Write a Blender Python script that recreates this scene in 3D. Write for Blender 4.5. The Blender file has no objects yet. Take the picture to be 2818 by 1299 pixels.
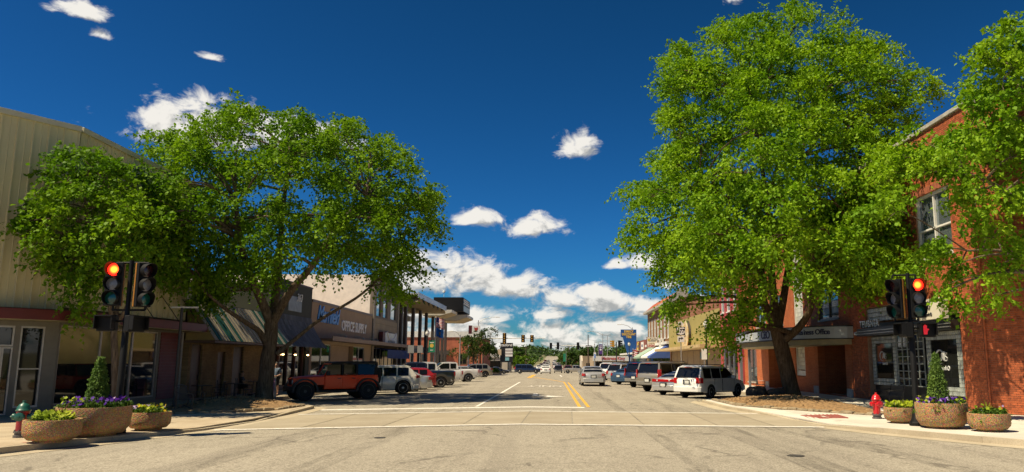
import bpy, bmesh, math, random
import numpy as np
from mathutils import Vector, Matrix
SC = bpy.context.scene
COL = SC.collection
R = math.radians
random.seed(7)
RNG = np.random.default_rng(11)

# ------------------------------------------------------------------ camera, sun, sky, exposure
cd = bpy.data.cameras.new('camera'); cam = bpy.data.objects.new('camera', cd); COL.objects.link(cam)
cam.location = (0, 0, 1.8)
cam.rotation_euler = (R(90 + 9.21), 0, R(-2.12))
cd.sensor_width = 36; cd.lens = 27.21; cd.shift_x = -0.0678
cd.clip_end = 6000; cd.clip_start = .1
SC.camera = cam
SC.view_settings.view_transform = 'Standard'
SC.view_settings.look = 'None'
SC.view_settings.exposure = 0.60
SC.view_settings.gamma = 1
SC.view_settings.use_curve_mapping = False
SC.render.engine = 'CYCLES'
SC.cycles.max_bounces = 6
SC.cycles.diffuse_bounces = 3
SC.cycles.glossy_bounces = 3
SC.cycles.transmission_bounces = 4
SC.cycles.transparent_max_bounces = 8
SC.cycles.use_denoising = True
SC.cycles.caustics_reflective = False
SC.cycles.caustics_refractive = False

SUN_EL, SUN_AZ = 59.0, 25.0      # elevation; degrees the sun stands behind due left (-x)
sv = Vector((-math.cos(R(SUN_EL)) * math.cos(R(SUN_AZ)), -math.cos(R(SUN_EL)) * math.sin(R(SUN_AZ)), math.sin(R(SUN_EL))))
sl = bpy.data.lights.new('sun', 'SUN'); sl.energy = 4.9; sl.angle = R(.53); sl.color = (1, .86, .61)
so = bpy.data.objects.new('sun', sl); COL.objects.link(so)
so.rotation_euler = sv.to_track_quat('Z', 'Y').to_euler(); so.location = sv * 80

class NT:
    """tiny node-tree writer"""
    def __init__(s, tree): s.t = tree; s.n = tree.nodes; s.l = tree.links
    def node(s, kind, **kw):
        n = s.n.new(kind)
        for k, v in kw.items(): setattr(n, k, v)
        return n
    def put(s, n, k, v):
        if isinstance(v, bpy.types.NodeSocket): s.l.new(v, n.inputs[k])
        else: n.inputs[k].default_value = v
    def math(s, op, a, b=0.0, c=None, clamp=False):
        n = s.node('ShaderNodeMath', operation=op, use_clamp=clamp)
        s.put(n, 0, a); s.put(n, 1, b)
        if c is not None: s.put(n, 2, c)
        return n.outputs[0]
    def vmath(s, op, a, b=(0, 0, 0)):
        n = s.node('ShaderNodeVectorMath', operation=op)
        s.put(n, 0, a); s.put(n, 1, b)
        return n.outputs['Vector']
    def mix(s, f, a, b, blend='MIX'):
        n = s.node('ShaderNodeMix', data_type='RGBA', blend_type=blend)
        s.put(n, 0, f)
        for k, v in ((6, a), (7, b)):
            if not isinstance(v, bpy.types.NodeSocket): v = (*v[:3], 1)
            s.put(n, k, v)
        return n.outputs[2]
    def noise(s, vec, scale, detail=2.0, rough=.5, dist=0.0):
        n = s.node('ShaderNodeTexNoise')
        if vec is not None: s.put(n, 'Vector', vec)
        n.inputs['Scale'].default_value = scale; n.inputs['Detail'].default_value = detail
        n.inputs['Roughness'].default_value = rough; n.inputs['Distortion'].default_value = dist
        return n.outputs['Fac']
    def ramp(s, x, lo, hi, a=0.0, b=1.0, kind='SMOOTHSTEP'):
        n = s.node('ShaderNodeMapRange', interpolation_type=kind)
        s.put(n, 0, x)
        for k, v in ((1, lo), (2, hi), (3, a), (4, b)): s.put(n, k, v)
        return n.outputs[0]
    def scale(s, v, f):
        n = s.node('ShaderNodeVectorMath', operation='MULTIPLY'); s.put(n, 0, v)
        n.inputs[1].default_value = f if hasattr(f, '__len__') else (f, f, f)
        return n.outputs[0]

# ---- sky: Nishita, cumulus by direction (azimuth from +y to the right, elevation)
world = bpy.data.worlds.new('World'); SC.world = world; world.use_nodes = True
W = NT(world.node_tree); W.n.clear()
sky = W.node('ShaderNodeTexSky', sky_type='NISHITA', sun_disc=False, sun_elevation=R(SUN_EL))
sky.sun_rotation = math.atan2(sv.x, sv.y)
sky.altitude = 300; sky.air_density = 1.0; sky.dust_density = .6; sky.ozone_density = 3.0
SKY_STRENGTH = .085
CLOUDS = [  # azimuth, elevation (deg), half width, half height, weight
    (-24.2, 15.2, 5.0, 1.9, 1.25), (-18.5, 15.4, 3.8, 1.5, 1.1),
    (-32.6, 21.3, 2.2, 1.0, .52), (-31.2, 20.2, 1.4, .7, .45), (-24.6, 20.0, 1.1, .5, .40),
    (2.0, 15.7, 1.7, 1.5, .95),
    (-5.8, 10.4, 2.3, .9, .95), (-1.3, 9.7, 2.2, 1.1, 1.05),
    (-7.2, 5.9, 4.6, 1.9, 1.15), (-2.9, 5.3, 3.0, 1.2, 1.0), (-10.0, 6.4, 3.0, 1.8, 1.0),
    (2.4, 4.5, 3.6, 1.2, 1.1), (5.6, 4.0, 4.0, .9, 1.0), (0.0, 3.4, 2.0, .8, .9),
    (-6.0, 3.1, 3.6, 1.0, 1.0), (-11.0, 3.6, 4.0, 1.3, 1.0), (4.0, 2.4, 4.8, .7, 1.05), (9.5, 3.5, 4.0, 1.3, 1.0),
    (7.0, 7.1, 2.0, .9, .95), (4.8, 7.0, 1.2, .6, .75), (8.6, 5.6, 2.0, .6, .7),
    (14.0, 25.8, 1.6, .9, .5), (-60, 9, 9, 3, .9), (40, 8, 10, 3, .9), (75, 14, 8, 3, .8), (-95, 12, 10, 3, .8),
    (120, 10, 12, 3, .9), (170, 12, 12, 3.5, .9), (-140, 11, 12, 3, .9)]
grp = bpy.data.node_groups.new('cloud_density', 'ShaderNodeTree')
grp.interface.new_socket('AE', in_out='INPUT', socket_type='NodeSocketVector')
grp.interface.new_socket('D', in_out='OUTPUT', socket_type='NodeSocketFloat')
G = NT(grp); gi = G.node('NodeGroupInput'); go = G.node('NodeGroupOutput')
sep = G.node('ShaderNodeSeparateXYZ'); G.put(sep, 0, gi.outputs[0])
az, el = sep.outputs[0], sep.outputs[1]
n1 = G.noise(G.scale(gi.outputs[0], (1, 1.5, 1)), .42, 9, .62, .4)
n2 = G.noise(G.scale(gi.outputs[0], (.55, 1.6, 1)), .22, 4, .55, .2)
acc = None
for (a, e, ra, re, w) in CLOUDS:
    dx = G.math('MULTIPLY', G.math('SUBTRACT', az, a), 1 / ra)
    dy = G.math('MULTIPLY', G.math('SUBTRACT', el, e), 1 / re)
    dyb = G.math('MULTIPLY', dy, 1.75)
    dy2 = G.math('MINIMUM', dyb, dy)              # flatter underside
    dy2 = G.math('MAXIMUM', G.math('ABSOLUTE', dy), G.math('MULTIPLY', dyb, -1.0))
    d2 = G.math('ADD', G.math('MULTIPLY', dx, dx), G.math('MULTIPLY', dy2, dy2))
    v = G.math('SUBTRACT', 1.0 + (w - 1) * .62, G.math('SQRT', d2))
    v = G.math('MINIMUM', v, .55)
    acc = v if acc is None else G.math('MAXIMUM', acc, v)
band = G.math('MULTIPLY', G.ramp(el, 6.0, 1.5), G.ramp(n2, .26, .52, -.25, .55))   # low bank towards the horizon, all round
band = G.math('ADD', band, G.math('MULTIPLY', G.ramp(el, 1.5, 6.0), -1.0))
acc = G.math('MAXIMUM', acc, band)
den = G.math('ADD', acc, G.math('MULTIPLY', G.math('SUBTRACT', n1, .5), 2.9))
G.l.new(den, go.inputs[0])
tc = W.node('ShaderNodeTexCoord')
sp = W.node('ShaderNodeSeparateXYZ'); W.put(sp, 0, tc.outputs['Generated'])
azr = W.math('MULTIPLY', W.math('ARCTAN2', sp.outputs[0], sp.outputs[1]), 180 / math.pi)
elr = W.math('MULTIPLY', W.math('ARCSINE', sp.outputs[2]), 180 / math.pi)
cmb = W.node('ShaderNodeCombineXYZ'); W.put(cmb, 0, azr); W.put(cmb, 1, elr)
def dens(vec):
    g = W.node('ShaderNodeGroup'); g.node_tree = grp; W.put(g, 0, vec); return g.outputs[0]
d0 = dens(cmb.outputs[0]); d1 = dens(W.vmath('ADD', cmb.outputs[0], (-.45, .75, 0)))
cov = W.ramp(d0, -.14, .52)
lit = W.ramp(W.math('SUBTRACT', d0, d1), -.42, .34)
ccol = W.mix(lit, (.47, .47, .45), (1.02, .98, .90))
# a polarised, deep blue: contrast of the sky model raised as a whole
sps = W.node('ShaderNodeSeparateColor'); W.l.new(W.mix(1.0, W.scale(sky.outputs[0], SKY_STRENGTH), (.40, .72, .92), 'MULTIPLY'), sps.inputs[0])
cbs = W.node('ShaderNodeCombineColor')
for ch, (k, p) in enumerate(((1.7, 1.75), (1.50, 1.52), (2.15, 1.90))):
    W.l.new(W.math('MULTIPLY', W.math('POWER', sps.outputs[ch], p), k * .64), cbs.inputs[ch])
skyc = cbs.outputs[0]
fin = W.mix(W.math('MULTIPLY', cov, .95), skyc, W.scale(ccol, .61))
bg = W.node('ShaderNodeBackground'); W.l.new(fin, bg.inputs[0]); bg.inputs[1].default_value = 1.0
wo = W.node('ShaderNodeOutputWorld'); W.l.new(bg.outputs[0], wo.inputs[0])

# ------------------------------------------------------------------ materials
MATS = {}
def M(name, col, rough=.6, var=.12, scale=2.5, bump=0.0, bscale=30.0, metal=0.0, coat=0.0, spec=.5, emit=0.0, island=0.0, world=False, stretch=None, dirt=None):
    if name in MATS: return MATS[name]
    m = bpy.data.materials.new(name); m.use_nodes = True
    t = NT(m.node_tree); b = t.n['Principled BSDF']
    tc = t.node('ShaderNodeTexCoord')
    vec = t.node('ShaderNodeNewGeometry').outputs['Position'] if world else tc.outputs['Object']
    if stretch: vec = t.scale(vec, stretch)
    f = t.noise(vec, scale, 5, .6)
    lo = tuple(c * (1 - var) for c in col); hi = tuple(min(1, c * (1 + var)) for c in col)
    c = t.mix(t.ramp(f, .3, .7), lo, hi)
    if dirt:
        f2 = t.noise(vec, scale * .35, 6, .65)
        c = t.mix(t.ramp(f2, .5, .75, 0, dirt[1]), c, dirt[0])
    if island:
        g = t.node('ShaderNodeNewGeometry'); oi = t.node('ShaderNodeObjectInfo')
        r = t.math('FRACT', t.math('ADD', g.outputs['Random Per Island'], oi.outputs['Random']))
        c = t.mix(1.0, c, t.mix(r, (1 - island,) * 3, (1 + island * .6,) * 3), 'MULTIPLY')
    t.l.new(c, b.inputs['Base Color'])
    b.inputs['Roughness'].default_value = rough; b.inputs['Metallic'].default_value = metal
    b.inputs['Specular IOR Level'].default_value = spec
    b.inputs['Coat Weight'].default_value = coat; b.inputs['Coat Roughness'].default_value = .04
    if bump:
        bn = t.node('ShaderNodeBump'); bn.inputs['Strength'].default_value = bump; bn.inputs['Distance'].default_value = .02
        t.l.new(t.noise(vec, bscale, 4, .6), bn.inputs['Height']); t.l.new(bn.outputs[0], b.inputs['Normal'])
    if emit:
        b.inputs['Emission Color'].default_value = (*col, 1); b.inputs['Emission Strength'].default_value = emit
    MATS[name] = m
    return m
def glass(name, col=(.02, .022, .022), rough=.03, spec=.8):
    if name in MATS: return MATS[name]
    m = M(name, col, rough, .05, .6, spec=spec)
    return m

# ------------------------------------------------------------------ mesh writer
class MB:
    def __init__(s): s.v = []; s.f = []
    def add(s, vs, fs):
        o = len(s.v); s.v.extend([tuple(v) for v in vs]); s.f.extend([tuple(i + o for i in f) for f in fs]); return s
    def box(s, x0, x1, y0, y1, z0, z1):
        vs = [(x0, y0, z0), (x1, y0, z0), (x1, y1, z0), (x0, y1, z0), (x0, y0, z1), (x1, y0, z1), (x1, y1, z1), (x0, y1, z1)]
        return s.add(vs, [(0, 3, 2, 1), (4, 5, 6, 7), (0, 1, 5, 4), (1, 2, 6, 5), (2, 3, 7, 6), (3, 0, 4, 7)])
    def obox(s, o, u, v, w):
        """box from corner o along vectors u, v, w"""
        o, u, v, w = Vector(o), Vector(u), Vector(v), Vector(w)
        vs = [o, o + u, o + u + v, o + v, o + w, o + u + w, o + u + v + w, o + v + w]
        fs = [(0, 3, 2, 1), (4, 5, 6, 7), (0, 1, 5, 4), (1, 2, 6, 5), (2, 3, 7, 6), (3, 0, 4, 7)]
        if u.cross(v).dot(w) < 0: fs = [f[::-1] for f in fs]
        return s.add(vs, fs)
    def prism(s, poly, z0, z1):
        """polygon (x,y) raised from z0 to z1"""
        n = len(poly); a = sum(poly[i][0] * poly[(i + 1) % n][1] - poly[(i + 1) % n][0] * poly[i][1] for i in range(n))
        if a < 0: poly = poly[::-1]
        z = lambda q, i: q(poly[i]) if callable(q) else q
        vs = [(*p[:2], z(z0, i)) for i, p in enumerate(poly)] + [(*p[:2], z(z1, i)) for i, p in enumerate(poly)]
        return s.add(vs, [tuple(range(n))[::-1], tuple(range(n, 2 * n))] + [(i, (i + 1) % n, n + (i + 1) % n, n + i) for i in range(n)])
    def extrude(s, poly3, w):
        """polygon of 3-D points extruded by vector w"""
        w = Vector(w); p = [Vector(q) for q in poly3]; n = len(p)
        nn = Vector((0, 0, 0))
        for i in range(n): nn += p[i].cross(p[(i + 1) % n])
        if nn.dot(w) < 0: p = p[::-1]
        vs = p + [q + w for q in p]
        return s.add(vs, [tuple(range(n))[::-1], tuple(range(n, 2 * n))] + [(i, (i + 1) % n, n + (i + 1) % n, n + i) for i in range(n)])
    def tube(s, pts, r, n=8, caps=True):
        pts = [Vector(p) for p in pts]; k = len(pts)
        rr = r if hasattr(r, '__len__') else [r] * k
        base = len(s.v); up = None
        for i, p in enumerate(pts):
            d = (pts[min(i + 1, k - 1)] - pts[max(i - 1, 0)]).normalized()
            if up is None:
                up = Vector((0, 0, 1)) if abs(d.z) < .9 else Vector((1, 0, 0))
            a = d.cross(up)
            if a.length < 1e-5: a = d.cross(Vector((0, 1, 0)))
            a.normalize(); b = a.cross(d).normalized(); up = b
            for j in range(n):
                t = 2 * math.pi * j / n
                s.v.append(tuple(p + (a * math.cos(t) + b * math.sin(t)) * rr[i]))
        for i in range(k - 1):
            for j in range(n):
                q = base + i * n
                s.f.append((q + j, q + (j + 1) % n, q + n + (j + 1) % n, q + n + j))
        if caps:
            s.f.append(tuple(base + j for j in range(n))[::-1]); s.f.append(tuple(base + (k - 1) * n + j for j in range(n)))
        return s
    def lathe(s, prof, n=20, c=(0, 0, 0), axis='z', sx=1.0, sy=1.0):
        """profile (r, h) turned about an axis through c"""
        base = len(s.v); k = len(prof)
        for r, h in prof:
            for j in range(n):
                t = 2 * math.pi * j / n; a, b = r * math.cos(t) * sx, r * math.sin(t) * sy
                p = {'z': (a, b, h), 'x': (h, a, b), 'y': (b, h, a)}[axis]
                s.v.append((c[0] + p[0], c[1] + p[1], c[2] + p[2]))
        for i in range(k - 1):
            for j in range(n):
                q = base + i * n; s.f.append((q + j, q + (j + 1) % n, q + n + (j + 1) % n, q + n + j))
        if prof[0][0] > 1e-4: s.f.append(tuple(base + j for j in range(n))[::-1])
        if prof[-1][0] > 1e-4: s.f.append(tuple(base + (k - 1) * n + j for j in range(n)))
        return s
    def quad(s, a, b, c, d): return s.add([a, b, c, d], [(0, 1, 2, 3)])
    def mesh(s, name):
        me = bpy.data.meshes.new(name); me.from_pydata(s.v, [], s.f); me.update(); return me
    def build(s, name, mat, parent=None, smooth=None, world=False, bevel=0):
        """link as one object; world=True: vertices are in world space and made local to the parent"""
        if world and parent is not None:
            l = parent.location
            s.v = [(p[0] - l.x, p[1] - l.y, p[2] - l.z) for p in s.v]
        me = s.mesh(name); me.materials.append(mat)
        if bevel:
            bm = bmesh.new(); bm.from_mesh(me); bmesh.ops.remove_doubles(bm, verts=bm.verts, dist=1e-5)
            es = [e for e in bm.edges if len(e.link_faces) == 2 and e.calc_face_angle() > R(30)]
            bmesh.ops.bevel(bm, geom=es, offset=bevel, segments=2, affect='EDGES', profile=.5)
            bm.to_mesh(me); bm.free()
        if smooth is not None:
            me.polygons.foreach_set('use_smooth', [True] * len(me.polygons)); me.set_sharp_from_angle(angle=R(smooth))
        o = bpy.data.objects.new(name, me); COL.objects.link(o)
        if parent is not None: o.parent = parent
        return o
def link(name, me, parent=None, loc=None):
    o = bpy.data.objects.new(name, me); COL.objects.link(o)
    if parent is not None: o.parent = parent
    if loc is not None: o.location = loc
    return o
def tag(o, label=None, cat=None, group=None, kind=None):
    if label: o['label'] = label
    if cat: o['category'] = cat
    if group: o['group'] = group
    if kind: o['kind'] = kind
    return o
def thing(name, label, cat, loc=(0, 0, 0), rz=0.0, group=None):
    o = bpy.data.objects.new(name, None); COL.objects.link(o); o.empty_display_size = .2
    o.location = loc; o.rotation_euler = (0, 0, rz)
    return tag(o, label, cat, group)
def kids(o): return [c for c in list(KID.get(o.name, []))]
def copy_tree(o, parent=None):
    c = o.copy(); COL.objects.link(c)
    if parent is not None: c.parent = parent
    for ch in list(o.children): copy_tree(ch, c)
    return c
def text(body, name, mat, parent, o, right, up, size, extrude=.01, align='CENTER', shear=0.0, bold=0.0, space=1.0, world=True, sx=1.0):
    cu = bpy.data.curves.new(name, 'FONT'); cu.body = body; cu.size = size; cu.extrude = extrude; cu.align_x = align; cu.align_y = 'CENTER'
    cu.shear = shear; cu.offset = bold; cu.space_character = space; cu.resolution_u = 3
    tmp = bpy.data.objects.new('t', cu); COL.objects.link(tmp)
    me = bpy.data.meshes.new_from_object(tmp); bpy.data.objects.remove(tmp); bpy.data.curves.remove(cu)
    me.materials.clear(); me.materials.append(mat); me.name = name
    ob = bpy.data.objects.new(name, me); COL.objects.link(ob)
    r, u = Vector(right).normalized(), Vector(up).normalized(); n = r.cross(u)
    l = Vector(o)
    if parent is not None:
        ob.parent = parent
        if world: l = l - parent.location
    m = Matrix(((r.x * sx, u.x, n.x, l.x), (r.y * sx, u.y, n.y, l.y), (r.z * sx, u.z, n.z, l.z), (0, 0, 0, 1)))
    ob.matrix_local = m
    return ob

def wall(mb, o, u, length, z0, z1, thick, n, openings=()):
    """solid wall from o along unit u, outer face at o with outward normal n; rectangular openings (u0,u1,z0,z1)"""
    o, u, n = Vector(o), Vector(u), Vector(n)
    us = sorted({0.0, length, *[q for w in openings for q in w[:2] if 0 < q < length]})
    zs = sorted({z0, z1, *[q for w in openings for q in w[2:4] if z0 < q < z1]})
    for i in range(len(us) - 1):
        j = 0
        while j < len(zs) - 1:
            free = lambda jj: not any(w[0] < (us[i] + us[i + 1]) / 2 < w[1] and w[2] < (zs[jj] + zs[jj + 1]) / 2 < w[3] for w in openings)
            if not free(j): j += 1; continue
            k = j
            while k + 1 < len(zs) - 1 and free(k + 1): k += 1
            a = o + u * us[i] + Vector((0, 0, zs[j])) - n * thick
            mb.obox(a, u * (us[i + 1] - us[i]), n * thick, Vector((0, 0, zs[k + 1] - zs[j])))
            j = k + 1
    return mb

def np_mesh(name, verts, faces4):
    """quads from numpy arrays"""
    me = bpy.data.meshes.new(name); nv, nf = len(verts), len(faces4)
    me.vertices.add(nv); me.vertices.foreach_set('co', np.asarray(verts, np.float32).ravel())
    me.loops.add(nf * 4); me.loops.foreach_set('vertex_index', np.asarray(faces4, np.int32).ravel())
    me.polygons.add(nf); me.polygons.foreach_set('loop_start', np.arange(0, nf * 4, 4, dtype=np.int32))
    try: me.polygons.foreach_set('loop_total', np.full(nf, 4, np.int32))
    except Exception: pass
    me.update(calc_edges=True); me.validate()
    return me

def bricks(parent, o, u, n, length, z0, z1, mat, openings=(), singles=0, bl=.203, bh=.065, gap=.011, proud=.014, near=None):
    """running-bond bricks proud of a mortar face; the nearest `singles` whole ones are objects, the rest one part"""
    o, u, n = Vector(o), Vector(u), Vector(n); rows = int((z1 - z0) / (bh + gap)); L = []
    for r in range(rows):
        zb = z0 + r * (bh + gap) + gap * .5; zt = zb + bh; a = -(bl + gap) / 2 if r % 2 else 0.0
        while a < length:
            spans = [(max(a, 0), min(a + bl, length))]
            for w in openings:
                if w[2] < zt - .01 and w[3] > zb + .01:
                    ns = []
                    for p, q in spans:
                        if w[1] <= p or w[0] >= q: ns.append((p, q)); continue
                        if p < w[0]: ns.append((p, w[0]))
                        if q > w[1]: ns.append((w[1], q))
                    spans = ns
            for p, q in spans:
                if q - p > .03: L.append((p, q, zb, zt, q - p > bl - .002))
            a += bl + gap
    rnd = random.Random(5)
    whole = [b for b in L if b[4]]
    if singles:
        ref = Vector(near)
        whole.sort(key=lambda b: (o + u * b[0] + Vector((0, 0, b[2])) - ref).length_squared)
        pick = whole[:singles]; ps = set(id(b) for b in pick); rest = [b for b in L if id(b) not in ps]
        m = MB(); m.obox((0, 0, 0), u * bl, n * proud, Vector((0, 0, bh))); me = m.mesh('brick'); me.materials.append(mat)
        for b in pick:
            p = o + u * b[0] + Vector((0, 0, b[2])) - parent.location + n * rnd.uniform(-.004, .003)
            link('brick', me, parent, p)
    else: rest = L
    m = MB()
    for p, q, zb, zt, _ in rest:
        a = o + u * p + n * rnd.uniform(-.004, .003); du = u * (q - p); dz = Vector((0, 0, zt - zb)); dn = n * proud
        c = [a, a + du, a + du + dz, a + dz]; e = [x + dn for x in c]
        for vs in c + e: vs.z += 0
        vs = [x + Vector((0, 0, zb)) for x in c + e]
        m.add(vs, [(4, 5, 6, 7), (0, 1, 5, 4), (1, 2, 6, 5), (2, 3, 7, 6), (3, 0, 4, 7)])
    ob = m.build('brickwork', mat, parent, world=True); ob['kind'] = 'stuff'
    bm = bmesh.new(); bm.from_mesh(ob.data); bmesh.ops.recalc_face_normals(bm, faces=bm.faces); bm.to_mesh(ob.data); bm.free()
    return ob
# ------------------------------------------------------------------ ground, road, pavements
SK = [(-100, 0), (70, 0), (100, -.08), (135, -.3), (180, -.85), (230, -1.2), (300, -1.1), (450, -.3), (700, 3.2), (1000, 9.0), (3000, 30.0)]
def S(y): return float(np.interp(y, [k[0] for k in SK], [k[1] for k in SK]))
def zr(x, y): return -.013 * min(abs(x + .9), 14) + S(y)

def asphalt_mat():
    m = bpy.data.materials.new('asphalt'); m.use_nodes = True; t = NT(m.node_tree); b = t.n['Principled BSDF']
    P = t.node('ShaderNodeNewGeometry').outputs['Position']
    grit = t.noise(P, 26, 5, .8); fine = t.noise(t.scale(P, (1.0, .6, 1)), 6, 6, .75)
    big = t.noise(P, .16, 5, .6, .3)
    lane = t.noise(t.scale(P, (.9, .035, 1)), 1.0, 4, .6, .15)
    c = t.mix(t.ramp(big, .32, .7), (.30, .262, .198), (.40, .352, .268))
    c = t.mix(t.ramp(lane, .47, .70, 0, .55), c, (.21, .178, .135))
    c = t.mix(t.ramp(grit, .40, .62), t.mix(.46, c, (.06, .055, .045)), t.mix(.33, c, (.62, .57, .48)))
    c = t.mix(t.ramp(fine, .50, .68, 0, .55), c, (.15, .13, .10))
    # tar-dark cracks, longer in the near crossing
    wob = t.node('ShaderNodeTexNoise'); wob.inputs['Scale'].default_value = 1.3; wob.inputs['Detail'].default_value = 5; t.l.new(P, wob.inputs['Vector'])
    Pw = t.vmath('ADD', t.scale(P, (1.0, .55, 1)), t.scale(wob.outputs['Color'], .9))
    vo = t.node('ShaderNodeTexVoronoi', feature='DISTANCE_TO_EDGE'); vo.inputs['Scale'].default_value = .30; t.l.new(Pw, vo.inputs['Vector'])
    vo2 = t.node('ShaderNodeTexVoronoi', feature='DISTANCE_TO_EDGE'); vo2.inputs['Scale'].default_value = .95; t.l.new(Pw, vo2.inputs['Vector'])
    gate = t.ramp(t.noise(P, .33, 3, .6), .46, .60)
    gate2 = t.ramp(t.noise(P, .27, 3, .6), .54, .66)
    k1 = t.math('MULTIPLY', t.ramp(vo.outputs['Distance'], .004, .022, 1, 0), gate)
    k2 = t.math('MULTIPLY', t.ramp(vo2.outputs['Distance'], .008, .04, .8, 0), gate2)
    c = t.mix(t.math('MULTIPLY', t.math('MAXIMUM', k1, k2), .5), c, (.05, .042, .035))
    # oil drips down the middle of the lanes
    t.l.new(c, b.inputs['Base Color']); b.inputs['Roughness'].default_value = .88; b.inputs['Specular IOR Level'].default_value = .25
    bn = t.node('ShaderNodeBump'); bn.inputs['Strength'].default_value = .5; bn.inputs['Distance'].default_value = .012
    t.l.new(grit, bn.inputs['Height']); t.l.new(bn.outputs[0], b.inputs['Normal'])
    return m
ASPH = asphalt_mat()
def concrete(name, a, b_, crack=.5):
    m = bpy.data.materials.new(name); m.use_nodes = True; t = NT(m.node_tree); b = t.n['Principled BSDF']
    P = t.node('ShaderNodeNewGeometry').outputs['Position']
    c = t.mix(t.ramp(t.noise(P, .7, 6, .65), .3, .7), a, b_)
    c = t.mix(t.ramp(t.noise(P, 30, 3, .7), .4, .65, 0, .35), c, tuple(q * .62 for q in a))
    c = t.mix(t.ramp(t.noise(P, 1.9, 5, .7, .5), .58, .74, 0, crack), c, tuple(q * .5 for q in a))
    oi = t.node('ShaderNodeObjectInfo')
    c = t.mix(1.0, c, t.mix(oi.outputs['Random'], (.88,) * 3, (1.06,) * 3), 'MULTIPLY')
    t.l.new(c, b.inputs['Base Color']); b.inputs['Roughness'].default_value = .85; b.inputs['Specular IOR Level'].default_value = .25
    bn = t.node('ShaderNodeBump'); bn.inputs['Strength'].default_value = .3; bn.inputs['Distance'].default_value = .01
    t.l.new(t.noise(P, 40, 4, .7), bn.inputs['Height']); t.l.new(bn.outputs[0], b.inputs['Normal'])
    return m
CON_L = concrete('pavement_tan', (.40, .32, .22), (.50, .42, .30))
CON_R = concrete('pavement_pale', (.58, .53, .45), (.70, .65, .56), .25)
CON_X = concrete('crossing_concrete', (.33, .28, .20), (.40, .345, .255))
KERB = concrete('kerb_concrete', (.40, .335, .235), (.50, .43, .31))
def paint(name, col, wear):
    m = bpy.data.materials.new(name); m.use_nodes = True; t = NT(m.node_tree); b = t.n['Principled BSDF']
    P = t.node('ShaderNodeNewGeometry').outputs['Position']
    f = t.ramp(t.noise(P, 7, 6, .75), .46, .62, 0, wear)
    c = t.mix(f, col, (.26, .22, .165)); t.l.new(c, b.inputs['Base Color']); b.inputs['Roughness'].default_value = .7
    return m
WHITE_P = paint('road_paint_white', (.78, .74, .66), .55); WORN_P = paint('road_paint_worn', (.72, .66, .56), .95)
YELLOW_P = paint('road_paint_yellow', (.72, .38, .035), .35)

def ground_grid(name, xs, ys, fz, mat):
    mb = MB(); n = len(ys)
    vs = [(x, y, fz(x, y)) for x in xs for y in ys]
    fs = [(i * n + j, (i + 1) * n + j, (i + 1) * n + j + 1, i * n + j + 1) for i in range(len(xs) - 1) for j in range(n - 1)]
    mb.add(vs, fs); o = mb.build(name, mat); o['kind'] = 'structure'; return o
road = ground_grid('road', [-120, -14.9, -.9, 13.1, 120], [-80, -20, 70, 100, 135, 180, 230, 300, 420], zr, ASPH)
GROUND = M('dry_ground', (.16, .15, .07), .95, .35, .05, world=True)
def zg(x, y):
    h = S(y) - .35
    if abs(x) > 60: h += (abs(x) - 60) * .01
    return h
ground_grid('ground', [-3000, -800, -300, -120, -60, -30, -14.9, -.9, 13.1, 30, 60, 120, 300, 800, 3000], [-1500, -200, -80, 70, 100, 135, 180, 230, 300, 450, 700, 1000, 1600, 3000],
            lambda x, y: zg(x, y) - (.3 if y < 420 and abs(x) < 130 else 0), GROUND)
far_road = ground_grid('far_road', [-7, -.9, 6], [300, 450, 700, 1000], lambda x, y: S(y) - .02, ASPH)

def sheet(name, poly_fn, mat, dz=.006):
    """list of quads draped on the road"""
    mb = MB()
    for q in poly_fn: mb.add([(x, y, zr(x, y) + dz) for x, y in q], [tuple(range(len(q)))])
    o = mb.build(name, mat); o['kind'] = 'structure'; return o
def bar(x0, y0, x1, y1, w, step=2.0):
    """painted line as short quads, width across"""
    d = Vector((x1 - x0, y1 - y0)); L = d.length; d.normalize(); nrm = Vector((-d.y, d.x)) * w / 2
    k = max(1, int(L / step)); cuts = [i / k for i in range(k + 1)]
    if (x0 + .9) * (x1 + .9) < 0: cuts = sorted(cuts + [(-.9 - x0) / (x1 - x0)])
    P = [Vector((x0, y0)) + d * L * c for c in cuts]
    return [[tuple(a - nrm), tuple(b - nrm), tuple(b + nrm), tuple(a + nrm)] for a, b in zip(P, P[1:])]
# crossing: concrete slabs between two white lines
xw = tag(bpy.data.objects.new('crosswalk', None), kind='structure'); COL.objects.link(xw)
xs = [-9.3, -7.2, -4.9, -2.6, -.9, .6, 2.7, 4.9, 6.6, 8.0]
for a, b in zip(xs, xs[1:]):
    ya0, yb0 = 23.05 - .028 * max(0, -a - 2) , 23.05 - .028 * max(0, -b - 2)
    mb = MB(); g = .02
    for q0, q1 in (((a + g), (b - g)),):
        k = 4
        for i in range(k):
            u0, u1 = q0 + (q1 - q0) * i / k, q0 + (q1 - q0) * (i + 1) / k
            mb.add([(u0, ya0, zr(u0, 23) + .008), (u1, yb0, zr(u1, 23) + .008), (u1 + .12, 29.0, zr(u1, 29) + .008), (u0 + .12, 29.0, zr(u0, 29) + .008)], [(0, 1, 2, 3)])
    mb.build('slab', CON_X, xw)
sheet('crosswalk_line', bar(-9.5, 22.72, -2.4, 23.02, .30) + bar(-2.4, 23.02, 8.0, 23.1, .30), WHITE_P, .014)
sheet('crosswalk_line', bar(-9.2, 29.1, 7.6, 29.0, .26), WHITE_P, .014)
sheet('stop_line', bar(-9.4, 31.9, 1.3, 31.75, .62), WHITE_P)
sheet('lane_line', bar(-3.1, 32.6, -3.0, 46, .13) + bar(-2.98, 46.4, -2.9, 71, .16), WHITE_P)
sheet('centre_line', bar(1.12, 32.1, 1.05, 71, .14) + bar(1.05, 71, -2.3, 95, .2) , YELLOW_P)
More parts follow.
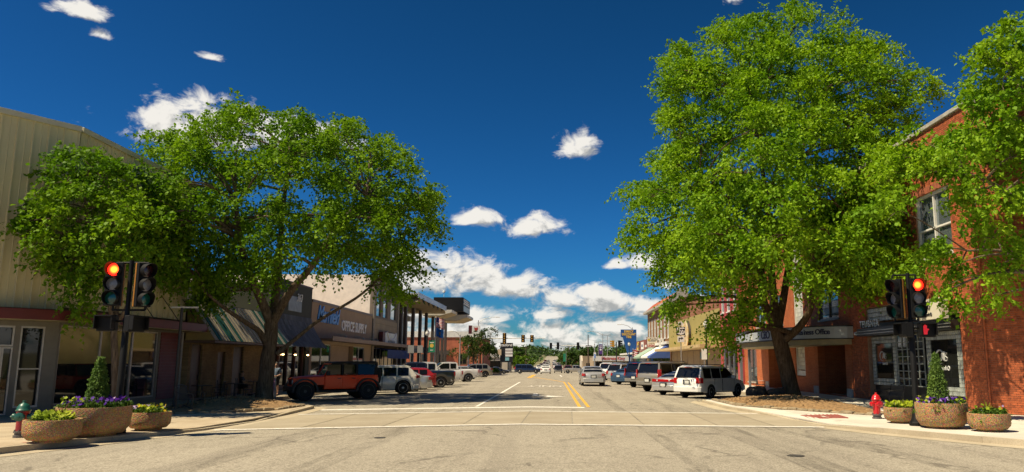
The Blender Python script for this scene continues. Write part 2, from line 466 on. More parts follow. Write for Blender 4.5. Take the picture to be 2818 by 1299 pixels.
sheet('centre_line', bar(1.48, 32.1, 1.40, 69.5, .14), YELLOW_P)
sheet('centre_line', bar(-2.7, 92, -2.75, 122, .55), YELLOW_P)
sheet('lane_line', bar(1.2, 100, 1.15, 118, .2), WHITE_P)
def track_mat():
    m = bpy.data.materials.new('tyre_track'); m.use_nodes = True; t = NT(m.node_tree); b = t.n['Principled BSDF']; P = t.node('ShaderNodeNewGeometry').outputs['Position']
    b.inputs['Base Color'].default_value = (.07, .06, .048, 1); b.inputs['Roughness'].default_value = .9
    tr = t.node('ShaderNodeBsdfTransparent'); mx = t.node('ShaderNodeMixShader')
    f = t.math('MULTIPLY', t.ramp(t.noise(t.scale(P, (3.2, .30, 1)), 1.0, 5, .7, .3), .36, .72), t.ramp(t.noise(P, 22, 4, .7), .3, .7, .10, .42))
    t.l.new(f, mx.inputs[0]); t.l.new(tr.outputs[0], mx.inputs[1]); t.l.new(b.outputs[0], mx.inputs[2]); t.l.new(mx.outputs[0], t.n['Material Output'].inputs[0]); return m
TRACK = track_mat()
for q in (bar(2.62, 48, 2.66, 8, .42), bar(4.85, 40, 4.9, 8, .8), bar(-3.9, 46, -4.3, 9, .6), bar(-6.1, 44, -6.5, 11, .7), bar(6.3, 23, 8.2, 9, .8)): sheet('tyre_track', q, TRACK, .004)
# turn arrow and ONLY painted for the oncoming lane
ar = [(-1.05, 45.0), (-.80, 45.0), (-.80, 42.5), (-.3, 41.9), (-.3, 42.5), (.75, 41.5), (-.3, 40.5), (-.3, 41.1), (-.95, 41.7), (-1.05, 42.2)]
mb = MB(); mb.add([(x, y, zr(max(x, -.9), y) + .008) for x, y in ar], [tuple(range(len(ar)))[::-1]]); o = mb.build('turn_arrow', WHITE_P); o['kind'] = 'structure'
sheet('turn_arrow_line', bar(-2.3, 42.1, -1.15, 41.95, .3), WORN_P)
cu = bpy.data.curves.new('only', 'FONT'); cu.body = 'ONLY'; cu.size = 1.0; cu.align_x = 'CENTER'; cu.align_y = 'CENTER'; cu.offset = .02; cu.resolution_u = 2
tmp = bpy.data.objects.new('only', cu); COL.objects.link(tmp)
me = bpy.data.meshes.new_from_object(tmp); bpy.data.objects.remove(tmp)
for v in me.vertices:
    x, y = -.55 - v.co.x * .95, 58 - v.co.y * 4.2
    v.co = (x, y, zr(x, y) + .02)
me.materials.append(WORN_P); me.name = 'word_only'; o = link('word_only', me); o['kind'] = 'structure'
# stall lines
for k in range(7):
    y = 43.2 + k * 4.9
    sheet('parking_line', bar(6.3, y - 1.5, 11.0, y + 3.0, .11), WORN_P)
for k in range(8):
    y = 39.6 + k * 5.6
    sheet('parking_line', bar(-8.6, y + 2.6, -13.6, y - .1, .11), WORN_P)

KL = [(-14, 128), (-14, 39.5), (-13.2, 36.6), (-10.6, 34.2), (-9.8, 33.0), (-9.6, 29.6), (-9.5, 26), (-9.75, 22.6), (-10.75, 19.9), (-11.7, 17.2), (-13.2, 14.4), (-16, 11.6), (-21, 9.4), (-90, 8.6)]
KR = [(11.4, 128), (11.4, 42), (9.9, 40.2), (7.4, 38.2), (7.0, 36.8), (7.05, 31.8), (7.5, 29.5), (7.9, 26), (8.1, 23.4), (9.0, 21.3), (10.4, 18.9), (12.2, 16.3), (15, 13.6), (20, 11.8), (90, 11)]
BL = [(-90, 23.2), (-24.0, 22.6), (-18.4, 29.2), (-18.4, 128)]
BR = [(90, 24.6), (19.2, 24.6), (16.0, 28), (16.0, 128)]
def clip(poly, x0, x1, y0, y1):
    for ax, lim, sgn in ((0, x0, 1), (0, x1, -1), (1, y0, 1), (1, y1, -1)):
        out = []
        for i in range(len(poly)):
            a, b = poly[i - 1], poly[i]; da, db = (a[ax] - lim) * sgn, (b[ax] - lim) * sgn
            if da >= 0: pass
            if (da >= 0) != (db >= 0):
                t = da / (da - db); out.append((a[0] + (b[0] - a[0]) * t, a[1] + (b[1] - a[1]) * t))
            if db >= 0: out.append(b)
        poly = out
        if len(poly) < 3: return []
    return poly
def area(p): return abs(sum(p[i - 1][0] * p[i][1] - p[i][0] * p[i - 1][1] for i in range(len(p)))) / 2
def offset(line, d):
    out = []
    for i, p in enumerate(line):
        a, b = Vector(line[max(i - 1, 0)]), Vector(line[min(i + 1, len(line) - 1)])
        t = (b - a).normalized(); out.append((p[0] - t.y * d, p[1] + t.x * d))
    return out
def ramp_z(x, y):      # the pavement dips to the crossing
    if 21.5 < y < 30 and -10.6 < x < 8.9 and (x < -8.6 or x > 7): 
        e = min((y - 21.5) / 2, (30 - y) / 2, 1.0); return -.10 * max(0, e) * min(1, max(0, (abs(x + .8) - 11.2) / -1.2) if x < 0 else max(0, (8.9 - x) / .9))
    return 0.0
def pavement(name, kerb, back, mat, sgn, cell=1.52):
    root = tag(bpy.data.objects.new(name, None), kind='structure'); COL.objects.link(root)
    inner = offset(kerb, sgn * .16)
    poly = inner + back
    y = 6.0
    base = MB(); base.prism([p for p in poly], lambda p: S(p[1]) - .45, lambda p: S(p[1]) - .02); base.build('paving_bed', mat, root)
    xs0 = -91 if kerb[0][0] < 0 else 0
    gap = .007
    while y < 128:
        cy = cell if y < 66 else 8.0
        x = -30.0 if kerb[0][0] < 0 else 6.0
        while x < 32:
            c = clip(poly, x + gap, x + cell - gap, y + gap, y + cy - gap)
            if len(c) > 2 and area(c) > .05 and not (kerb[0][0] < 0 and x > -5):
                mb = MB(); mb.prism(c, lambda p: S(p[1]) - .05, lambda p: S(p[1]) + ramp_z(*p[:2])); mb.build('slab', mat, root)
            x += cell
        y += cy
    for sx in ((-90, -30) if kerb[0][0] < 0 else (32, 90),):
        c = clip(poly, sx[0], sx[1], 5, 40)
        if len(c) > 2: mb = MB(); mb.prism(c, -.05, 0); mb.build('slab', mat, root)
    # kerb stones, one per length
    k = MB()
    for (a, b), (c, d) in zip(zip(kerb, kerb[1:]), zip(inner, inner[1:])):
        L = (Vector(b) - Vector(a)).length; nseg = max(1, round(L / 3.0)) if max(a[1], b[1]) < 70 and min(a[1], b[1]) > 5 and abs(a[0]) < 25 and abs(b[0]) < 25 else 1
        for i in range(nseg):
            t0, t1 = i / nseg + .003 / L, (i + 1) / nseg - .003 / L
            P = lambda p, q, t: (p[0] + (q[0] - p[0]) * t, p[1] + (q[1] - p[1]) * t)
            ps = [P(a, b, t0), P(a, b, t1), P(c, d, t1), P(c, d, t0)]
            mb = MB(); mb.prism(ps, lambda p: zr(p[0], p[1]) - .3, lambda p: S(p[1]) + ramp_z(*p[:2]) + .003); mb.build('kerb', KERB, root)
    out = offset(kerb, -sgn * .55)
    g = MB()
    for i in range(len(kerb) - 1):
        if kerb[i][1] > 46: continue
        g.add([(*kerb[i], zr(*kerb[i]) + .007), (*kerb[i + 1], zr(*kerb[i + 1]) + .007), (*out[i + 1], zr(*out[i + 1]) + .007), (*out[i], zr(*out[i]) + .007)], [(0, 1, 2, 3)])
    g.build('gutter', KERB, root)
    return root
pavement('pavement_left', KL, BL, CON_L, -1)
pavement('pavement_right', KR, BR, CON_R, 1)

# mulch beds with stone edging
MULCH = M('wood_mulch', (.25, .15, .065), .9, .45, 9, .8, 40, world=True)
CHIP = M('mulch_chip', (.33, .21, .10), .9, .3, 9, island=.5)
STONE = M('edging_stone', (.27, .21, .13), .85, .3, 5, .5, 14, island=.25)
def mulch_bed(label, poly, hump, seed, edge_from, edge_to):
    t = thing('mulch_bed', label, 'mulch bed', (poly[0][0], poly[0][1], 0))
    t['group'] = 'mulch beds at the corners'
    c = Vector((sum(p[0] for p in poly) / len(poly), sum(p[1] for p in poly) / len(poly)))
    rnd = random.Random(seed)
    mb = MB(); rings = 9; seg = []
    for i in range(len(poly)):
        a, b = Vector(poly[i]), Vector(poly[(i + 1) % len(poly)]); k = max(1, int((b - a).length / .5))
        seg += [a + (b - a) * j / k for j in range(k)]
    n = len(seg); vs = []
    for r in range(rings + 1):
        f = r / rings
        for p in seg:
            q = c + (p - c) * (1 - f * .98)
            vs.append((q.x, q.y, .012 + hump * (1 - (1 - f) ** 2) ** 1.1 + (rnd.uniform(-.02, .03) if r else 0)))
    fs = [(r * n + i, r * n + (i + 1) % n, (r + 1) * n + (i + 1) % n, (r + 1) * n + i) for r in range(rings) for i in range(n)]
    mb.add(vs, fs); mb.build('mound', MULCH, t, world=True, smooth=60)
    ch = MB()
    for _ in range(2600):
        p = rnd.choice(seg); f = rnd.random() ** .7
        q = c + (p - c) * (1 - f * .98); z = .012 + hump * (1 - (1 - f) ** 2) ** 1.1 + .015
        a = rnd.uniform(0, 6.28); L = rnd.uniform(.03, .09); w = rnd.uniform(.015, .035); d = Vector((math.cos(a) * L, math.sin(a) * L, rnd.uniform(-.03, .04)))
        e = Vector((-math.sin(a) * w, math.cos(a) * w, rnd.uniform(-.015, .02))); o_ = Vector((q.x, q.y, z))
        ch.add([o_, o_ + d, o_ + d + e, o_ + e], [(0, 1, 2, 3)])
    oc = ch.build('chips', CHIP, t, world=True); oc['kind'] = 'stuff'
    for a, b in zip(poly[edge_from:edge_to], poly[edge_from + 1:edge_to + 1]):
        a, b = Vector(a), Vector(b); L = (b - a).length; d = (b - a).normalized(); nr = Vector((-d.y, d.x)); s = 0
        while s < L - .15:
            w = rnd.uniform(.28, .6); w = min(w, L - s); p = a + d * s
            m = MB(); h = rnd.uniform(.05, .11); dp = rnd.uniform(.16, .26)
            m.extrude([(p.x, p.y, 0.0), (p.x + d.x * w * .97, p.y + d.y * w * .97, 0.0), (p.x + d.x * w * .93, p.y + d.y * w * .93, h * rnd.uniform(.8, 1)), (p.x + d.x * .04, p.y + d.y * .04, h)], (nr.x * dp, nr.y * dp, .0))
            m.build('edging_stone', STONE, t, world=True, bevel=.02); s += w
    return t
mulch_bed('bark mulch mound edged with stones under the broad tree by the red off-roader', [(-13.6, 27.6), (-12.4, 28.3), (-11.2, 29.2), (-10.3, 30.2), (-10.1, 32.8), (-11.2, 34.4), (-13.4, 36.6), (-14.6, 39), (-15.6, 38), (-15.4, 32)], .30, 3, 0, 5)
mulch_bed('bark mulch mound edged with stones under the tall tree by the silver wagon', [(7.5, 37), (7.55, 32.4), (8.3, 30.6), (9.6, 28.2), (10.8, 26.4), (11.8, 27.2), (12.3, 31), (12.6, 37), (11.5, 40.5), (9.8, 39.6)], .30, 4, 0, 5)
# stump-like rocks beside the right tree
ROCK = M('dark_rock', (.055, .04, .03), .8, .3, 6, .6, 12)
def rock(x, y, sx, sy, sz, seed, label):
    rnd = random.Random(seed); bm = bmesh.new(); bmesh.ops.create_icosphere(bm, subdivisions=3, radius=1)
    for v in bm.verts:
        k = 1 + .16 * math.sin(v.co.x * 3.1 + seed) * math.cos(v.co.y * 2.7 + seed) + rnd.uniform(-.03, .03)
        v.co = Vector((v.co.x * sx * k, v.co.y * sy * k, max(-.3, min(v.co.z, .75)) * sz * k))
    me = bpy.data.meshes.new('rock'); bm.to_mesh(me); bm.free(); me.materials.append(ROCK)
    o = link('rock', me, None, (x, y, .26)); return tag(o, label, 'rock', 'rocks beside the right tree')
rock(10.1, 38.6, .55, .4, .42, 1, 'dark flat-topped boulder on the mulch nearer the silver wagon')
rock(11.2, 38.5, .62, .35, .30, 2, 'low dark boulder on the mulch touching the tall tree trunk')
IRON = M('cast_iron', (.055, .05, .045), .6, .25, 14, .5, 50)
for x, y, r_, l in ((4.9, 15.9, .15, 'small round iron cover in the near lane on the right'), (-4.2, 19.6, .12, 'small iron valve cover in the near lane on the left')):
    t = thing('manhole_cover', l, 'manhole cover', (x, y, zr(x, y)), group='iron covers in the road'); m = MB(); m.lathe([(r_, .0), (r_, .014), (r_ * .93, .016), (r_ * .9, .012), (.001, .013)], 24); m.build('cover', IRON, t)
    m = MB(); m.lathe([(r_ * 1.16, .001), (r_ * 1.16, .012), (r_ * 1.02, .013), (r_ * 1.01, .0)], 24); m.build('rim', IRON, t)
# red tactile square on the right ramp
BRICKRED = M('tactile_red', (.30, .085, .065), .8, .2, 8, .4, 60)
mb = MB()
t = thing('tactile_paving', 'red tactile paving square set in the pale corner ramp', 'paving', (8.35, 26.2, .004))
mb.prism([(8.3, 25.4), (9.5, 25.1), (9.7, 26.6), (8.5, 26.9)], -.02, .006)
mb.v = [(x, y, z + ramp_z(x, y) + .022) for x, y, z in mb.v]; mb.build('pad', BRICKRED, t, world=True)
mb = MB()
for i in range(9):
    for j in range(9):
        x, y = 8.38 + i * .13 + j * .018, 25.48 + j * .155 - i * .03; mb.lathe([(.03, .006), (.02, .016), (0, .017)], 6, (x, y, ramp_z(x, y) + .024))
o = mb.build('dome', BRICKRED, t, world=True); o['kind'] = 'stuff'
RED_SPRAY = paint('utility_paint_red', (.55, .06, .05), .6)
for i, (x, y) in enumerate([(-11.05, 20.6), (-10.5, 21.35), (-11.9, 18.3)]):
    mb = MB(); mb.add([(x, y, .012), (x + .16, y + .03, .012), (x + .15, y + .10, .012), (x + .02, y + .07, .012)], [(0, 1, 2, 3)]); o = mb.build('utility_mark', RED_SPRAY); o['kind'] = 'structure'
# ------------------------------------------------------------------ left side of the street (facades on x = -17.5)
XL = -17.5
GLASS = glass('shop_glass', (.012, .013, .012), .03, .55)
GLASS_UP = M('upper_glass', (.30, .36, .40), .03, .05, .6, metal=.75)
ALU = M('aluminium', (.42, .41, .38), .4, .1, 4, metal=.5)
ALU_D = M('aluminium_dull', (.30, .29, .26), .5, .1, 4, metal=.3)
BLACK_M = M('black_metal', (.012, .012, .012), .45, .2, 6)
DARKWOOD = M('dark_door', (.035, .018, .012), .5, .3, 3)
ROOFTAR = M('roof_felt', (.10, .095, .085), .95, .2, 1, world=True)
X = Vector((1, 0, 0)); Y = Vector((0, 1, 0)); Z = Vector((0, 0, 1))
def pane_win(parent, o, u, n, w, z0, z1, frame, pane, fw=.06, depth=.12, mull=(), trans=(), sill=None, name='window'):
    """a window set in an opening: frame bars, pane behind; o at the opening's corner on the outer face"""
    o, u, n = Vector(o), Vector(u), Vector(n); m = MB(); d = -n * depth
    def bar_(a0, a1, b0, b1): m.obox(o + u * a0 + Z * b0 - n * (depth * .75) , u * (a1 - a0), n * depth * .55, Z * (b1 - b0))
    bar_(0, fw, z0, z1); bar_(w - fw, w, z0, z1); bar_(fw, w - fw, z0, z0 + fw); bar_(fw, w - fw, z1 - fw, z1)
    for a in mull: bar_(a - fw * .4, a + fw * .4, z0 + fw, z1 - fw)
    for b in trans: bar_(fw, w - fw, b - fw * .35, b + fw * .35)
    f = m.build(name, frame, parent, world=True)
    p = MB(); p.obox(o + u * (fw * .5) + Z * (z0 + fw * .5) - n * (depth * .6), u * (w - fw), -n * .02, Z * (z1 - z0 - fw))
    q = MB(); q.v = [(a[0] - parent.location.x, a[1] - parent.location.y, a[2] - parent.location.z) for a in p.v]; q.f = p.f
    q.build('pane', pane, f)
    if sill:
        s = MB(); s.obox(o - u * .06 + Z * (z0 - .09), u * (w + .12), n * .07, Z * .088)
        s.v = [(a[0] - parent.location.x, a[1] - parent.location.y, a[2] - parent.location.z) for a in s.v]; s.build('sill', sill, f)
    return f
def local_build(mb, name, mat, part, root, **k):
    """mesh written in world space, parented under a part that sits at its root's origin"""
    l = root.location; mb.v = [(a[0] - l.x, a[1] - l.y, a[2] - l.z) for a in mb.v]; return mb.build(name, mat, part, **k)

# ---- metal-clad corner shop
PANEL = M('cream_metal_cladding', (.63, .56, .32), .5, .05, .8, island=.05, world=True, dirt=((.47, .42, .25), .3))
CAPM = M('cream_cap', (.52, .49, .36), .45, .05, 2)
REDF = M('maroon_fascia', (.11, .012, .010), .5, .15, 2)
REDS = M('maroon_siding', (.15, .028, .022), .6, .15, 3)
SOFF = M('soffit_tan', (.36, .30, .16), .7, .1, 2)
shop = thing('corner_shop', 'corner shop clad in cream vertical metal panels with maroon band and glass shopfront', 'building', (XL, 28.3, 0))
C0 = Vector((XL, 28.3, 0)); CU = Vector((-math.sin(R(33.5)), -math.cos(R(33.5)), 0)); CN = Vector((math.cos(R(33.5)), -math.sin(R(33.5)), 0))
CL = 8.4; C1 = C0 + CU * CL
ZT = 10.35
core = MB()
core.prism([(XL - .12, 28.36), (XL - .12, 37.6), (XL - 18, 37.6), (XL - 18, C1.y), (C1.x - .06, C1.y)], 3.6, ZT - .05)
core.build('wall', M('cladding_joint', (.12, .105, .06), .8), shop, world=True)
pw_ = .50
def clad(o, u, n, length, z0, z1):
    k = int(round(length / pw_)); w = length / k
    for i in range(k):
        m = MB(); a = o + u * (i * w) + Z * z0
        # pan with a raised standing seam at one edge
        prof = [(0.011, .0), (.011, .075), (.05, .075), (.062, .02), (w * .48, .02), (w * .5, .034), (w * .54, .034), (w * .56, .02), (w - .011, .02), (w - .011, 0)]
        m.extrude([a + u * p - n * .06 + n * (q + .06) for p, q in prof], Z * (z1 - z0))
        m.build('panel', PANEL, shop, world=True)
clad(C0, CU, CN, CL, 3.62, ZT - .02); clad(Vector((XL, 37.55, 0)), -Y, X, 9.2, 3.72, ZT - .02)
m = MB(); m.obox(C0 - CN * .5 + CU * -.0 + Z * (ZT - .18), CU * CL, CN * .62, Z * .2)
m.obox(Vector((XL - .5, 28.33, ZT - .18)), Y * 9.3, X * .62, Z * .2); m.build('roof_cap', CAPM, shop, world=True, bevel=.01)
# canopy/fascia
m = MB()
pts = [C1 + CN * .55, C0 + CN * .55 + Vector((.22, -.1, 0)), Vector((XL + .85, 28.9, 0)), Vector((XL + .85, 38.3, 0)), Vector((XL - .1, 38.3, 0)), Vector((XL - .1, 28.4, 0)), C1 - CN * .1]
m.prism([(p.x, p.y) for p in pts], 3.18, 3.20); m.build('canopy_soffit', SOFF, shop, world=True)
m = MB(); m.prism([(p.x + (.02 if i < 4 else 0), p.y) for i, p in enumerate(pts)], 3.203, 3.56); m.build('canopy', REDF, shop, world=True, bevel=.01)
for yy in (33.0, 35.2, 37.2):
    m = MB(); m.tube([(XL + .05, yy, 4.7), (XL + .8, yy + .25, 3.56)], .018, 6); m.build('tie_rod', BLACK_M, shop, world=True)
# street-side shopfront: plinth, windows, maroon siding
m = MB(); wall(m, (XL, 28.3, 0), Y, 9.25, 0, 3.19, .2, X, [(.12, 7.05, .28, 3.08)]); 
m.build('shopfront_wall', M('shopfront_grey', (.16, .15, .12), .6), shop, world=True)
for a, b in ((28.42, 31.0), (31.0, 33.3), (33.3, 35.35)):
    pane_win(shop, (XL, a, 0), Y, X, b - a, .28, 3.08, ALU, GLASS, .055)
# roller blinds behind upper glass
BLIND = M('yellow_blind', (.30, .27, .10), .8, .08, 1)
m = MB(); m.box(XL + .001 - .06, XL - .055, 28.5, 35.2, 1.85, 3.0)
m.v = [(x, y, z) for x, y, z in m.v]; 
GB = M('blind_behind_glass', (.17, .155, .055), .12, .15, .6, spec=.6)
m = MB(); m.box(XL - .068, XL - .062, 28.52, 33.2, 1.72, 3.02); m.build('blind', GB, shop, world=True)
z = .14; k = 0
while z < 3.0:
    m = MB(); h = .148
    m.extrude([(XL - .01, 35.55, z), (XL + .035, 35.55, z), (XL + .012, 35.55, z + h - .008), (XL - .01, 35.55, z + h - .008)], Y * 1.9)
    m.build('siding_board', REDS, shop, world=True); z += h
m = MB(); m.tube([(XL + .09, 37.42, .02), (XL + .09, 37.42, 3.17)], .05, 8); m.build('downpipe', ALU_D, shop, world=True)
# chamfer: glass door with sidelight and transom, narrow return, showcase
wall(m := MB(), C0, CU, CL, 0, 3.19, .2, CN, [(.42, 1.18, .25, 3.0), (1.35, 2.78, .02, 3.0), (3.2, 8.2, .3, 3.0)])
m.build('corner_wall', M('shopfront_grey', (.16, .15, .12), .6), shop, world=True)
pane_win(shop, C0 + CU * .42, CU, CN, .76, .25, 3.0, ALU, GLASS, .06, trans=(1.55,))
dr = pane_win(shop, C0 + CU * 1.68, CU, CN, 1.1, .03, 2.28, ALU, GLASS, .13, trans=(1.12,), name='door')
hb = MB(); q = C0 + CU * 1.80 + CN * .05; hb.tube([q + Z * .85, q + CN * .05 + Z * .87, q + CN * .05 + Z * 1.28, q + Z * 1.3], .018, 6); local_build(hb, 'handle', ALU, dr, shop)
pane_win(shop, C0 + CU * 1.35, CU, CN, .32, .03, 2.28, ALU, GLASS, .05)
pane_win(shop, C0 + CU * 1.35, CU, CN, 1.43, 2.3, 3.0, ALU, GLASS, .06)
pane_win(shop, C0 + CU * 3.2, CU, CN, 5.0, .3, 3.0, ALU, GLASS, .06, mull=(2.5,))
PALE = M('notice_paper', (.45, .50, .48), .6, .1, 3)
nt = MB(); nt.obox(C0 + CU * 2.12 + Z * .18 - CN * .05, CU * .5, CN * .02, Z * .78); nt.build('window_notice', M('notice_green', (.05, .10, .09), .5), shop, world=True)
nb = MB()
for a, b, c_, d in ((2.10, 2.64, .16, .20), (2.10, 2.64, .96, 1.0), (2.10, 2.14, .2, .96), (2.60, 2.64, .2, .96)):
    nb.obox(C0 + CU * a + Z * c_ - CN * .052, CU * (b - a), CN * .03, Z * (d - c_))
nb.build('notice_border', PALE, shop, world=True)

# ---- pub with brick front and steel mansard
BRK_T = bpy.data.materials.new('tan_brick')
def brick_mat(name, c1, c2, mortar, wdir, bw=.21, bh=.075, rough=.85, bump=.5, mixn=.5):
    """brick pattern for facades too far away for separate bricks; wdir 'x' or 'y' is the run"""
    m = bpy.data.materials.new(name); m.use_nodes = True; t = NT(m.node_tree); b = t.n['Principled BSDF']
    P = t.node('ShaderNodeNewGeometry').outputs['Position']
    sp = t.node('ShaderNodeSeparateXYZ'); t.l.new(P, sp.inputs[0]); cb = t.node('ShaderNodeCombineXYZ')
    if wdir == 'xy': run = t.math('ADD', sp.outputs[0], sp.outputs[1])
    else: run = sp.outputs[0 if wdir == 'x' else 1]
    t.l.new(run, cb.inputs[0]); t.l.new(sp.outputs[2], cb.inputs[1])
    bt = t.node('ShaderNodeTexBrick'); t.l.new(cb.outputs[0], bt.inputs['Vector'])
    for k, v in (('Scale', 1.0), ('Brick Width', bw), ('Row Height', bh), ('Mortar Size', .006), ('Mortar Smooth', .1), ('Bias', 0.0)): bt.inputs[k].default_value = v
    bt.inputs['Color1'].default_value = (*c1, 1); bt.inputs['Color2'].default_value = (*c2, 1); bt.inputs['Mortar'].default_value = (*mortar, 1)
    f = t.ramp(t.noise(P, .9, 6, .65), .3, .7, 1 - mixn * .5, 1 + mixn * .3)
    cc = t.node('ShaderNodeCombineXYZ'); [t.l.new(f, cc.inputs[i]) for i in range(3)]
    c = t.mix(1.0, bt.outputs['Color'], cc.outputs[0], 'MULTIPLY')
    t.l.new(c, b.inputs['Base Color']); b.inputs['Roughness'].default_value = rough; b.inputs['Specular IOR Level'].default_value = .2
    bn = t.node('ShaderNodeBump'); bn.inputs['Strength'].default_value = bump; bn.inputs['Distance'].default_value = .012; bn.invert = True
    t.l.new(bt.outputs['Fac'], bn.inputs['Height']); t.l.new(bn.outputs[0], b.inputs['Normal'])
    return m
TANB = brick_mat('tan_brick_front', (.25, .17, .075), (.19, .125, .055), (.15, .115, .065), 'y')
STEEL_W = M('white_roof_sheet', (.35, .31, .235), .55, .1, 1.4, world=True, dirt=((.27, .22, .155), .4))
STEEL_G = M('green_roof_sheet', (.012, .075, .04), .5, .15, 1.4, world=True)
pub = thing('brick_pub', 'low tan brick pub under a sloping cream and green striped metal roof', 'building', (XL, 38.4, 0))
m = MB(); wall(m, (XL, 38.35, 0), Y, 10.1, 0, 2.85, .3, X, [(.3, 1.5, .0, 2.62), (3.3, 4.25, .0, 2.3), (5.3, 6.7, .0, 2.6)])
m.build('front_wall', TANB, pub, world=True)
m = MB(); m.box(XL - 14, XL - .32, 38.35, 48.4, 2.2, 4.7); m.build('wall', TANB, pub, world=True)
for a, b, h in ((38.65, 39.85, 2.62), (41.65, 42.6, 2.3), (43.65, 45.05, 2.6)):
    fr = MB(); fr.box(XL - .16, XL - .10, a, b, 0, h); d_ = fr.build('door', DARKWOOD, pub, world=True)
    hb = MB(); hb.box(XL - .10, XL - .06, b - .18, b - .14, .9, 1.15); local_build(hb, 'handle', BLACK_M, d_, pub)
# mansard: ribbed sheets, stripes as laid
x0, z0_, x1, z1_ = XL + 1.25, 2.82, XL - .15, 4.75
n_sh = 24; wsh = 10.5 / n_sh
greens = {1, 4, 5, 7, 18, 20, 21, 23}
for i in range(n_sh):
    ya = 38.25 + i * wsh; m = MB(); sl_ = Vector((x1 - x0, 0, z1_ - z0_)); nn = Vector((z1_ - z0_, 0, x0 - x1)).normalized()
    a = Vector((x0, ya, z0_))
    prof = [(.003, 0), (.003, .045), (.03, .045), (.04, .012), (wsh - .003, .012), (wsh - .003, 0)]
    m.extrude([a + Y * p + nn * q for p, q in prof], sl_)
    m.build('roof_sheet', STEEL_G if i in greens else STEEL_W, pub, world=True)
m = MB(); m.prism([(x0 - .0, 38.25), (x0 - .0, 48.75), (XL - .33, 48.75), (XL - .33, 38.25)], 2.70, 2.80); m.build('eaves', M('eaves_brown', (.10, .06, .04), .6), pub, world=True)
m = MB(); m.box(XL - 10, XL - .17, 38.26, 48.74, 4.72, 4.8); m.build('roof', ROOFTAR, pub, world=True)
m = MB(); m.extrude([(x0 - .02, 38.22, z0_), (x1, 38.22, z1_ - .03), (x1, 38.22, z0_)], Y * .02); m.build('roof_end', M('roof_end_ochre', (.26, .2, .07), .6), pub, world=True)

# ---- dark green shop with grey shake awning
DGREEN = M('dark_olive_wall', (.030, .033, .016), .75, .15, 1.2, world=True)
SHAKE = M('grey_shake', (.085, .095, .105), .75, .35, 3, island=.35, stretch=(1, 6, .6))
gs = thing('olive_shop', 'dark olive fronted shop with a skirt awning of grey shakes and three lit lanterns', 'building', (XL, 48.9, 0))
m = MB(); wall(m, (XL, 48.9, 0), Y, 8.1, 0, 7.0, .35, X, [(.8, 7.3, .05, 2.9)]); m.build('front_wall', DGREEN, gs, world=True)
m = MB(); m.box(XL - 14, XL - .36, 48.9, 57.0, 0, 6.7); m.build('wall', DGREEN, gs, world=True)
m = MB(); m.box(XL - .42, XL + .05, 48.88, 57.02, 7.002, 7.1); m.build('coping', M('coping_rust', (.08, .022, .018), .5), gs, world=True)
for k_ in range(4):
    ya = 49.72 + k_ * 1.6; dd = MB(); dd.box(XL - .30, XL - .24, ya, ya + 1.45, .1, 2.85); pz_ = dd.build('window', GLASS, gs, world=True)
    fr = MB(); fr.box(XL - .30, XL - .12, ya + 1.45, ya + 1.59, .05, 2.9); fr.build('post', M('rust_post', (.085, .03, .02), .5), gs, world=True)
m = MB(); m.box(XL - .3, XL - .1, 49.71, 56.1, .051, .25); m.build('plinth', M('rust_post', (.085, .03, .02), .5), gs, world=True)
rnd = random.Random(9)
ncol = 26
for i in range(ncol):
    ya = 49.0 + i * 8.0 / ncol; w = 8.0 / ncol
    m = MB(); prof = []
    for j in range(7):
        t = j / 6; prof.append((XL + .02 + 1.35 * (1 - (1 - t) ** .55 * 1.0) * 1.0 if False else XL + .05 + 1.25 * t ** 1.6, 4.86 - 2.1 * t))
    th = rnd.uniform(.0, .035)
    for (xa, za), (xb, zb) in zip(prof, prof[1:]):
        m.add([(xa + th, ya + .006, za), (xb + th, ya + .006, zb), (xb + th, ya + w - .006, zb), (xa + th, ya + w - .006, za)], [(0, 1, 2, 3)])
    lo = prof[-1]; zb = lo[1] - rnd.uniform(0, .06)
    m.add([(lo[0] + th, ya + .006, lo[1]), (lo[0] + th, ya + .006, zb), (lo[0] + th, ya + w - .006, zb), (lo[0] + th, ya + w - .006, lo[1])], [(0, 1, 2, 3)])
    m.build('shake', SHAKE, gs, world=True)
m = MB(); 
for (xa, za), (xb, zb) in zip(prof, prof[1:]): m.add([(xa - .03, 49.0, za), (xa - .03, 57.0, za), (xb - .03, 57.0, zb), (xb - .03, 49.0, zb)], [(0, 1, 2, 3)])
m.build('awning_lining', DARKWOOD, gs, world=True)
SIGN_BL = M('sign_bluegrey', (.20, .24, .27), .5, .15, 3)
m = MB(); m.box(XL + .003, XL + .06, 51.9, 54.6, 5.15, 6.15); sg = thing('shop_sign', 'pale blue-grey sign board with script figures on the dark olive wall', 'sign', (XL + .003, 53.2, 5.6)); m.build('board', SIGN_BL, sg, world=True)
text('363', 'lettering', M('sign_white', (.75, .74, .70), .5, .03), sg, (XL + .075, 54.0, 6.1), Y, Z, .75, .02, shear=.3)
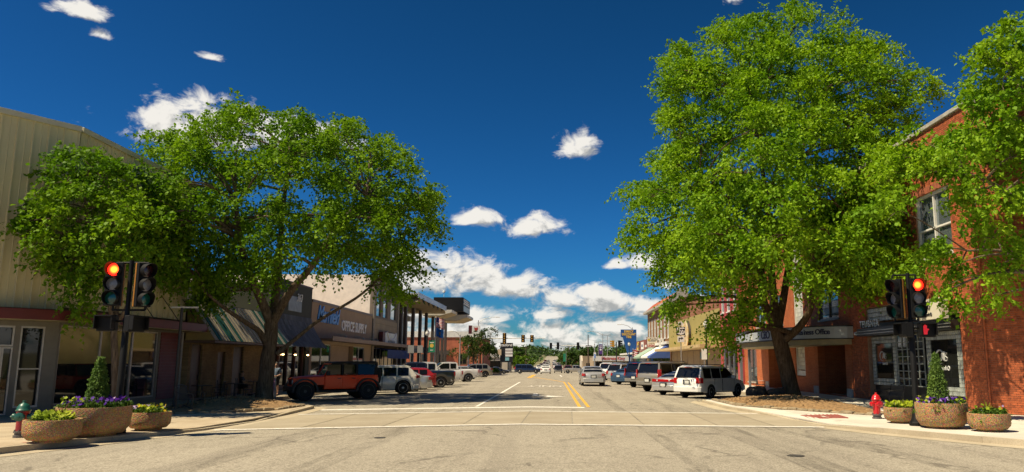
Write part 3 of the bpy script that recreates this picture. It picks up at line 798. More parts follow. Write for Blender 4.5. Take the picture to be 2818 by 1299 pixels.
# lanterns
LAMPG = M('lantern_glow', (1.0, .62, .25), .3, 0, emit=9.0)
def lantern(y, label):
    t = thing('wall_lantern', label, 'lantern', (XL + .02, y, 2.25), group='lit lanterns on the olive shop')
    b = MB(); b.tube([(0, 0, .3), (.16, 0, .33), (.2, 0, .25)], .014, 6); b.build('bracket', BLACK_M, t)
    b = MB(); b.lathe([(.02, .27), (.11, .17), (.12, .16)], 6, (.2, 0, 0)); b.build('cap', BLACK_M, t)
    b = MB(); b.lathe([(.05, -.13), (.055, -.1), (.09, .15)], 6, (.2, 0, 0)); b.build('pane', M('lantern_glass', (.5, .42, .3), .2), t)
    for k in range(6):
        a = k * math.pi / 3; b2 = MB(); b2.tube([(.2 + .058 * math.cos(a), .058 * math.sin(a), -.12), (.2 + .095 * math.cos(a), .095 * math.sin(a), .16)], .006, 4); b2.build('cage_bar', BLACK_M, t)
    b = MB(); b.lathe([(.01, -.07), (.075, -.03), (.08, .02), (.03, .07)], 8, (.2, 0, 0)); g = b.build('flame', LAMPG, t)
for y, l in ((50.9, 'lit carriage lantern nearest the broad tree trunk'), (53.3, 'lit carriage lantern in the middle of the three on the olive shop'), (56.0, 'lit carriage lantern beside the office supply shop window')): lantern(y + .02, l)

# ---- office supply shop
OFFT = M('tan_render', (.33, .24, .155), .85, .07, 1.0, .25, 60, world=True)
ofs = thing('office_supply_shop', 'tan rendered single storey shop with blue script and white letters above a thin canopy', 'building', (XL, 57.1, 0))
m = MB(); wall(m, (XL, 57.1, 0), Y, 19.0, 0, 6.1, .35, X, [(.5, 5.4, .5, 3.1), (5.5, 12.3, .02, 3.1), (12.4, 16.4, .5, 3.1)]); m.build('front_wall', OFFT, ofs, world=True)
m = MB(); m.box(XL - 20, XL - .36, 57.1, 76.1, 0, 5.6); m.build('wall', OFFT, ofs, world=True)
m = MB(); m.box(XL - .4, XL + .06, 57.08, 76.12, 6.102, 6.3); m.build('coping', M('brown_cap', (.16, .105, .065), .5), ofs, world=True)
for a, b in ((57.6, 60.0), (60.0, 62.5), (69.5, 71.5), (71.5, 73.5)): pane_win(ofs, (XL, a, 0), Y, X, b - a, .5, 3.1, ALU, GLASS, .05)
m = MB(); m.box(XL - 1.6, XL - 1.5, 62.6, 69.4, .02, 3.1); m.build('entrance', GLASS, ofs, world=True)
m = MB(); m.box(XL - 1.5, XL - .352, 62.62, 62.7, .02, 3.1); m.box(XL - 1.5, XL - .352, 69.3, 69.38, .02, 3.1); m.build('entrance_return', M('brown_cap', (.16, .105, .065), .5), ofs, world=True)
m = MB(); m.box(XL + .002, XL + 1.5, 57.3, 94.5, 3.35, 3.47); m.build('canopy', M('canopy_brown', (.15, .10, .065), .6, .15, 1), ofs, world=True)
m = MB(); m.box(XL + 1.502, XL + 1.56, 57.3, 94.5, 3.3, 3.62); m.build('canopy_edge', M('canopy_brown_edge', (.21, .14, .09), .6, .15, 1), ofs, world=True)
for yy in (64, 69.8, 75.5):
    b = MB(); b.lathe([(.02, .12), (.11, .02), (.12, 0)], 10, (XL + .75, yy, 3.75)); b.tube([(XL + .02, yy, 4.0), (XL + .75, yy, 3.9)], .02, 6); b.build('gooseneck_lamp', M('cream_cap', (.52, .49, .36)), ofs, world=True)
BLUE_L = M('blue_letters', (.015, .20, .62), .4, .05); WHITE_L = M('white_letters', (.82, .80, .75), .5, .05); BLK_L = M('black_letters', (.015, .015, .018), .5, .05)
text('Merrifield', 'lettering', BLUE_L, ofs, (XL + .02, 61.2, 5.28), Y, Z, 1.75, .06, shear=.35, bold=.028, space=.86)
text('OFFICE SUPPLY', 'lettering', WHITE_L, ofs, (XL + .02, 69.4, 4.72), Y, Z, 1.18, .06, bold=.03, sx=1.08)

# ---- tall building whose cream side wall shows above the office shop; windowed front
CREAM = M('cream_stucco', (.88, .81, .70), .9, .08, 1.6, .4, 20, world=True, dirt=((.68, .55, .42), .35))
b6 = thing('cream_block', 'two storey block with bright cream side wall and boarded tan front with tall upper windows', 'building', (XL, 76.2, 0))
m = MB(); m.box(XL - 24, XL - .3, 76.2, 76.5, 0, 10.2); m.build('side_wall', CREAM, b6, world=True)
FRB = M('front_beige', (.30, .245, .16), .8, .1, 1.2, world=True); FRG = M('front_taupe', (.20, .165, .125), .8, .12, 1.2, world=True)
m = MB(); wall(m, (XL, 76.2, 0), Y, 12.6, 0, 10.2, .29, X, [(1.6, 3.7, 6.2, 9.2), (4.7, 6.8, 6.2, 9.2), (8.4, 11.4, 6.2, 9.2), (.6, 12.2, .4, 3.1)]); m.build('front_wall', FRG, b6, world=True)
m = MB(); m.box(XL - 24, XL - .302, 76.502, 88.8, 0, 9.9); m.build('wall', CREAM, b6, world=True)
for a, w in ((77.8, 2.1), (80.9, 2.1), (84.6, 3.0)): pane_win(b6, (XL, a, 0), Y, X, w, 6.2, 9.2, FRG, GLASS_UP, .12, .2, trans=(8.2,))
for k_, (za, zb) in enumerate(((4.05, 4.9), (4.92, 5.55), (5.57, 6.05))):
    m = MB(); m.box(XL + .002, XL + .06, 76.9, 88.0, za, zb); m.build('board', FRB, b6, world=True)
m = MB(); m.box(XL - .2, XL + .12, 76.22, 76.85, .0, 10.3); m.build('pilaster', M('pilaster_grey', (.27, .24, .19), .8, .15, 3), b6, world=True)
m = MB(); m.box(XL - .2, XL + .12, 88.05, 88.75, .0, 10.3); m.build('pilaster', M('pilaster_grey', (.27, .24, .19), .8, .15, 3), b6, world=True)
pane_win(b6, (XL, 76.8, 0), Y, X, 5.6, .4, 3.1, ALU, GLASS, .06, mull=(1.9, 3.7)); pane_win(b6, (XL, 82.4, 0), Y, X, 6, .4, 3.1, ALU, GLASS, .06, mull=(2, 4))
AWB = M('blue_canvas', (.012, .035, .16), .8, .15, 1)
aw = thing('blue_awning', 'blue canvas awning under the long canopy of the tan front', 'awning', (XL, 82.5, 2.3))
m = MB(); m.extrude([(XL + .02, 77, 3.15), (XL + 1.45, 77, 2.95), (XL + 1.45, 77, 2.1), (XL + 1.42, 77, 2.1), (XL + 1.42, 77, 2.9), (XL + .02, 77, 3.1)], Y * 11.6); m.build('canvas', AWB, aw, world=True)
m = MB()
for yy in (77.2, 82.8, 88.4): m.tube([(XL + .03, yy, 2.4), (XL + 1.4, yy, 2.3)], .02, 6)
m.build('frame', BLACK_M, aw, world=True)
ps = thing('projecting_sign', 'white and maroon shop sign standing on the brown canopy', 'sign', (XL + .5, 81.5, 4.0))
m = MB(); m.box(XL + .15, XL + .55, 78.7, 85.6, 3.5, 4.75); m.build('cabinet', M('sign_maroon', (.09, .012, .015), .5), ps, world=True)
m = MB(); m.box(XL + .552, XL + .6, 79.6, 85.5, 3.55, 4.7); m.build('face', M('sign_face', (.62, .66, .64), .5), ps, world=True)
m = MB(); ring = [(XL + .615, 82.55 + 2.2 * math.cos(a), 4.85 + .85 * math.sin(a)) for a in np.linspace(math.pi * 1.02, math.pi * 1.98, 14)]
m.tube(ring, .09, 5); m.build('emblem_ring', WHITE_L, ps, world=True)
m = MB()
for i in range(5): m.box(XL + .602, XL + .62, 80.9 + i * .75, 81.35 + i * .75, 3.68, 3.92)
m.build('mark', M('sign_grey_mark', (.12, .15, .15), .6), ps, world=True)

# ---- modern bank with folded-plate canopy
BCOL = M('dark_column', (.060, .048, .042), .6, .15, 2); BPAN = M('bank_panel', (.24, .20, .155), .7, .1, 1, world=True); BWHITE = M('white_canopy', (.66, .64, .58), .6, .06, 1, world=True)
SOF = M('canopy_soffit_tan', (.44, .36, .24), .8, .08, 1, world=True)
BBLK = M('black_cabinet', (.005, .005, .006), .6, .15, 1, spec=.2); BEDGE = M('metal_edge', (.50, .55, .62), .45, .1, 1, metal=.4)
bank = thing('modern_bank', 'modern glass bank with slim dark columns, folded white canopy and black rooftop sign', 'building', (XL, 91, 0))
m = MB(); m.box(XL - 22, XL - 3.2, 89.2, 112, 0, 8.4); m.build('wall', BPAN, bank, world=True)
for a in np.arange(90, 111.5, 2.4):
    m = MB(); m.box(XL - 3.19, XL - 3.1, a, a + 1.3, 3.9, 8.2); m.build('window', GLASS_UP, bank, world=True)
m = MB(); m.box(XL - 3.19, XL - 3.1, 90, 111.5, .1, 2.9); m.build('shopfront', GLASS, bank, world=True)
m = MB(); m.box(XL - 3.1, XL - .2, 90.5, 113.5, 3.0, 3.75); m.build('mezzanine', M('mezzanine_black', (.02, .018, .016), .6), bank, world=True)
for y in (90.9, 93.6, 98.7, 104, 109, 115, 118.5, 121, 125.3, 129):
    m = MB(); m.box(XL - .32, XL + .02, y, y + .55, 0.0, 8.52); m.build('column', BCOL, bank, world=True)
    m = MB(); m.box(XL + .022, XL + .06, y + .4, y + .55, 0.0, 8.5); m.build('column_edge', ALU_D, bank, world=True)
# folded plates
def fold(y0, y1, xf, xb, zc, amp, k, nm):
    w = (y1 - y0) / k
    for i in range(k):
        a, c, b = y0 + i * w, y0 + (i + .5) * w, y0 + (i + 1) * w
        m = MB()
        m.add([(xf, a, zc), (xf, c, zc + amp), (xf, b, zc), (xb, b, zc), (xb, c, zc + .12), (xb, a, zc)], [(0, 1, 4, 5), (1, 2, 3, 4)])
        m.build('soffit_fold', SOF, bank, world=True)
    m = MB(); m.box(xf - .02, xf + .10, y0, y1, zc + amp * .55, zc + amp + .30); m.build('canopy_edge', BEDGE, bank, world=True)
    m = MB(); m.box(xb, xf - .021, y0, y1, zc + amp + .01, zc + amp + .18); m.build('canopy_roof', BWHITE, bank, world=True)
fold(89.0, 112.5, XL + 2.1, XL - 3.6, 8.58, .75, 6, 'a')
def plate(y0, y1, xf, zt, dz):
    m = MB(); m.extrude([(xf, y0, zt), (xf - 4.2, y0, zt - .12), (xf - 4.2, y0, zt - .3 - dz), (xf - 1.6, y0, zt - .34 - dz), (xf, y0, zt - .38)], Y * (y1 - y0)); m.build('stepped_plate', BWHITE, bank, world=True)
    m = MB(); m.extrude([(xf - .05, y0 + .1, zt - .40), (xf - 1.6, y0 + .1, zt - .37 - dz), (xf - 4.15, y0 + .1, zt - .33 - dz), (xf - 4.15, y0 + .1, zt - .36 - dz), (xf - 1.6, y0 + .1, zt - .40 - dz)], Y * (y1 - y0 - .2)); m.build('plate_soffit', SOF, bank, world=True)
plate(112.8, 119.5, XL + 2.9, 9.2, .5); plate(119.8, 128.8, XL + 4.4, 8.9, .55)
m = MB(); m.box(XL - .4, XL + 4.0, 117.2, 127.0, 9.25, 11.35); m.build('sign_cabinet', BBLK, bank, world=True)
m = MB(); m.box(XL + 4.002, XL + 4.05, 117.4, 126.8, 10.25, 11.25); m.build('sign_face', M('sign_dimgrey', (.16, .16, .155), .5), bank, world=True)
m = MB(); m.box(XL + 4.002, XL + 4.06, 117.6, 126.6, 9.3, 10.15); m.build('sign_screen', M('sign_screen', (.035, .03, .028), .3), bank, world=True)
m = MB()
for r_ in range(3): m.box(XL + 4.052, XL + 4.07, 118.2, 125.8 - r_ * 1.2, 10.42 + r_ * .28, 10.54 + r_ * .28)
m.build('sign_line', WHITE_L, bank, world=True)
b = MB(); b.tube([(XL + 1, 118, 11.35), (XL + 1, 118, 12.15)], .03, 6); b.lathe([(.05, 0), (.2, .05), (.2, .3), (.05, .34)], 10, (XL + 1, 118, 12.1)); b.build('rooftop_lamp', M('lamp_white', (.7, .7, .66), .5), bank, world=True)
b = MB(); b.lathe([(.42, 0), (.42, .62), (.1, .68)], 14, (XL - .9, 100, 6.85)); b.tube([(XL - .9, 100, 7.5), (XL - .9, 100, 8.55)], .03, 6); b.build('hanging_lamp', M('lamp_white', (.7, .7, .66), .5), bank, world=True)
# ------------------------------------------------------------------ right side of the street (facades on x = 15.2)
XR = 15.2
NX = Vector((-1, 0, 0))
BRICK = M('red_brick', (.40, .098, .030), .85, .25, 6, .5, 50, island=.34)
MORT = M('brick_mortar', (.33, .20, .12), .95, .15, 6, world=True)
CAPST = M('grey_coping_stone', (.38, .355, .30), .85, .2, 3, .4, 18, dirt=((.22, .20, .16), .6))
WHT = M('white_trim', (.68, .66, .60), .6, .08, 3)
BLKF = M('black_shopfront', (.018, .018, .016), .3, .2, 2, spec=.6)
GBLK = M('glass_block', (.30, .33, .30), .12, .25, 9, .6, 26, spec=.7, island=.3)
CHR = M('chrome_strip', (.55, .55, .53), .25, .1, 2, metal=.8)
cnb = thing('corner_bank', 'three bay red brick corner bank with black and glass block shopfront', 'building', (XR, 27, 0))
yN, yF, HB = 27.0, 39.2, 11.15
LEN = yF - yN
op = [(1.5, 10.2, 0.02, 3.62), (1.6, 4.4, 5.95, 8.55), (8.3, 11.0, 5.95, 8.55), (6.0, 10.2, 3.62, 4.32)]
wall(m := MB(), (XR + .014, yN, 0), Y, LEN, 0, HB, .35, NX, op); m.build('wall', MORT, cnb, world=True)
bricks(cnb, (XR + .014, yN, 0), Y, NX, LEN, 0.02, HB, BRICK, op, singles=60, near=(0, 20, 1.5))
D45 = Vector((math.sin(R(42)), -math.cos(R(42)), 0)); N45 = Vector((-math.cos(R(42)), -math.sin(R(42)), 0))
CO = Vector((XR, yN, 0))
wall(m := MB(), CO - N45 * .014 + D45 * .03, D45, 4.4, 0, HB, .35, N45, []); m.build('corner_wall', MORT, cnb, world=True)
bricks(cnb, CO - N45 * .014 + D45 * .07, D45, N45, 4.3, .02, HB, BRICK, [], singles=230, near=(3, 10, 2.5))
E1 = CO + D45 * 4.4
m = MB(); m.prism([(XR + .4, yN + .3), (XR + .4, yF), (XR + 22, yF), (XR + 22, E1.y), (E1.x + .3, E1.y)], 0, HB - .4); m.build('core_wall', MORT, cnb, world=True)
m = MB(); m.obox((XR - .09, yN - .03, HB), Y * (LEN + .03), X * .5, Z * .17); m.obox(CO + N45 * .09 + Z * HB, D45 * 4.4, -N45 * .5, Z * .172); m.build('coping', CAPST, cnb, world=True, bevel=.02)
m = MB(); m.obox(CO + N45 * .02 + D45 * .04, D45 * .06, N45 * .03, Z * HB * .97); m.build('corner_bead', BRICK, cnb, world=True)
for a in (28.6, 35.3):
    pane_win(cnb, (XR + .03, a, 0), Y, NX, 2.8 if a < 30 else 2.7, 5.95, 8.55, WHT, GLASS_UP, .10, .22, mull=(1.4,), trans=(7.1,), sill=WHT)
m = MB(); m.obox((XR - .03, 28.4, 8.55), Y * 3.2, X * .06, Z * .28); m.obox((XR - .03, 35.1, 8.55), Y * 3.1, X * .06, Z * .28); m.build('lintel', M('brick_lintel', (.30, .085, .04), .85, .25, 9), cnb, world=True)
# shopfront
m = MB(); m.box(XR + .28, XR + .34, 28.5, 37.2, .02, 3.6); m.build('shopfront', BLKF, cnb, world=True)
def gblocks(y0, y1, z0, z1, b=.145, inner=None, dx=.10):
    ny, nz = max(1, round((y1 - y0) / b)), max(1, round((z1 - z0) / b)); wy, wz = (y1 - y0) / ny, (z1 - z0) / nz
    m = MB(); m.box(0, .09, .004, wy - .004, .004, wz - .004); me = m.mesh('glass_block'); me.materials.append(GBLK)
    bm = bmesh.new(); bm.from_mesh(me); bmesh.ops.bevel(bm, geom=bm.edges, offset=.012, segments=1, affect='EDGES'); bm.to_mesh(me); bm.free()
    for i in range(ny):
        for j in range(nz):
            y, z = y0 + i * wy, z0 + j * wz
            if inner and inner[0] - .01 < y + wy / 2 < inner[1] + .01 and inner[2] - .01 < z + wz / 2 < inner[3] + .01: continue
            link('glass_block', me, cnb, (XR + dx - cnb.location.x, y - cnb.location.y, z - cnb.location.z))
gblocks(34.35, 36.95, .72, 2.95, .165, (34.66, 36.6, 1.03, 2.62))
gblocks(28.75, 31.5, .50, 2.98, .165, (29.05, 31.2, .82, 2.66))
# lattice bay of clear blocks between the two windows
m = MB()
for i in range(6): m.box(XR + .12, XR + .16, 31.75 + i * .5, 31.81 + i * .5, .75, 2.95)
for j in range(8): m.box(XR + .125, XR + .155, 31.75, 34.3, .75 + j * .31, .79 + j * .31)
m.build('block_lattice', M('lattice_grey', (.26, .28, .25), .4, .2, 6), cnb, world=True)
for a, b, z0_, z1_ in ((34.66, 36.62, 1.03, 2.62), (29.05, 31.2, .82, 2.66), (31.78, 34.28, .78, 2.95)):
    m = MB(); m.box(XR + .15, XR + .17, a, b, z0_, z1_); m.build('window', GLASS, cnb, world=True)
gblocks(33.05, 37.15, 3.66, 4.3, .205, dx=.06)
m = MB(); m.box(XR - .35, XR + .3, 28.55, 37.55, 3.0, 3.36); m.build('fascia', BLKF, cnb, world=True)
for z_ in (3.08, 3.2):
    m = MB(); m.box(XR - .385, XR - .352, 28.5, 37.6, z_, z_ + .035); m.build('chrome_strip', CHR, cnb, world=True)
m = MB(); m.tube([(XR - .34, 37.58, 3.14), (XR - .34, 37.72, 3.14)], .1, 10); m.build('chrome_end', CHR, cnb, world=True)
def rtext(b, nm, mat, par, y, z, size, x=XR, **k): return text(b, nm, mat, par, (x, y, z), -Y, Z, size, **k)
rtext('TEUBNER', 'lettering', CHR, cnb, 36.2, 3.54, .46, XR - .25, extrude=.04, bold=.006, space=1.2)
def bank_mark(parent, x, yc, zc, s, mat, word=True, smat=None):
    """the bank's swash: an open ring with N B in script"""
    m = MB(); ring = [(x, yc + s * (.42 - .55 * math.cos(a)), zc + s * .48 * math.sin(a)) for a in np.linspace(-.5, 5.1, 26)]
    m.tube(ring, [s * (.015 + .05 * abs(math.sin(i / 25 * math.pi))) for i in range(26)], 5)
    P = lambda u, v: (x - .004, yc + s * (.55 - u), zc + s * v)
    m.tube([P(.32, -.25), P(.45, .25), P(.62, -.2), P(.80, .38)], s * .045, 5)
    m.tube([P(.78, -.25), P(.84, .35), P(1.12, .28), P(.92, .06), P(1.2, -.08), P(1.1, -.28), P(.72, -.26)], s * .04, 5)
    m.tube([P(.35, .0), P(.6, .33), P(.8, .38)], s * .03, 5)
    m.build('emblem', mat, parent, world=True)
    if word:
        rtext('bank', 'lettering', mat, parent, yc - s * .05, zc - s * .80, s * .42, x, bold=.006 * s)
        m = MB(); m.tube([(x, yc - s * .72 + s * .14 * math.cos(a), zc - s * .80 + s * .14 * math.sin(a)) for a in np.linspace(0, 6.2, 12)], s * .04, 5); m.build('emblem_dot', mat, parent, world=True)
DECAL = M('white_decal', (.55, .56, .55), .5, .05); 
bank_mark(cnb, XR + .14, 35.75, 2.05, .42, DECAL); bank_mark(cnb, XR + .14, 30.25, 1.98, .55, DECAL)
sg = thing('bank_sign', 'white bank sign board with black swash emblem above the shopfront window', 'sign', (XR - .3, 29.8, 3.7))
m = MB(); m.box(XR - .5, XR - .2, 28.9, 30.95, 3.42, 4.22); m.build('board', M('sign_ivory', (.62, .58, .46), .5, .06), sg, world=True)
m = MB(); m.box(XR - .2, XR + .02, 29.6, 30.2, 3.6, 3.9); m.build('bracket', BLACK_M, sg, world=True)
bank_mark(sg, XR - .515, 29.95, 3.95, .42, BLK_L)

# ---- business office with the rounded canopy
OBRK = brick_mat('orange_brick', (.46, .125, .042), (.37, .090, .030), (.42, .22, .12), 'y', mixn=.3)
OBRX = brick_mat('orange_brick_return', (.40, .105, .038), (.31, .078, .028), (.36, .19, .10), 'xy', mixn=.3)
cbo = thing('business_office', 'orange brick two storey office with tall glass block strips behind a rounded grey canopy', 'building', (XR, 39.25, 0))
OL = 22.3; op = [(.9, 5.1, .02, 3.0), (7.4, 9.2, .9, 9.0), (10.6, 15.4, .02, 3.0), (1.5, 4.6, 4.1, 6.2), (2.0, 4.4, 7.4, 9.0), (11.5, 13.2, 4.2, 6.2), (15.8, 18.2, 4.3, 6.3), (18.6, 21.2, .3, 2.9)]
wall(m := MB(), (XR, 39.25, 0), Y, OL, 0, 10.3, .4, NX, op); m.build('wall', OBRK, cbo, world=True)
m = MB(); m.box(XR + 3.2, XR + 22, 39.25, 61.5, 0, 9.9); m.build('core_wall', OBRX, cbo, world=True)
m = MB(); m.box(XR + .402, XR + 3.19, 39.25, 61.5, 9.4, 9.9); m.build('roof', ROOFTAR, cbo, world=True)
m = MB(); m.box(XR - .1, XR + .45, 39.22, 61.55, 10.302, 10.5); m.build('coping', CAPST, cbo, world=True)
for a, b in ((.9, 5.1), (10.6, 15.4)):
    for q_ in (a - .3, b): m = MB(); m.box(XR + .402, XR + 2.4, 39.25 + q_, 39.25 + q_ + .3, 0, 3.0); m.build('recess_wall', OBRX, cbo, world=True)
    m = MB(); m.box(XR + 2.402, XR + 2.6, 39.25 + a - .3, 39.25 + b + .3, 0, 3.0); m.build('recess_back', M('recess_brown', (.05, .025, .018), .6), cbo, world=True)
    m = MB(); m.box(XR + 2.32, XR + 2.40, 39.25 + a + 1.0, 39.25 + a + 2.1, .03, 2.3); d_ = m.build('door', GLASS, cbo, world=True)
    m = MB(); m.tube([(XR + 2.27, 39.25 + a + 1.15, .9), (XR + 2.27, 39.25 + a + 1.15, 1.4)], .02, 6); local_build(m, 'handle', CHR, d_, cbo)
    m = MB(); m.box(XR + .402, XR + 2.4, 39.25 + a, 39.25 + b, 3.0, 3.2); m.build('recess_ceiling', SOFF, cbo, world=True)
for y_, z_ in ((39.3, .02), (44.4, .02), (49.0, .02), (54.7, .02)):
    m = MB(); m.box(XR - .04, XR - .003, y_, y_ + .8, .0, .42); m.build('stone_base', CAPST, cbo, world=True)
m = MB(); m.box(XR + .1, XR + .2, 46.7, 48.4, .95, 1.25); m.build('window', WHT, cbo, world=True)
GBW = M('bright_glass_block', (.62, .60, .50), .2, .15, 5, .5, 18, island=.2)
m = MB(); m.box(0, .1, .005, .245, .005, .245); me = m.mesh('glass_block'); me.materials.append(GBW)
for i in range(5):
    for j in range(31):
        z_ = 1.3 + j * .25
        if 2.25 < z_ + .1 < 2.9 and False: continue
        link('glass_block', me, cbo, (.10, 46.9 + i * .29 - 39.25, z_))
m = MB(); m.box(XR + .05, XR + .25, 46.66, 46.85, .95, 9.0); m.box(XR + .05, XR + .25, 48.36, 48.44, .95, 9.0); m.build('strip_frame', WHT, cbo, world=True)
for a, b, z0_, z1_ in ((1.5, 4.6, 4.1, 6.2), (2.0, 4.4, 7.4, 9.0), (11.5, 13.2, 4.2, 6.2), (15.8, 18.2, 4.3, 6.3), (18.6, 21.2, .3, 2.9)):
    pane_win(cbo, (XR, 39.25 + a, 0), Y, NX, b - a, z0_, z1_, M('dark_bronze', (.06, .05, .045), .4), GLASS_UP, .08, .2, mull=((b - a) / 2,), sill=CAPST)
# canopy: half ellipse
cyc, ax_, by_ = 47.6, 3.35, 8.7
arc = [(XR - ax_ * math.sin(t), cyc - by_ * math.cos(t)) for t in np.linspace(.0, math.pi, 37)]
GREYC = M('grey_enamel', (.40, .43, .45), .35, .06, 1.2, world=True); 
m = MB()
for (xa, ya), (xb, yb) in zip(arc, arc[1:]): m.add([(xa, ya, 2.98), (xb, yb, 2.98), (xb, yb, 3.56), (xa, ya, 3.56)], [(3, 2, 1, 0)])
m.build('canopy_fascia', GREYC, cbo, world=True, smooth=40)
off = lambda d: [(XR - (ax_ + d) * math.sin(t), cyc - (by_ + d) * math.cos(t)) for t in np.linspace(.0, math.pi, 37)]
for d, z0_, z1_, mt, nm in ((.05, 3.561, 3.62, BLACK_M, 'canopy_top_trim'), (.05, 2.93, 2.979, BLACK_M, 'canopy_lower_trim'), (-.25, 2.66, 2.929, SOFF, 'canopy_soffit')):
    m = MB(); m.prism(off(d), z0_, z1_); m.build(nm, mt, cbo, world=True)
def arc_text(s, t0, z, size, mat, step):
    t = t0
    for ch in s:
        w = size * (.34 if ch in 'ilft' else .62 if ch not in 'CBOm' else .78) * step
        if ch != ' ':
            p = Vector((XR - (ax_ + .02) * math.sin(t), cyc - (by_ + .02) * math.cos(t), z))
            tg = Vector((ax_ * -math.cos(t), by_ * math.sin(t), 0)).normalized()   # towards larger t
            o = text(ch, 'lettering', mat, cbo, p, -tg, Z, size, .012, bold=.008)
        dl = math.hypot(ax_ * math.cos(t), by_ * math.sin(t)); t -= w / dl
NAVY = M('navy_letters', (.03, .035, .08), .5, .05)
arc_text('CBO', 1.20, 3.27, .62, NAVY, .72)
arc_text('Central Business Office', 0.88, 3.30, .38, NAVY, .66)
m = MB(); t_ = 1.42; m.box(XR - ax_ * math.sin(t_) - .03, XR - ax_ * math.sin(t_) + .02, cyc - by_ * math.cos(t_) - .2, cyc - by_ * math.cos(t_) + .2, 3.08, 3.42); m.build('canopy_plate', WHT, cbo, world=True)
for t_ in (2.0, 2.35, 2.75):
    x_, y_ = XR - (ax_ - .25) * math.sin(t_), cyc - (by_ - .3) * math.cos(t_)
    m = MB(); m.box(x_ - .07, x_ + .07, y_ - .07, y_ + .07, 0, 2.65); m.build('post', M('post_grey', (.16, .17, .19), .5), cbo, world=True)
for y_ in (50.2, 52.2):
    m = MB(); m.lathe([(.05, 0), (.22, .1), (.26, .14), (.26, .2)], 12, (13.2, y_, 3.62)); m.build('canopy_lamp', BLACK_M, cbo, world=True)

# ---- red painted building
RPNT = M('red_painted_brick', (.36, .045, .045), .7, .12, 2, .3, 40, world=True)
rb = thing('red_building', 'narrow red painted building with white sash windows', 'building', (XR, 61.6, 0))
op = [(1.2, 6.4, .1, 3.1), (1.0, 2.2, 6.0, 9.0), (3.4, 4.6, 6.0, 9.0), (5.6, 6.8, 6.0, 9.0)]
wall(m := MB(), (XR - .25, 61.6, 0), Y, 7.4, 0, 11.0, .5, NX, op); m.build('front_wall', RPNT, rb, world=True)
m = MB(); m.box(XR + .26, XR + 20, 61.6, 69.0, 0, 10.6); m.build('wall', RPNT, rb, world=True)
for a in (1.0, 3.4, 5.6): pane_win(rb, (XR - .25, 61.6 + a, 0), Y, NX, 1.2, 6.0, 9.0, WHT, GLASS_UP, .1, .2, trans=(7.4,), sill=WHT)
pane_win(rb, (XR - .25, 62.8, 0), Y, NX, 5.2, .1, 3.1, M('post_grey', (.16, .17, .19), .5), GLASS, .12, .25, mull=(1.7, 3.4))
m = MB(); m.box(XR - .45, XR + .3, 61.58, 69.05, 11.002, 11.25); m.build('cornice', RPNT, rb, world=True)

# ---- olive clad shop with oval sign
OLIVE = M('olive_panel', (.345, .285, .085), .7, .06, 1.2, world=True, stretch=(1, .2, 1))
ol = thing('olive_clad_shop', 'single storey shop with a tall blank olive fascia and thin tan canopy', 'building', (XR, 69.1, 0))
k = 15; wk = 30.8 / k
for i in range(k):
    m = MB(); m.box(XR - .25, XR + .1, 69.1 + i * wk + .012, 69.1 + (i + 1) * wk - .012, 3.35, 6.55); m.build('fascia_panel', OLIVE, ol, world=True)
m = MB(); m.box(XR + .101, XR + 20, 69.1, 99.9, 0, 6.2); m.build('wall', M('tan_wall', (.28, .20, .11), .8), ol, world=True)
for i in range(8): pane_win(ol, (XR + .08, 69.8 + i * 3.7, 0), Y, NX, 3.5, .5, 3.0, M('bronze_frame', (.15, .09, .045), .5), GLASS, .09, .05)
m = MB(); m.box(XR - 2.1, XR + .09, 69.1, 100.0, 3.05, 3.33); m.build('canopy', M('canopy_tan', (.50, .36, .17), .7, .12, 1), ol, world=True)
m = MB(); m.box(XR + .02, XR + .06, 77.4, 80.2, 2.1, 2.75); m.build('shop_sign', M('teal_sign', (.02, .13, .20), .5), ol, world=True)
ov = thing('oval_sign', 'large upright cream oval sign standing off the olive fascia', 'sign', (XR - .5, 85.5, 4.6))
m = MB(); m.lathe([(.001, -.1), (1, -.1), (1, .20), (.001, .20)], 30); m.v = [(XR - .45 + z, 85.8 + x * 2.25, 4.7 + y * 1.58) for x, y, z in m.v]; m.build('body', M('oval_edge', (.05, .04, .03), .6), ov, world=True)
m = MB(); m.lathe([(.001, 0), (.97, 0), (1.0, .0), (1.0, .05), (.001, .05)], 30); m.v = [(XR - .61 + z, 85.8 + x * 2.28, 4.7 + y * 1.6) for x, y, z in m.v]
om = bpy.data.materials.new('oval_face'); om.use_nodes = True; t = NT(om.node_tree); P = t.node('ShaderNodeNewGeometry').outputs['Position']
c = t.mix(t.ramp(t.noise(P, 1.1, 5, .7), .42, .6), (.66, .56, .36), (.56, .36, .12)); t.l.new(c, t.n['Principled BSDF'].inputs['Base Color'])
m.build('face', om, ov, world=True)
m = MB()
m.tube([(XR - .63, 85.9, 5.0), (XR - .63, 85.7, 4.4), (XR - .63, 85.2, 4.1), (XR - .63, 85.5, 3.7)], .06, 5); m.tube([(XR - .63, 86.5, 4.55), (XR - .63, 84.9, 4.6)], .05, 5)
m.build('motif', M('oval_mark', (.30, .25, .2), .6), ov, world=True)

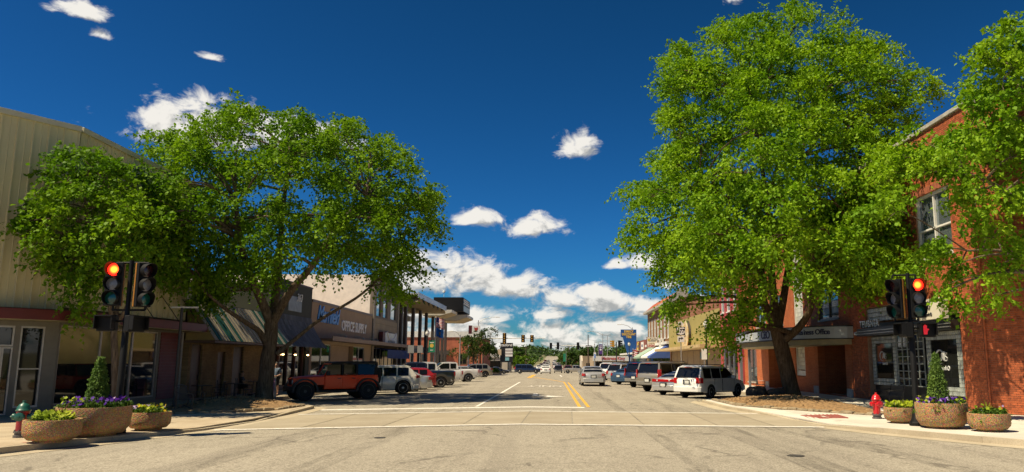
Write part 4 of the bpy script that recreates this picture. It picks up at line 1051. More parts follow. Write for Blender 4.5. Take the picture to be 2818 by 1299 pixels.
# ---- two storey brown brick hall with red tiles
BBRK = brick_mat('brown_brick', (.25, .125, .055), (.20, .095, .042), (.24, .16, .10), 'y', mixn=.3)
PBRK = brick_mat('pink_brick', (.52, .24, .14), (.42, .17, .09), (.55, .40, .30), 'x', bw=.3, bh=.11, mixn=.7)
lg = thing('brick_hall', 'two storey brown brick hall with red tile skirt roof and white framed windows', 'building', (XR, 100, 0))
ops = [(1.0 + i * 3.35, 2.9 + i * 3.35, 4.9, 8.0) for i in range(7)]
wall(m := MB(), (XR, 100.05, 0), Y, 24, 0, 9.2, .4, NX, ops); m.build('front_wall', BBRK, lg, world=True)
m = MB(); m.box(XR + .401, XR + 26, 100.05, 100.4, 0, 10.05); m.build('side_wall', PBRK, lg, world=True)
m = MB(); m.box(XR + .402, XR + 26, 100.401, 124, 0, 9.5); m.build('wall', BBRK, lg, world=True)
m = MB(); m.box(XR + .38, XR + 26.1, 99.98, 100.5, 10.052, 10.2); m.build('side_coping', CAPST, lg, world=True)
for i in range(7):
    f = pane_win(lg, (XR, 101.05 + i * 3.35, 0), Y, NX, 1.9, 4.9, 8.0, WHT, GLASS_UP, .16, .22, mull=(.62, 1.28), trans=(6.6,), sill=WHT)
m = MB(); m.box(XR - .7, XR + .5, 100.0, 124.1, 9.202, 9.5); m.build('cornice', CAPST, lg, world=True)
TILE = M('red_roof_tile', (.42, .10, .04), .7, .25, 4, island=.3)
for i in range(24):
    m = MB(); y_ = 100.3 + i * .98
    m.extrude([(XR - .55, y_, 9.5), (XR + .9, y_, 10.75), (XR + .9, y_, 10.6), (XR - .4, y_, 9.5)], Y * .94); m.build('roof_tile', TILE, lg, world=True)
m = MB(); m.extrude([(XR - .6, 99.95, 9.5), (XR + 1.6, 99.95, 11.4), (XR + 2.4, 99.95, 11.4), (XR + 2.4, 99.95, 10.21), (XR + .3, 99.95, 9.5)], Y * .35); m.extrude([(XR - .6, 123.7, 9.5), (XR + 1.6, 123.7, 11.2), (XR + 2.4, 123.7, 11.2), (XR + .3, 123.7, 9.5)], Y * .4); m.build('gable_coping', CAPST, lg, world=True)
pane_win(lg, (XR + .002, 100.4, 0), Y, Vector((-1, 0, 0)), 23, .3, 3.2, M('bronze_frame', (.15, .09, .045), .5), GLASS, .12, -.03, mull=(4, 8, 12, 16, 20))
def shed_awning(y0, y1, mat, label, d=2.6, side=None):
    t = thing('shop_awning', label, 'awning', (XR, (y0 + y1) / 2, 3.3), group='canvas awnings on the brick hall')
    m = MB(); m.extrude([(XR - .02, y0, 4.0), (XR - d, y0, 2.5), (XR - d, y0, 2.25), (XR - d + .03, y0, 2.25), (XR - d + .03, y0, 2.47), (XR - .02, y0, 3.94)], Y * (y1 - y0)); m.build('canvas', mat, t, world=True)
    for y_ in (y0, y1 - .02):
        m = MB(); m.extrude([(XR - .02, y_, 3.93), (XR - d + .04, y_, 2.46), (XR - d + .04, y_, 2.25), (XR - .02, y_, 2.25)], Y * .02); m.build('side_flap', side or mat, t, world=True)
AWW = M('white_canvas', (.72, .70, .66), .8, .05, 1); AWBL = M('royal_canvas', (.05, .10, .32), .8, .1, 1); AWG = M('sage_canvas', (.30, .40, .30), .8, .1, 1)
shed_awning(100.6, 103.6, AWBL, 'blue canvas awning nearest the olive clad shop', side=AWBL)
shed_awning(103.8, 111.5, AWW, 'white canvas awning with blue end beside the blue one', side=AWBL)
shed_awning(113.0, 121.5, AWG, 'sage green canvas awning at the far end of the hall')
m = MB(); m.box(XR - .5, XR - .03, 100.3, 124, 4.05, 4.4); m.build('shop_cornice', WHT, lg, world=True)
s_ = thing('club_sign', 'white box sign with post and legion lettering hung out over the pavement', 'sign', (XR - .6, 112, 4.5))
m = MB(); m.box(XR - 1.62, XR - .06, 112, 112.4, 3.72, 5.28); m.build('cabinet', M('sign_maroon', (.09, .012, .015), .5), s_, world=True)
m = MB(); m.box(XR - 1.58, XR - .10, 111.96, 111.998, 3.76, 5.24); m.build('face', M('sign_cream', (.66, .60, .48), .5, .05), s_, world=True)
m = MB(); m.box(XR - .06, XR - .01, 112.1, 112.3, 4.4, 4.6); m.build('bracket', BLACK_M, s_, world=True)
F = lambda u, z: (XR - .84 + u, 111.95, z)
text('Tom Ray', 'lettering', BLK_L, s_, F(.18, 5.02), X, Z, .28, .01); text('POST', 'lettering', BLK_L, s_, F(.18, 4.72), X, Z, .32, .01)
text('AMERICAN', 'lettering', M('gold_letters', (.45, .30, .06), .5), s_, F(0, 4.38), X, Z, .18, .01); text('LEGION', 'lettering', M('red_letters', (.45, .05, .04), .5), s_, F(.0, 4.03), X, Z, .44, .01, bold=.01)
m = MB(); m.lathe([(.001, -.02), (.2, -.02), (.2, .02), (.001, .02)], 16); m.v = [(XR - 1.32 + x, 111.95 + z, 4.86 + y) for x, y, z in m.v]; m.build('emblem', M('gold_letters', (.45, .30, .06), .5), s_, world=True)
s_ = thing('white_box_sign', 'small plain white box sign with black side on the brick hall', 'sign', (XR - .5, 105, 4.2))
m = MB(); m.box(XR - .75, XR - .03, 105.3, 105.7, 3.66, 4.85); m.build('cabinet', BLACK_M, s_, world=True)
m = MB(); m.box(XR - .8, XR - .15, 105.2, 105.298, 3.64, 4.87); m.build('face', WHT, s_, world=True)
m = MB(); m.box(XR - .5, XR - .45, 105.17, 105.198, 3.95, 4.6); m.build('mark', BLK_L, s_, world=True)

# ---- low brown tyre shop and the blue wedge sign
BRN = M('brown_fascia', (.20, .055, .03), .7, .12, 1.5, world=True)
ts = thing('tyre_shop', 'low brown fronted shop with three round and square badges on the fascia', 'building', (XR, 124.3, 0))
m = MB(); m.box(XR - .2, XR + 20, 124.3, 150, 3.4, 5.3); m.build('fascia', BRN, ts, world=True)
m = MB(); m.box(XR - .1, XR + 20, 124.3, 150, -.8, 3.39); m.build('wall', M('tan_wall', (.28, .20, .11), .8), ts, world=True)
m = MB(); m.box(XR - .16, XR - .11, 125, 149, .2, 2.9); m.build('window', GLASS, ts, world=True)
m = MB(); m.box(XR - 2.2, XR - .202, 124.3, 151, 3.0, 3.28); m.build('canopy', WHT, ts, world=True)
for y_, mt, nm in ((129.5, WHT, 's'), (136, M('badge_yellow', (.55, .38, .04), .5), 'r'), (143, M('badge_blue', (.05, .09, .30), .5), 's')):
    m = MB()
    if nm == 'r': m.lathe([(.001, 0), (1.5, 0), (1.5, .1), (.001, .1)], 20); m.v = [(XR - .31 + z, y_ + x * 1.1, 4.4 + y * .5) for x, y, z in m.v]
    else: m.box(XR - .31, XR - .202, y_ - 1.7, y_ + 1.7, 3.8, 5.0)
    m.build('badge', mt, ts, world=True)
    m = MB(); m.box(XR - .33, XR - .312, y_ - .8, y_ + .8, 4.2, 4.6); m.build('badge_mark', M('badge_dark', (.05, .06, .16), .5), ts, world=True)
SB = M('sign_blue', (.008, .085, .30), .45, .05, 1); YL = M('yellow_letters', (.75, .50, .08), .5, .05)
ds = thing('tyre_sign', 'tall blue wedge shaped roadside sign with yellow capitals', 'sign', (13.0, 134, 0))
m = MB(); m.extrude([(11.75, 134, 7.25), (14.45, 134, 7.25), (14.45, 134, 4.2), (13.5, 134, 2.6), (13.0, 134, 2.6), (12.1, 134, 5.9), (11.75, 134, 6.0)], Y * .35); m.build('panel', SB, ds, world=True)
m = MB(); m.box(13.1, 13.4, 134.05, 134.3, S(134), 2.65); m.build('post', SB, ds, world=True)
for s, z in (('DIRECT', 6.9), ('DISCOUNT', 6.42), ('TIRE', 5.95)): text(s, 'lettering', YL, ds, (13.12, 133.98, z), X, Z, .52, .01, bold=.02, sx=.9)
# ------------------------------------------------------------------ trees
def leaf_mat(name, a, b_, trans=.34):
    m = bpy.data.materials.new(name); m.use_nodes = True; t = NT(m.node_tree); b = t.n['Principled BSDF']
    g = t.node('ShaderNodeNewGeometry')
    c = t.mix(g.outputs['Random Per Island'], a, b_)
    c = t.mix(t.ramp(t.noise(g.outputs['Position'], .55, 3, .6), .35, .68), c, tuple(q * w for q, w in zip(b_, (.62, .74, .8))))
    t.l.new(c, b.inputs['Base Color']); b.inputs['Roughness'].default_value = .6; b.inputs['Specular IOR Level'].default_value = .15
    tr = t.node('ShaderNodeBsdfTranslucent'); t.l.new(t.mix(1.0, c, (1.05, 1.15, .45), 'MULTIPLY'), tr.inputs[0])
    mx = t.node('ShaderNodeMixShader'); mx.inputs[0].default_value = trans
    t.l.new(b.outputs[0], mx.inputs[1]); t.l.new(tr.outputs[0], mx.inputs[2]); t.l.new(mx.outputs[0], t.n['Material Output'].inputs[0])
    return m
def bark_mat(name, a, b_):
    m = bpy.data.materials.new(name); m.use_nodes = True; t = NT(m.node_tree); b = t.n['Principled BSDF']
    P = t.node('ShaderNodeTexCoord').outputs['Object']
    f = t.noise(t.scale(P, (9, 9, 1.1)), 1.6, 6, .7, .6)
    c = t.mix(t.ramp(f, .35, .68), a, b_); c = t.mix(t.ramp(t.noise(P, 1.6, 4, .6), .55, .75, 0, .5), c, tuple(min(1, q * 1.7) for q in b_))
    t.l.new(c, b.inputs['Base Color']); b.inputs['Roughness'].default_value = .95; b.inputs['Specular IOR Level'].default_value = .1
    bn = t.node('ShaderNodeBump'); bn.inputs['Strength'].default_value = .9; bn.inputs['Distance'].default_value = .06
    t.l.new(f, bn.inputs['Height']); t.l.new(bn.outputs[0], b.inputs['Normal'])
    return m
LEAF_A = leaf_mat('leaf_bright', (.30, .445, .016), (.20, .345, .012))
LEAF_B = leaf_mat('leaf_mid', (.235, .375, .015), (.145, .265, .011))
BARK = bark_mat('bark_grey', (.085, .062, .042), (.21, .165, .115)); BARK_D = bark_mat('bark_brown', (.06, .038, .022), (.15, .105, .065))
def bez(a, b, k, sag, rnd):
    a, b = Vector(a), Vector(b); L = (b - a).length; out = []
    w = Vector((rnd.uniform(-1, 1), rnd.uniform(-1, 1), rnd.uniform(-.3, .8))) * L * .10
    for i in range(k + 1):
        t = i / k; out.append(a.lerp(b, t) + w * math.sin(t * math.pi) + Vector((0, 0, sag * L * math.sin(t * math.pi))))
    return out
def smooth_path(pts, k=3):
    P = [Vector(p) for p in pts]; out = []
    for i in range(len(P) - 1):
        p0, p1, p2, p3 = P[max(i - 1, 0)], P[i], P[i + 1], P[min(i + 2, len(P) - 1)]
        for j in range(k):
            t = j / k; out.append(.5 * ((2 * p1) + (p2 - p0) * t + (2 * p0 - 5 * p1 + 4 * p2 - p3) * t * t + (3 * p1 - p0 - 3 * p2 + p3) * t ** 3))
    out.append(P[-1]); return out
def foliage(name, cl, parent, mat, seed, sprigs=3, per=8, leaf=.125, length=.55, out_c=None):
    """leaf quads along short drooping sprigs at every cluster point (numpy)"""
    r = np.random.default_rng(seed); C = np.array(cl, float); n = len(C) * sprigs
    base = np.repeat(C, sprigs, 0) + r.normal(0, min(.12, length * .22), (n, 3))
    d = r.normal(0, 1, (n, 3)); d[:, 2] = d[:, 2] * .45 + .15
    if out_c is not None:
        o = base - np.array(out_c); o /= np.linalg.norm(o, axis=1, keepdims=True) + 1e-6; d += o * .9
    d /= np.linalg.norm(d, axis=1, keepdims=True)
    L = length * r.uniform(.6, 1.35, n)
    t = (np.arange(per) + .5) / per
    pos = base[:, None] + d[:, None] * (L[:, None] * t)[..., None]
    pos[..., 2] -= (t ** 2)[None] * L[:, None] * .55
    pos += r.normal(0, min(.035, length * .06), pos.shape)
    ld = d[:, None] * .6 + r.normal(0, .75, pos.shape); ld[..., 2] -= .25
    ld /= np.linalg.norm(ld, axis=2, keepdims=True)
    nr = r.normal(0, .55, pos.shape); nr[..., 2] += .9
    w = np.cross(ld, nr); w /= np.linalg.norm(w, axis=2, keepdims=True) + 1e-6
    s = leaf * r.uniform(.65, 1.3, pos.shape[:2])[..., None]
    p = pos.reshape(-1, 3); ld = (ld * s).reshape(-1, 3); w = (w * s * .40).reshape(-1, 3)
    k = len(p); v = np.empty((k, 4, 3)); v[:, 0] = p; v[:, 1] = p + ld * .5 + w; v[:, 2] = p + ld; v[:, 3] = p + ld * .5 - w
    v[:, 2, 2] -= .02
    v = v.reshape(-1, 3) - np.array(parent.location)
    me = np_mesh(name, v, np.arange(k * 4).reshape(-1, 4)); me.materials.append(mat)
    return link(name, me, parent)
def tree(name, label, base, limbs, lobes, leaf, bark, seed, dens=27.0, group=None, leafsize=.15, sprigs=3, per=10, cat='tree', twig=True):
    t = thing(name, label, cat, base, group=group); rnd = random.Random(seed)
    tm = MB(); nodes = []; first = True
    for i, (pts, ra, rb) in enumerate(limbs):
        P = smooth_path(pts, 4); k = len(P); rr = [ra + (rb - ra) * (j / (k - 1)) ** .85 for j in range(k)]
        if i == 0:
            rr = [r * (1 + .32 * math.exp(-j * .9)) for j, r in enumerate(rr)]; P[0] = P[0] - Z * .25
            m = MB(); m.tube(P, rr, 14); m.v = [(x + .03 * math.sin(z * 3 + x * 9) * ra * 3, y + .03 * math.cos(z * 2.3 + y * 8) * ra * 3, z) for x, y, z in m.v]
            m.build('trunk', bark, t, world=True, smooth=70)
        else:
            m = MB(); m.tube(P, rr, 9); m.build('limb', bark, t, world=True, smooth=70); nodes += [(p, r) for p, r in zip(P[3:], rr[3:])]
    bt = MB(); cl = []
    for (x, y, z, r) in lobes:
        r *= .86
        c = Vector((x, y, z)); below = [q for q in nodes if q[0].z < c.z + .3] or nodes
        q, qr = min(below, key=lambda q: (q[0] - c).length + .35 * abs(q[0].z - c.z))
        path = bez(q, c, 6, .06, rnd); r0 = min(qr * .8, .035 + .016 * (c - q).length + .02)
        bt.tube(path, [r0 + (.016 - r0) * i / 6 for i in range(7)], 6, caps=False)
        ends = []
        for _ in range(max(4, int(r * 4))):
            d = Vector((rnd.gauss(0, 1), rnd.gauss(0, 1), rnd.gauss(.15, .8))).normalized(); e = c + d * r * rnd.uniform(.45, .95)
            st = path[rnd.choice((4, 5, 6))]; bt.tube(bez(st, e, 3, .05, rnd), [.018, .013, .010, .006], 4, caps=False); ends.append(e)
        # tufts: flattened clumps round the lobe's shell, denser on top, so that gaps and shade show between them
        nt = max(4, int(4 + r * 3.2)); n = int(dens * r * r / nt * .86) + 2
        for _ in range(nt):
            d = Vector((rnd.gauss(0, 1), rnd.gauss(0, 1), rnd.gauss(.18, .85))).normalized()
            tc_ = c + Vector((d.x, d.y, d.z * .95)) * r * rnd.uniform(.55, 1.08); tr = r * rnd.uniform(.24, .42) + .08
            for _ in range(n):
                e = Vector((rnd.gauss(0, .5), rnd.gauss(0, .5), rnd.gauss(0, .30))) * tr
                cl.append(tuple(tc_ + e + d * tr * .25 * rnd.random()))
    o = bt.build('branch', bark, t, world=True); o['kind'] = 'stuff'
    c0 = tuple(sum(l[i] for l in lobes) / len(lobes) for i in range(3))
    f = foliage('crown', cl, t, leaf, seed, sprigs, per, leafsize, .72 if len(cl) > 3000 else .5, c0)
    return t
LEFT_MAIN = [ (-14.6, 35.6, 12.8, 1.06), (-17.0, 41.4, 14.7, 1.24), (-15.8, 38.5, 13.7, 1.15), (-12.4, 35.8, 12.7, 0.98), (-14.4, 41.6, 14.5, 1.14), (-13.2, 38.2, 13.5, 1.05), (-15.9, 35.3, 12.1, 0.97), (-18.8, 41.8, 14.0, 1.14), (-17.2, 38.4, 13.0, 1.05), (-17.9, 35.8, 11.8, 0.94), (-20.7, 41.5, 13.3, 1.09), (-19.2, 38.6, 12.5, 1.01), (-10.0, 36.2, 12.4, 0.95), (-11.4, 41.3, 13.9, 1.08), (-10.7, 38.7, 13.2, 1.01), (-8.6, 35.7, 11.4, 0.98), (-9.9, 41.3, 13.0, 1.13), (-9.4, 39.0, 12.3, 1.07), (-7.3, 36.5, 10.8, 0.86), (-8.2, 40.9, 11.9, 0.97), (-6.5, 37.1, 9.6, 0.97), (-7.0, 39.9, 10.2, 1.04), (-6.3, 38.9, 8.4, 0.82), (-7.1, 36.5, 8.6, 1.36), (-7.9, 40.7, 9.3, 1.52), (-7.4, 38.1, 8.9, 1.43), (-8.0, 36.6, 6.9, 1.19), (-8.9, 40.9, 7.5, 1.32), (-8.4, 38.8, 7.2, 1.26), (-7.0, 37.8, 6.8, 0.80), (-7.4, 39.9, 7.1, 0.84), (-9.2, 35.7, 9.9, 1.51), (-10.8, 41.8, 11.3, 1.77), (-10.1, 38.9, 10.7, 1.65), (-11.3, 35.0, 10.7, 1.48), (-13.7, 42.5, 12.6, 1.80), (-12.6, 39.0, 11.7, 1.65), (-13.3, 34.6, 10.3, 1.64), (-16.1, 42.0, 12.1, 1.99), (-14.7, 38.3, 11.2, 1.81), (-16.3, 35.5, 10.1, 1.51), (-19.2, 42.0, 11.6, 1.78), (-17.7, 38.7, 10.9, 1.64), (-16.2, 32.2, 9.1, 0.88), (-20.9, 41.5, 11.2, 1.14), (-16.2, 32.2, 9.1, 0.88), (-16.3, 31.3, 7.5, 1.09), (-16.3, 31.3, 7.5, 1.09), (-16.2, 31.2, 7.5, 1.09), (-16.2, 33.9, 8.0, 1.44), (-16.3, 34.0, 8.0, 1.44), (-16.3, 34.0, 8.0, 1.44), (-15.1, 35.3, 8.0, 1.49), (-16.2, 37.9, 8.5, 1.60), (-16.3, 38.0, 8.5, 1.61), (-12.7, 34.5, 8.2, 1.63), (-15.7, 42.7, 9.7, 2.02), (-14.4, 39.1, 9.0, 1.85), (-10.4, 35.4, 8.1, 1.50), (-12.4, 42.2, 9.3, 1.79), (-11.4, 38.8, 8.7, 1.64), (-16.3, 31.8, 6.2, 0.95), (-16.3, 31.9, 6.2, 0.95), (-16.2, 31.7, 6.2, 0.95), (-16.2, 35.1, 6.2, 1.22), (-16.2, 35.1, 6.2, 1.22), (-16.2, 35.2, 6.2, 1.23), (-14.8, 35.9, 6.0, 1.07), (-16.2, 39.4, 6.5, 1.18), (-16.0, 38.9, 6.4, 1.16), (-12.6, 35.2, 6.2, 1.05), (-15.0, 41.7, 7.1, 1.25), (-13.8, 38.4, 6.6, 1.15), (-10.9, 35.4, 6.8, 1.06), (-13.1, 42.3, 7.8, 1.26), (-11.8, 38.1, 7.2, 1.14), (-9.1, 35.8, 6.8, 0.89), (-10.5, 41.1, 7.5, 1.02), (-9.9, 38.8, 7.2, 0.97), (-8.1, 37.3, 5.5, 0.79), (-8.8, 40.1, 5.8, 0.85), (-15.9, 36.8, 5.0, 0.73), (-16.2, 37.6, 5.0, 0.75), (-16.2, 37.6, 5.0, 0.75), (-7.7, 38.4, 5.4, 0.67), (-8.6, 35.1, 8.3, 1.23), (-10.2, 41.8, 9.5, 1.46), (-9.3, 38.1, 8.8, 1.33), (-16.7, 35.3, 11.2, 0.97), (-19.6, 41.6, 12.8, 1.14), (-18.3, 38.7, 12.1, 1.06), (-10.6, 35.2, 11.6, 0.79), (-12.5, 41.4, 13.3, 0.93), (-11.7, 39.0, 12.6, 0.87) ]
LEFT_LIMBS = [
  ([ (-13.85, 38.60, 0.05), (-13.84, 38.60, 1.37), (-13.76, 38.60, 2.59), (-13.76, 38.60, 3.64) ], 0.37, 0.30),
  ([ (-13.76, 38.60, 3.64), (-14.10, 38.10, 4.67), (-14.44, 37.40, 5.83), (-14.75, 36.60, 7.46), (-14.83, 36.10, 9.11) ], 0.26, 0.09),
  ([ (-13.76, 38.60, 3.64), (-13.90, 39.40, 5.32), (-14.10, 40.10, 7.64), (-14.23, 40.60, 10.03), (-14.00, 40.60, 12.61) ], 0.25, 0.07),
  ([ (-13.76, 38.60, 3.55), (-12.74, 38.10, 5.20), (-11.61, 37.60, 6.39), (-10.35, 37.10, 8.27), (-8.96, 36.80, 9.65) ], 0.24, 0.07),
  ([ (-13.82, 38.60, 2.41), (-14.05, 38.00, 3.18), (-14.34, 37.10, 3.57), (-14.98, 36.10, 4.18), (-15.80, 35.60, 4.97) ], 0.17, 0.06),
  ([ (-13.42, 38.60, 2.15), (-12.69, 38.90, 2.86), (-11.56, 39.10, 3.85), (-9.90, 39.40, 4.96), (-8.90, 39.60, 5.91) ], 0.12, 0.05),
  ([ (-13.84, 38.60, 3.73), (-15.16, 39.80, 5.72), (-17.15, 40.80, 7.53), (-19.15, 41.60, 9.41) ], 0.20, 0.06),
]
SMALL_MAIN = [ (-15.8, 26.2, 8.4, 0.40), (-16.7, 27.6, 8.8, 0.43), (-17.0, 26.9, 8.7, 0.30), (-17.1, 27.0, 8.7, 0.30), (-15.1, 26.1, 8.0, 0.65), (-16.4, 28.4, 8.6, 0.71), (-16.5, 26.3, 7.8, 0.66), (-17.0, 27.1, 8.0, 0.68), (-15.7, 26.0, 7.0, 0.97), (-16.6, 27.5, 7.3, 1.03), (-17.3, 26.6, 7.0, 0.53), (-17.3, 26.6, 7.0, 0.53), (-17.5, 26.4, 6.5, 0.25), (-17.5, 26.3, 6.5, 0.25), (-17.6, 26.0, 6.4, 0.12), (-16.5, 26.0, 6.0, 0.65), (-17.1, 27.0, 6.2, 0.67), (-15.6, 26.1, 5.7, 0.91), (-16.6, 27.8, 6.0, 0.97), (-14.4, 25.6, 6.3, 0.70), (-16.1, 28.6, 6.9, 0.78), (-16.4, 26.5, 5.1, 0.59), (-16.9, 27.2, 5.2, 0.61), (-15.4, 26.5, 4.9, 0.73), (-16.5, 28.3, 5.1, 0.78), (-15.9, 26.9, 4.2, 0.60), (-16.3, 27.4, 3.6, 0.34), (-14.4, 26.2, 5.5, 0.59), (-15.7, 28.6, 5.8, 0.64), (-14.2, 25.9, 6.9, 0.52), (-15.7, 28.7, 7.5, 0.57), (-15.4, 26.2, 7.6, 0.65), (-16.4, 28.0, 8.0, 0.70), (-16.5, 25.8, 6.5, 0.51), (-17.2, 26.8, 6.7, 0.53) ]
SMALL_LIMBS = [
  ([ (-14.84, 27.50, 0.27), (-15.01, 27.50, 1.74), (-15.17, 27.50, 2.98) ], 0.13, 0.11),
  ([ (-15.17, 27.50, 2.98), (-15.42, 27.20, 4.46), (-15.90, 26.90, 6.06), (-16.19, 26.70, 7.67) ], 0.09, 0.03),
  ([ (-15.17, 27.50, 2.98), (-15.26, 27.80, 4.52), (-15.55, 27.80, 6.34), (-15.90, 27.70, 7.90) ], 0.09, 0.03),
  ([ (-15.16, 27.50, 2.85), (-14.57, 27.50, 4.24), (-14.42, 27.70, 5.55) ], 0.07, 0.03),
]
RIGHT_MAIN = [ (12.6, 37.2, 19.2, 0.99), (13.5, 39.8, 20.4, 1.06), (10.0, 36.1, 17.8, 1.28), (11.3, 40.8, 19.9, 1.44), (10.6, 38.2, 18.7, 1.35), (8.3, 36.3, 17.7, 0.88), (9.2, 40.3, 19.4, 0.98), (14.3, 36.5, 18.0, 1.21), (15.8, 40.2, 19.6, 1.34), (6.5, 36.0, 15.9, 1.36), (7.3, 40.5, 17.7, 1.53), (7.0, 38.7, 17.0, 1.46), (5.8, 35.7, 14.8, 0.79), (6.6, 40.7, 16.7, 0.90), (6.2, 38.6, 15.9, 0.86), (15.8, 36.7, 17.3, 0.89), (17.0, 39.7, 18.6, 0.97), (10.6, 35.4, 15.5, 2.27), (12.3, 41.4, 17.8, 2.66), (11.3, 38.1, 16.5, 2.45), (8.0, 35.2, 14.9, 1.79), (9.4, 41.7, 17.2, 2.12), (8.6, 38.0, 15.9, 1.94), (13.3, 35.2, 14.9, 1.95), (15.6, 41.3, 17.2, 2.29), (14.7, 38.7, 16.2, 2.14), (6.0, 35.5, 13.2, 0.97), (7.0, 41.6, 15.2, 1.14), (6.5, 38.1, 14.1, 1.05), (7.0, 34.8, 11.8, 1.54), (8.4, 42.0, 13.9, 1.86), (7.8, 38.8, 13.0, 1.72), (9.4, 34.5, 12.1, 2.22), (11.4, 42.0, 14.4, 2.70), (10.3, 38.0, 13.2, 2.44), (12.3, 34.7, 11.9, 2.23), (14.9, 41.9, 14.0, 2.69), (13.7, 38.7, 13.0, 2.49), (14.7, 35.6, 13.3, 1.50), (17.1, 41.2, 15.2, 1.74), (15.8, 38.2, 14.2, 1.61), (5.5, 35.7, 11.2, 0.79), (6.4, 41.4, 12.8, 0.92), (6.0, 38.7, 12.0, 0.86), (6.2, 35.0, 9.6, 1.32), (7.3, 41.4, 11.0, 1.56), (6.7, 38.2, 10.3, 1.44), (8.1, 34.9, 9.6, 1.78), (9.7, 42.0, 11.2, 2.14), (8.9, 38.2, 10.3, 1.95), (10.5, 34.4, 9.2, 1.98), (12.9, 42.3, 10.8, 2.43), (11.7, 38.3, 10.0, 2.21), (13.3, 35.1, 9.7, 1.94), (13.9, 36.6, 10.0, 2.03), (13.9, 36.7, 10.0, 2.03), (4.6, 36.5, 9.6, 1.00), (5.2, 41.0, 10.5, 1.13), (4.9, 38.9, 10.1, 1.07), (4.1, 36.9, 8.0, 0.69), (4.5, 40.2, 8.5, 0.75), (5.2, 36.4, 7.5, 1.21), (5.8, 40.5, 8.2, 1.35), (5.5, 38.6, 7.9, 1.28), (6.6, 35.6, 7.7, 1.50), (7.7, 41.6, 8.8, 1.75), (7.1, 38.4, 8.2, 1.62), (8.4, 34.7, 7.3, 1.61), (10.2, 41.8, 8.4, 1.94), (9.3, 38.1, 7.8, 1.77), (10.7, 34.4, 7.4, 1.29), (13.2, 42.1, 8.7, 1.59), (11.9, 38.2, 8.0, 1.44), (5.7, 36.5, 6.2, 0.84), (6.3, 40.1, 6.7, 0.92), (6.1, 38.8, 6.5, 0.89), (7.2, 35.8, 5.8, 1.27), (8.3, 41.5, 6.5, 1.47), (7.8, 38.8, 6.2, 1.37), (9.2, 35.5, 5.8, 1.02), (10.8, 41.6, 6.5, 1.20), (9.9, 37.9, 6.1, 1.09), (12.9, 35.2, 7.6, 1.48), (13.9, 38.0, 8.0, 1.60), (13.9, 37.9, 8.0, 1.59), (13.9, 33.0, 8.6, 1.39), (13.9, 33.1, 8.6, 1.39), (14.0, 33.2, 8.6, 1.40), (13.9, 35.5, 6.1, 1.57), (13.9, 35.5, 6.2, 1.57), (13.9, 35.5, 6.2, 1.57), (12.3, 35.2, 5.8, 0.86), (14.0, 39.9, 6.3, 0.97), (13.5, 38.4, 6.2, 0.93), (6.2, 37.8, 4.5, 0.67), (6.4, 39.1, 4.6, 0.69), (8.0, 36.7, 3.6, 0.73), (8.7, 39.9, 3.8, 0.79), (8.9, 38.7, 2.9, 0.55), (14.0, 33.1, 6.8, 1.25), (14.0, 33.1, 6.8, 1.25), (14.0, 33.1, 6.8, 1.25), (13.9, 31.2, 5.3, 1.10), (13.9, 31.1, 5.3, 1.10), (14.0, 31.6, 10.2, 1.19), (18.3, 41.4, 12.8, 1.56), (17.2, 38.8, 12.2, 1.46), (9.1, 35.7, 4.2, 0.63), (10.3, 40.6, 4.6, 0.72), (9.7, 38.2, 4.4, 0.68), (18.9, 38.4, 16.5, 1.08), (17.1, 36.4, 14.0, 1.20), (18.9, 40.3, 15.3, 1.33), (17.6, 36.7, 12.2, 1.29), (19.2, 39.9, 13.2, 1.41), (16.5, 36.2, 15.2, 1.02), (18.2, 40.0, 16.7, 1.13), (16.2, 36.5, 16.5, 1.03), (17.6, 39.7, 17.8, 1.12), (19.8, 38.9, 16.1, 0.82) ]
RIGHT_LIMBS = [
  ([ (11.82, 38.40, -0.05), (11.68, 38.40, 1.00), (11.38, 38.40, 2.42), (11.13, 38.40, 3.41) ], 0.43, 0.33),
  ([ (11.13, 38.40, 3.32), (10.50, 38.00, 4.55), (10.16, 37.60, 5.77), (9.49, 36.90, 7.11), (8.31, 36.20, 8.59), (6.96, 35.40, 9.83) ], 0.24, 0.06),
  ([ (11.13, 38.40, 3.41), (11.16, 38.80, 4.98), (11.21, 39.20, 7.26), (11.24, 39.60, 10.02), (11.06, 39.90, 13.27), (10.97, 39.90, 16.33) ], 0.27, 0.06),
  ([ (11.20, 38.40, 3.41), (11.83, 39.00, 5.37), (12.52, 39.60, 8.28), (13.19, 40.00, 11.71), (14.10, 40.40, 15.51) ], 0.24, 0.06),
  ([ (11.26, 38.40, 2.69), (12.02, 37.80, 3.38), (12.49, 37.20, 4.32), (12.53, 36.60, 5.50), (12.88, 35.40, 6.92), (13.59, 34.40, 7.95) ], 0.23, 0.07),
  ([ (10.50, 38.00, 4.55), (10.33, 37.60, 6.31), (10.43, 36.90, 8.37), (10.69, 36.20, 10.76) ], 0.15, 0.05),
  ([ (11.16, 38.80, 4.98), (10.26, 39.90, 7.35), (9.00, 40.90, 9.47), (7.56, 41.40, 12.00) ], 0.16, 0.05),
]
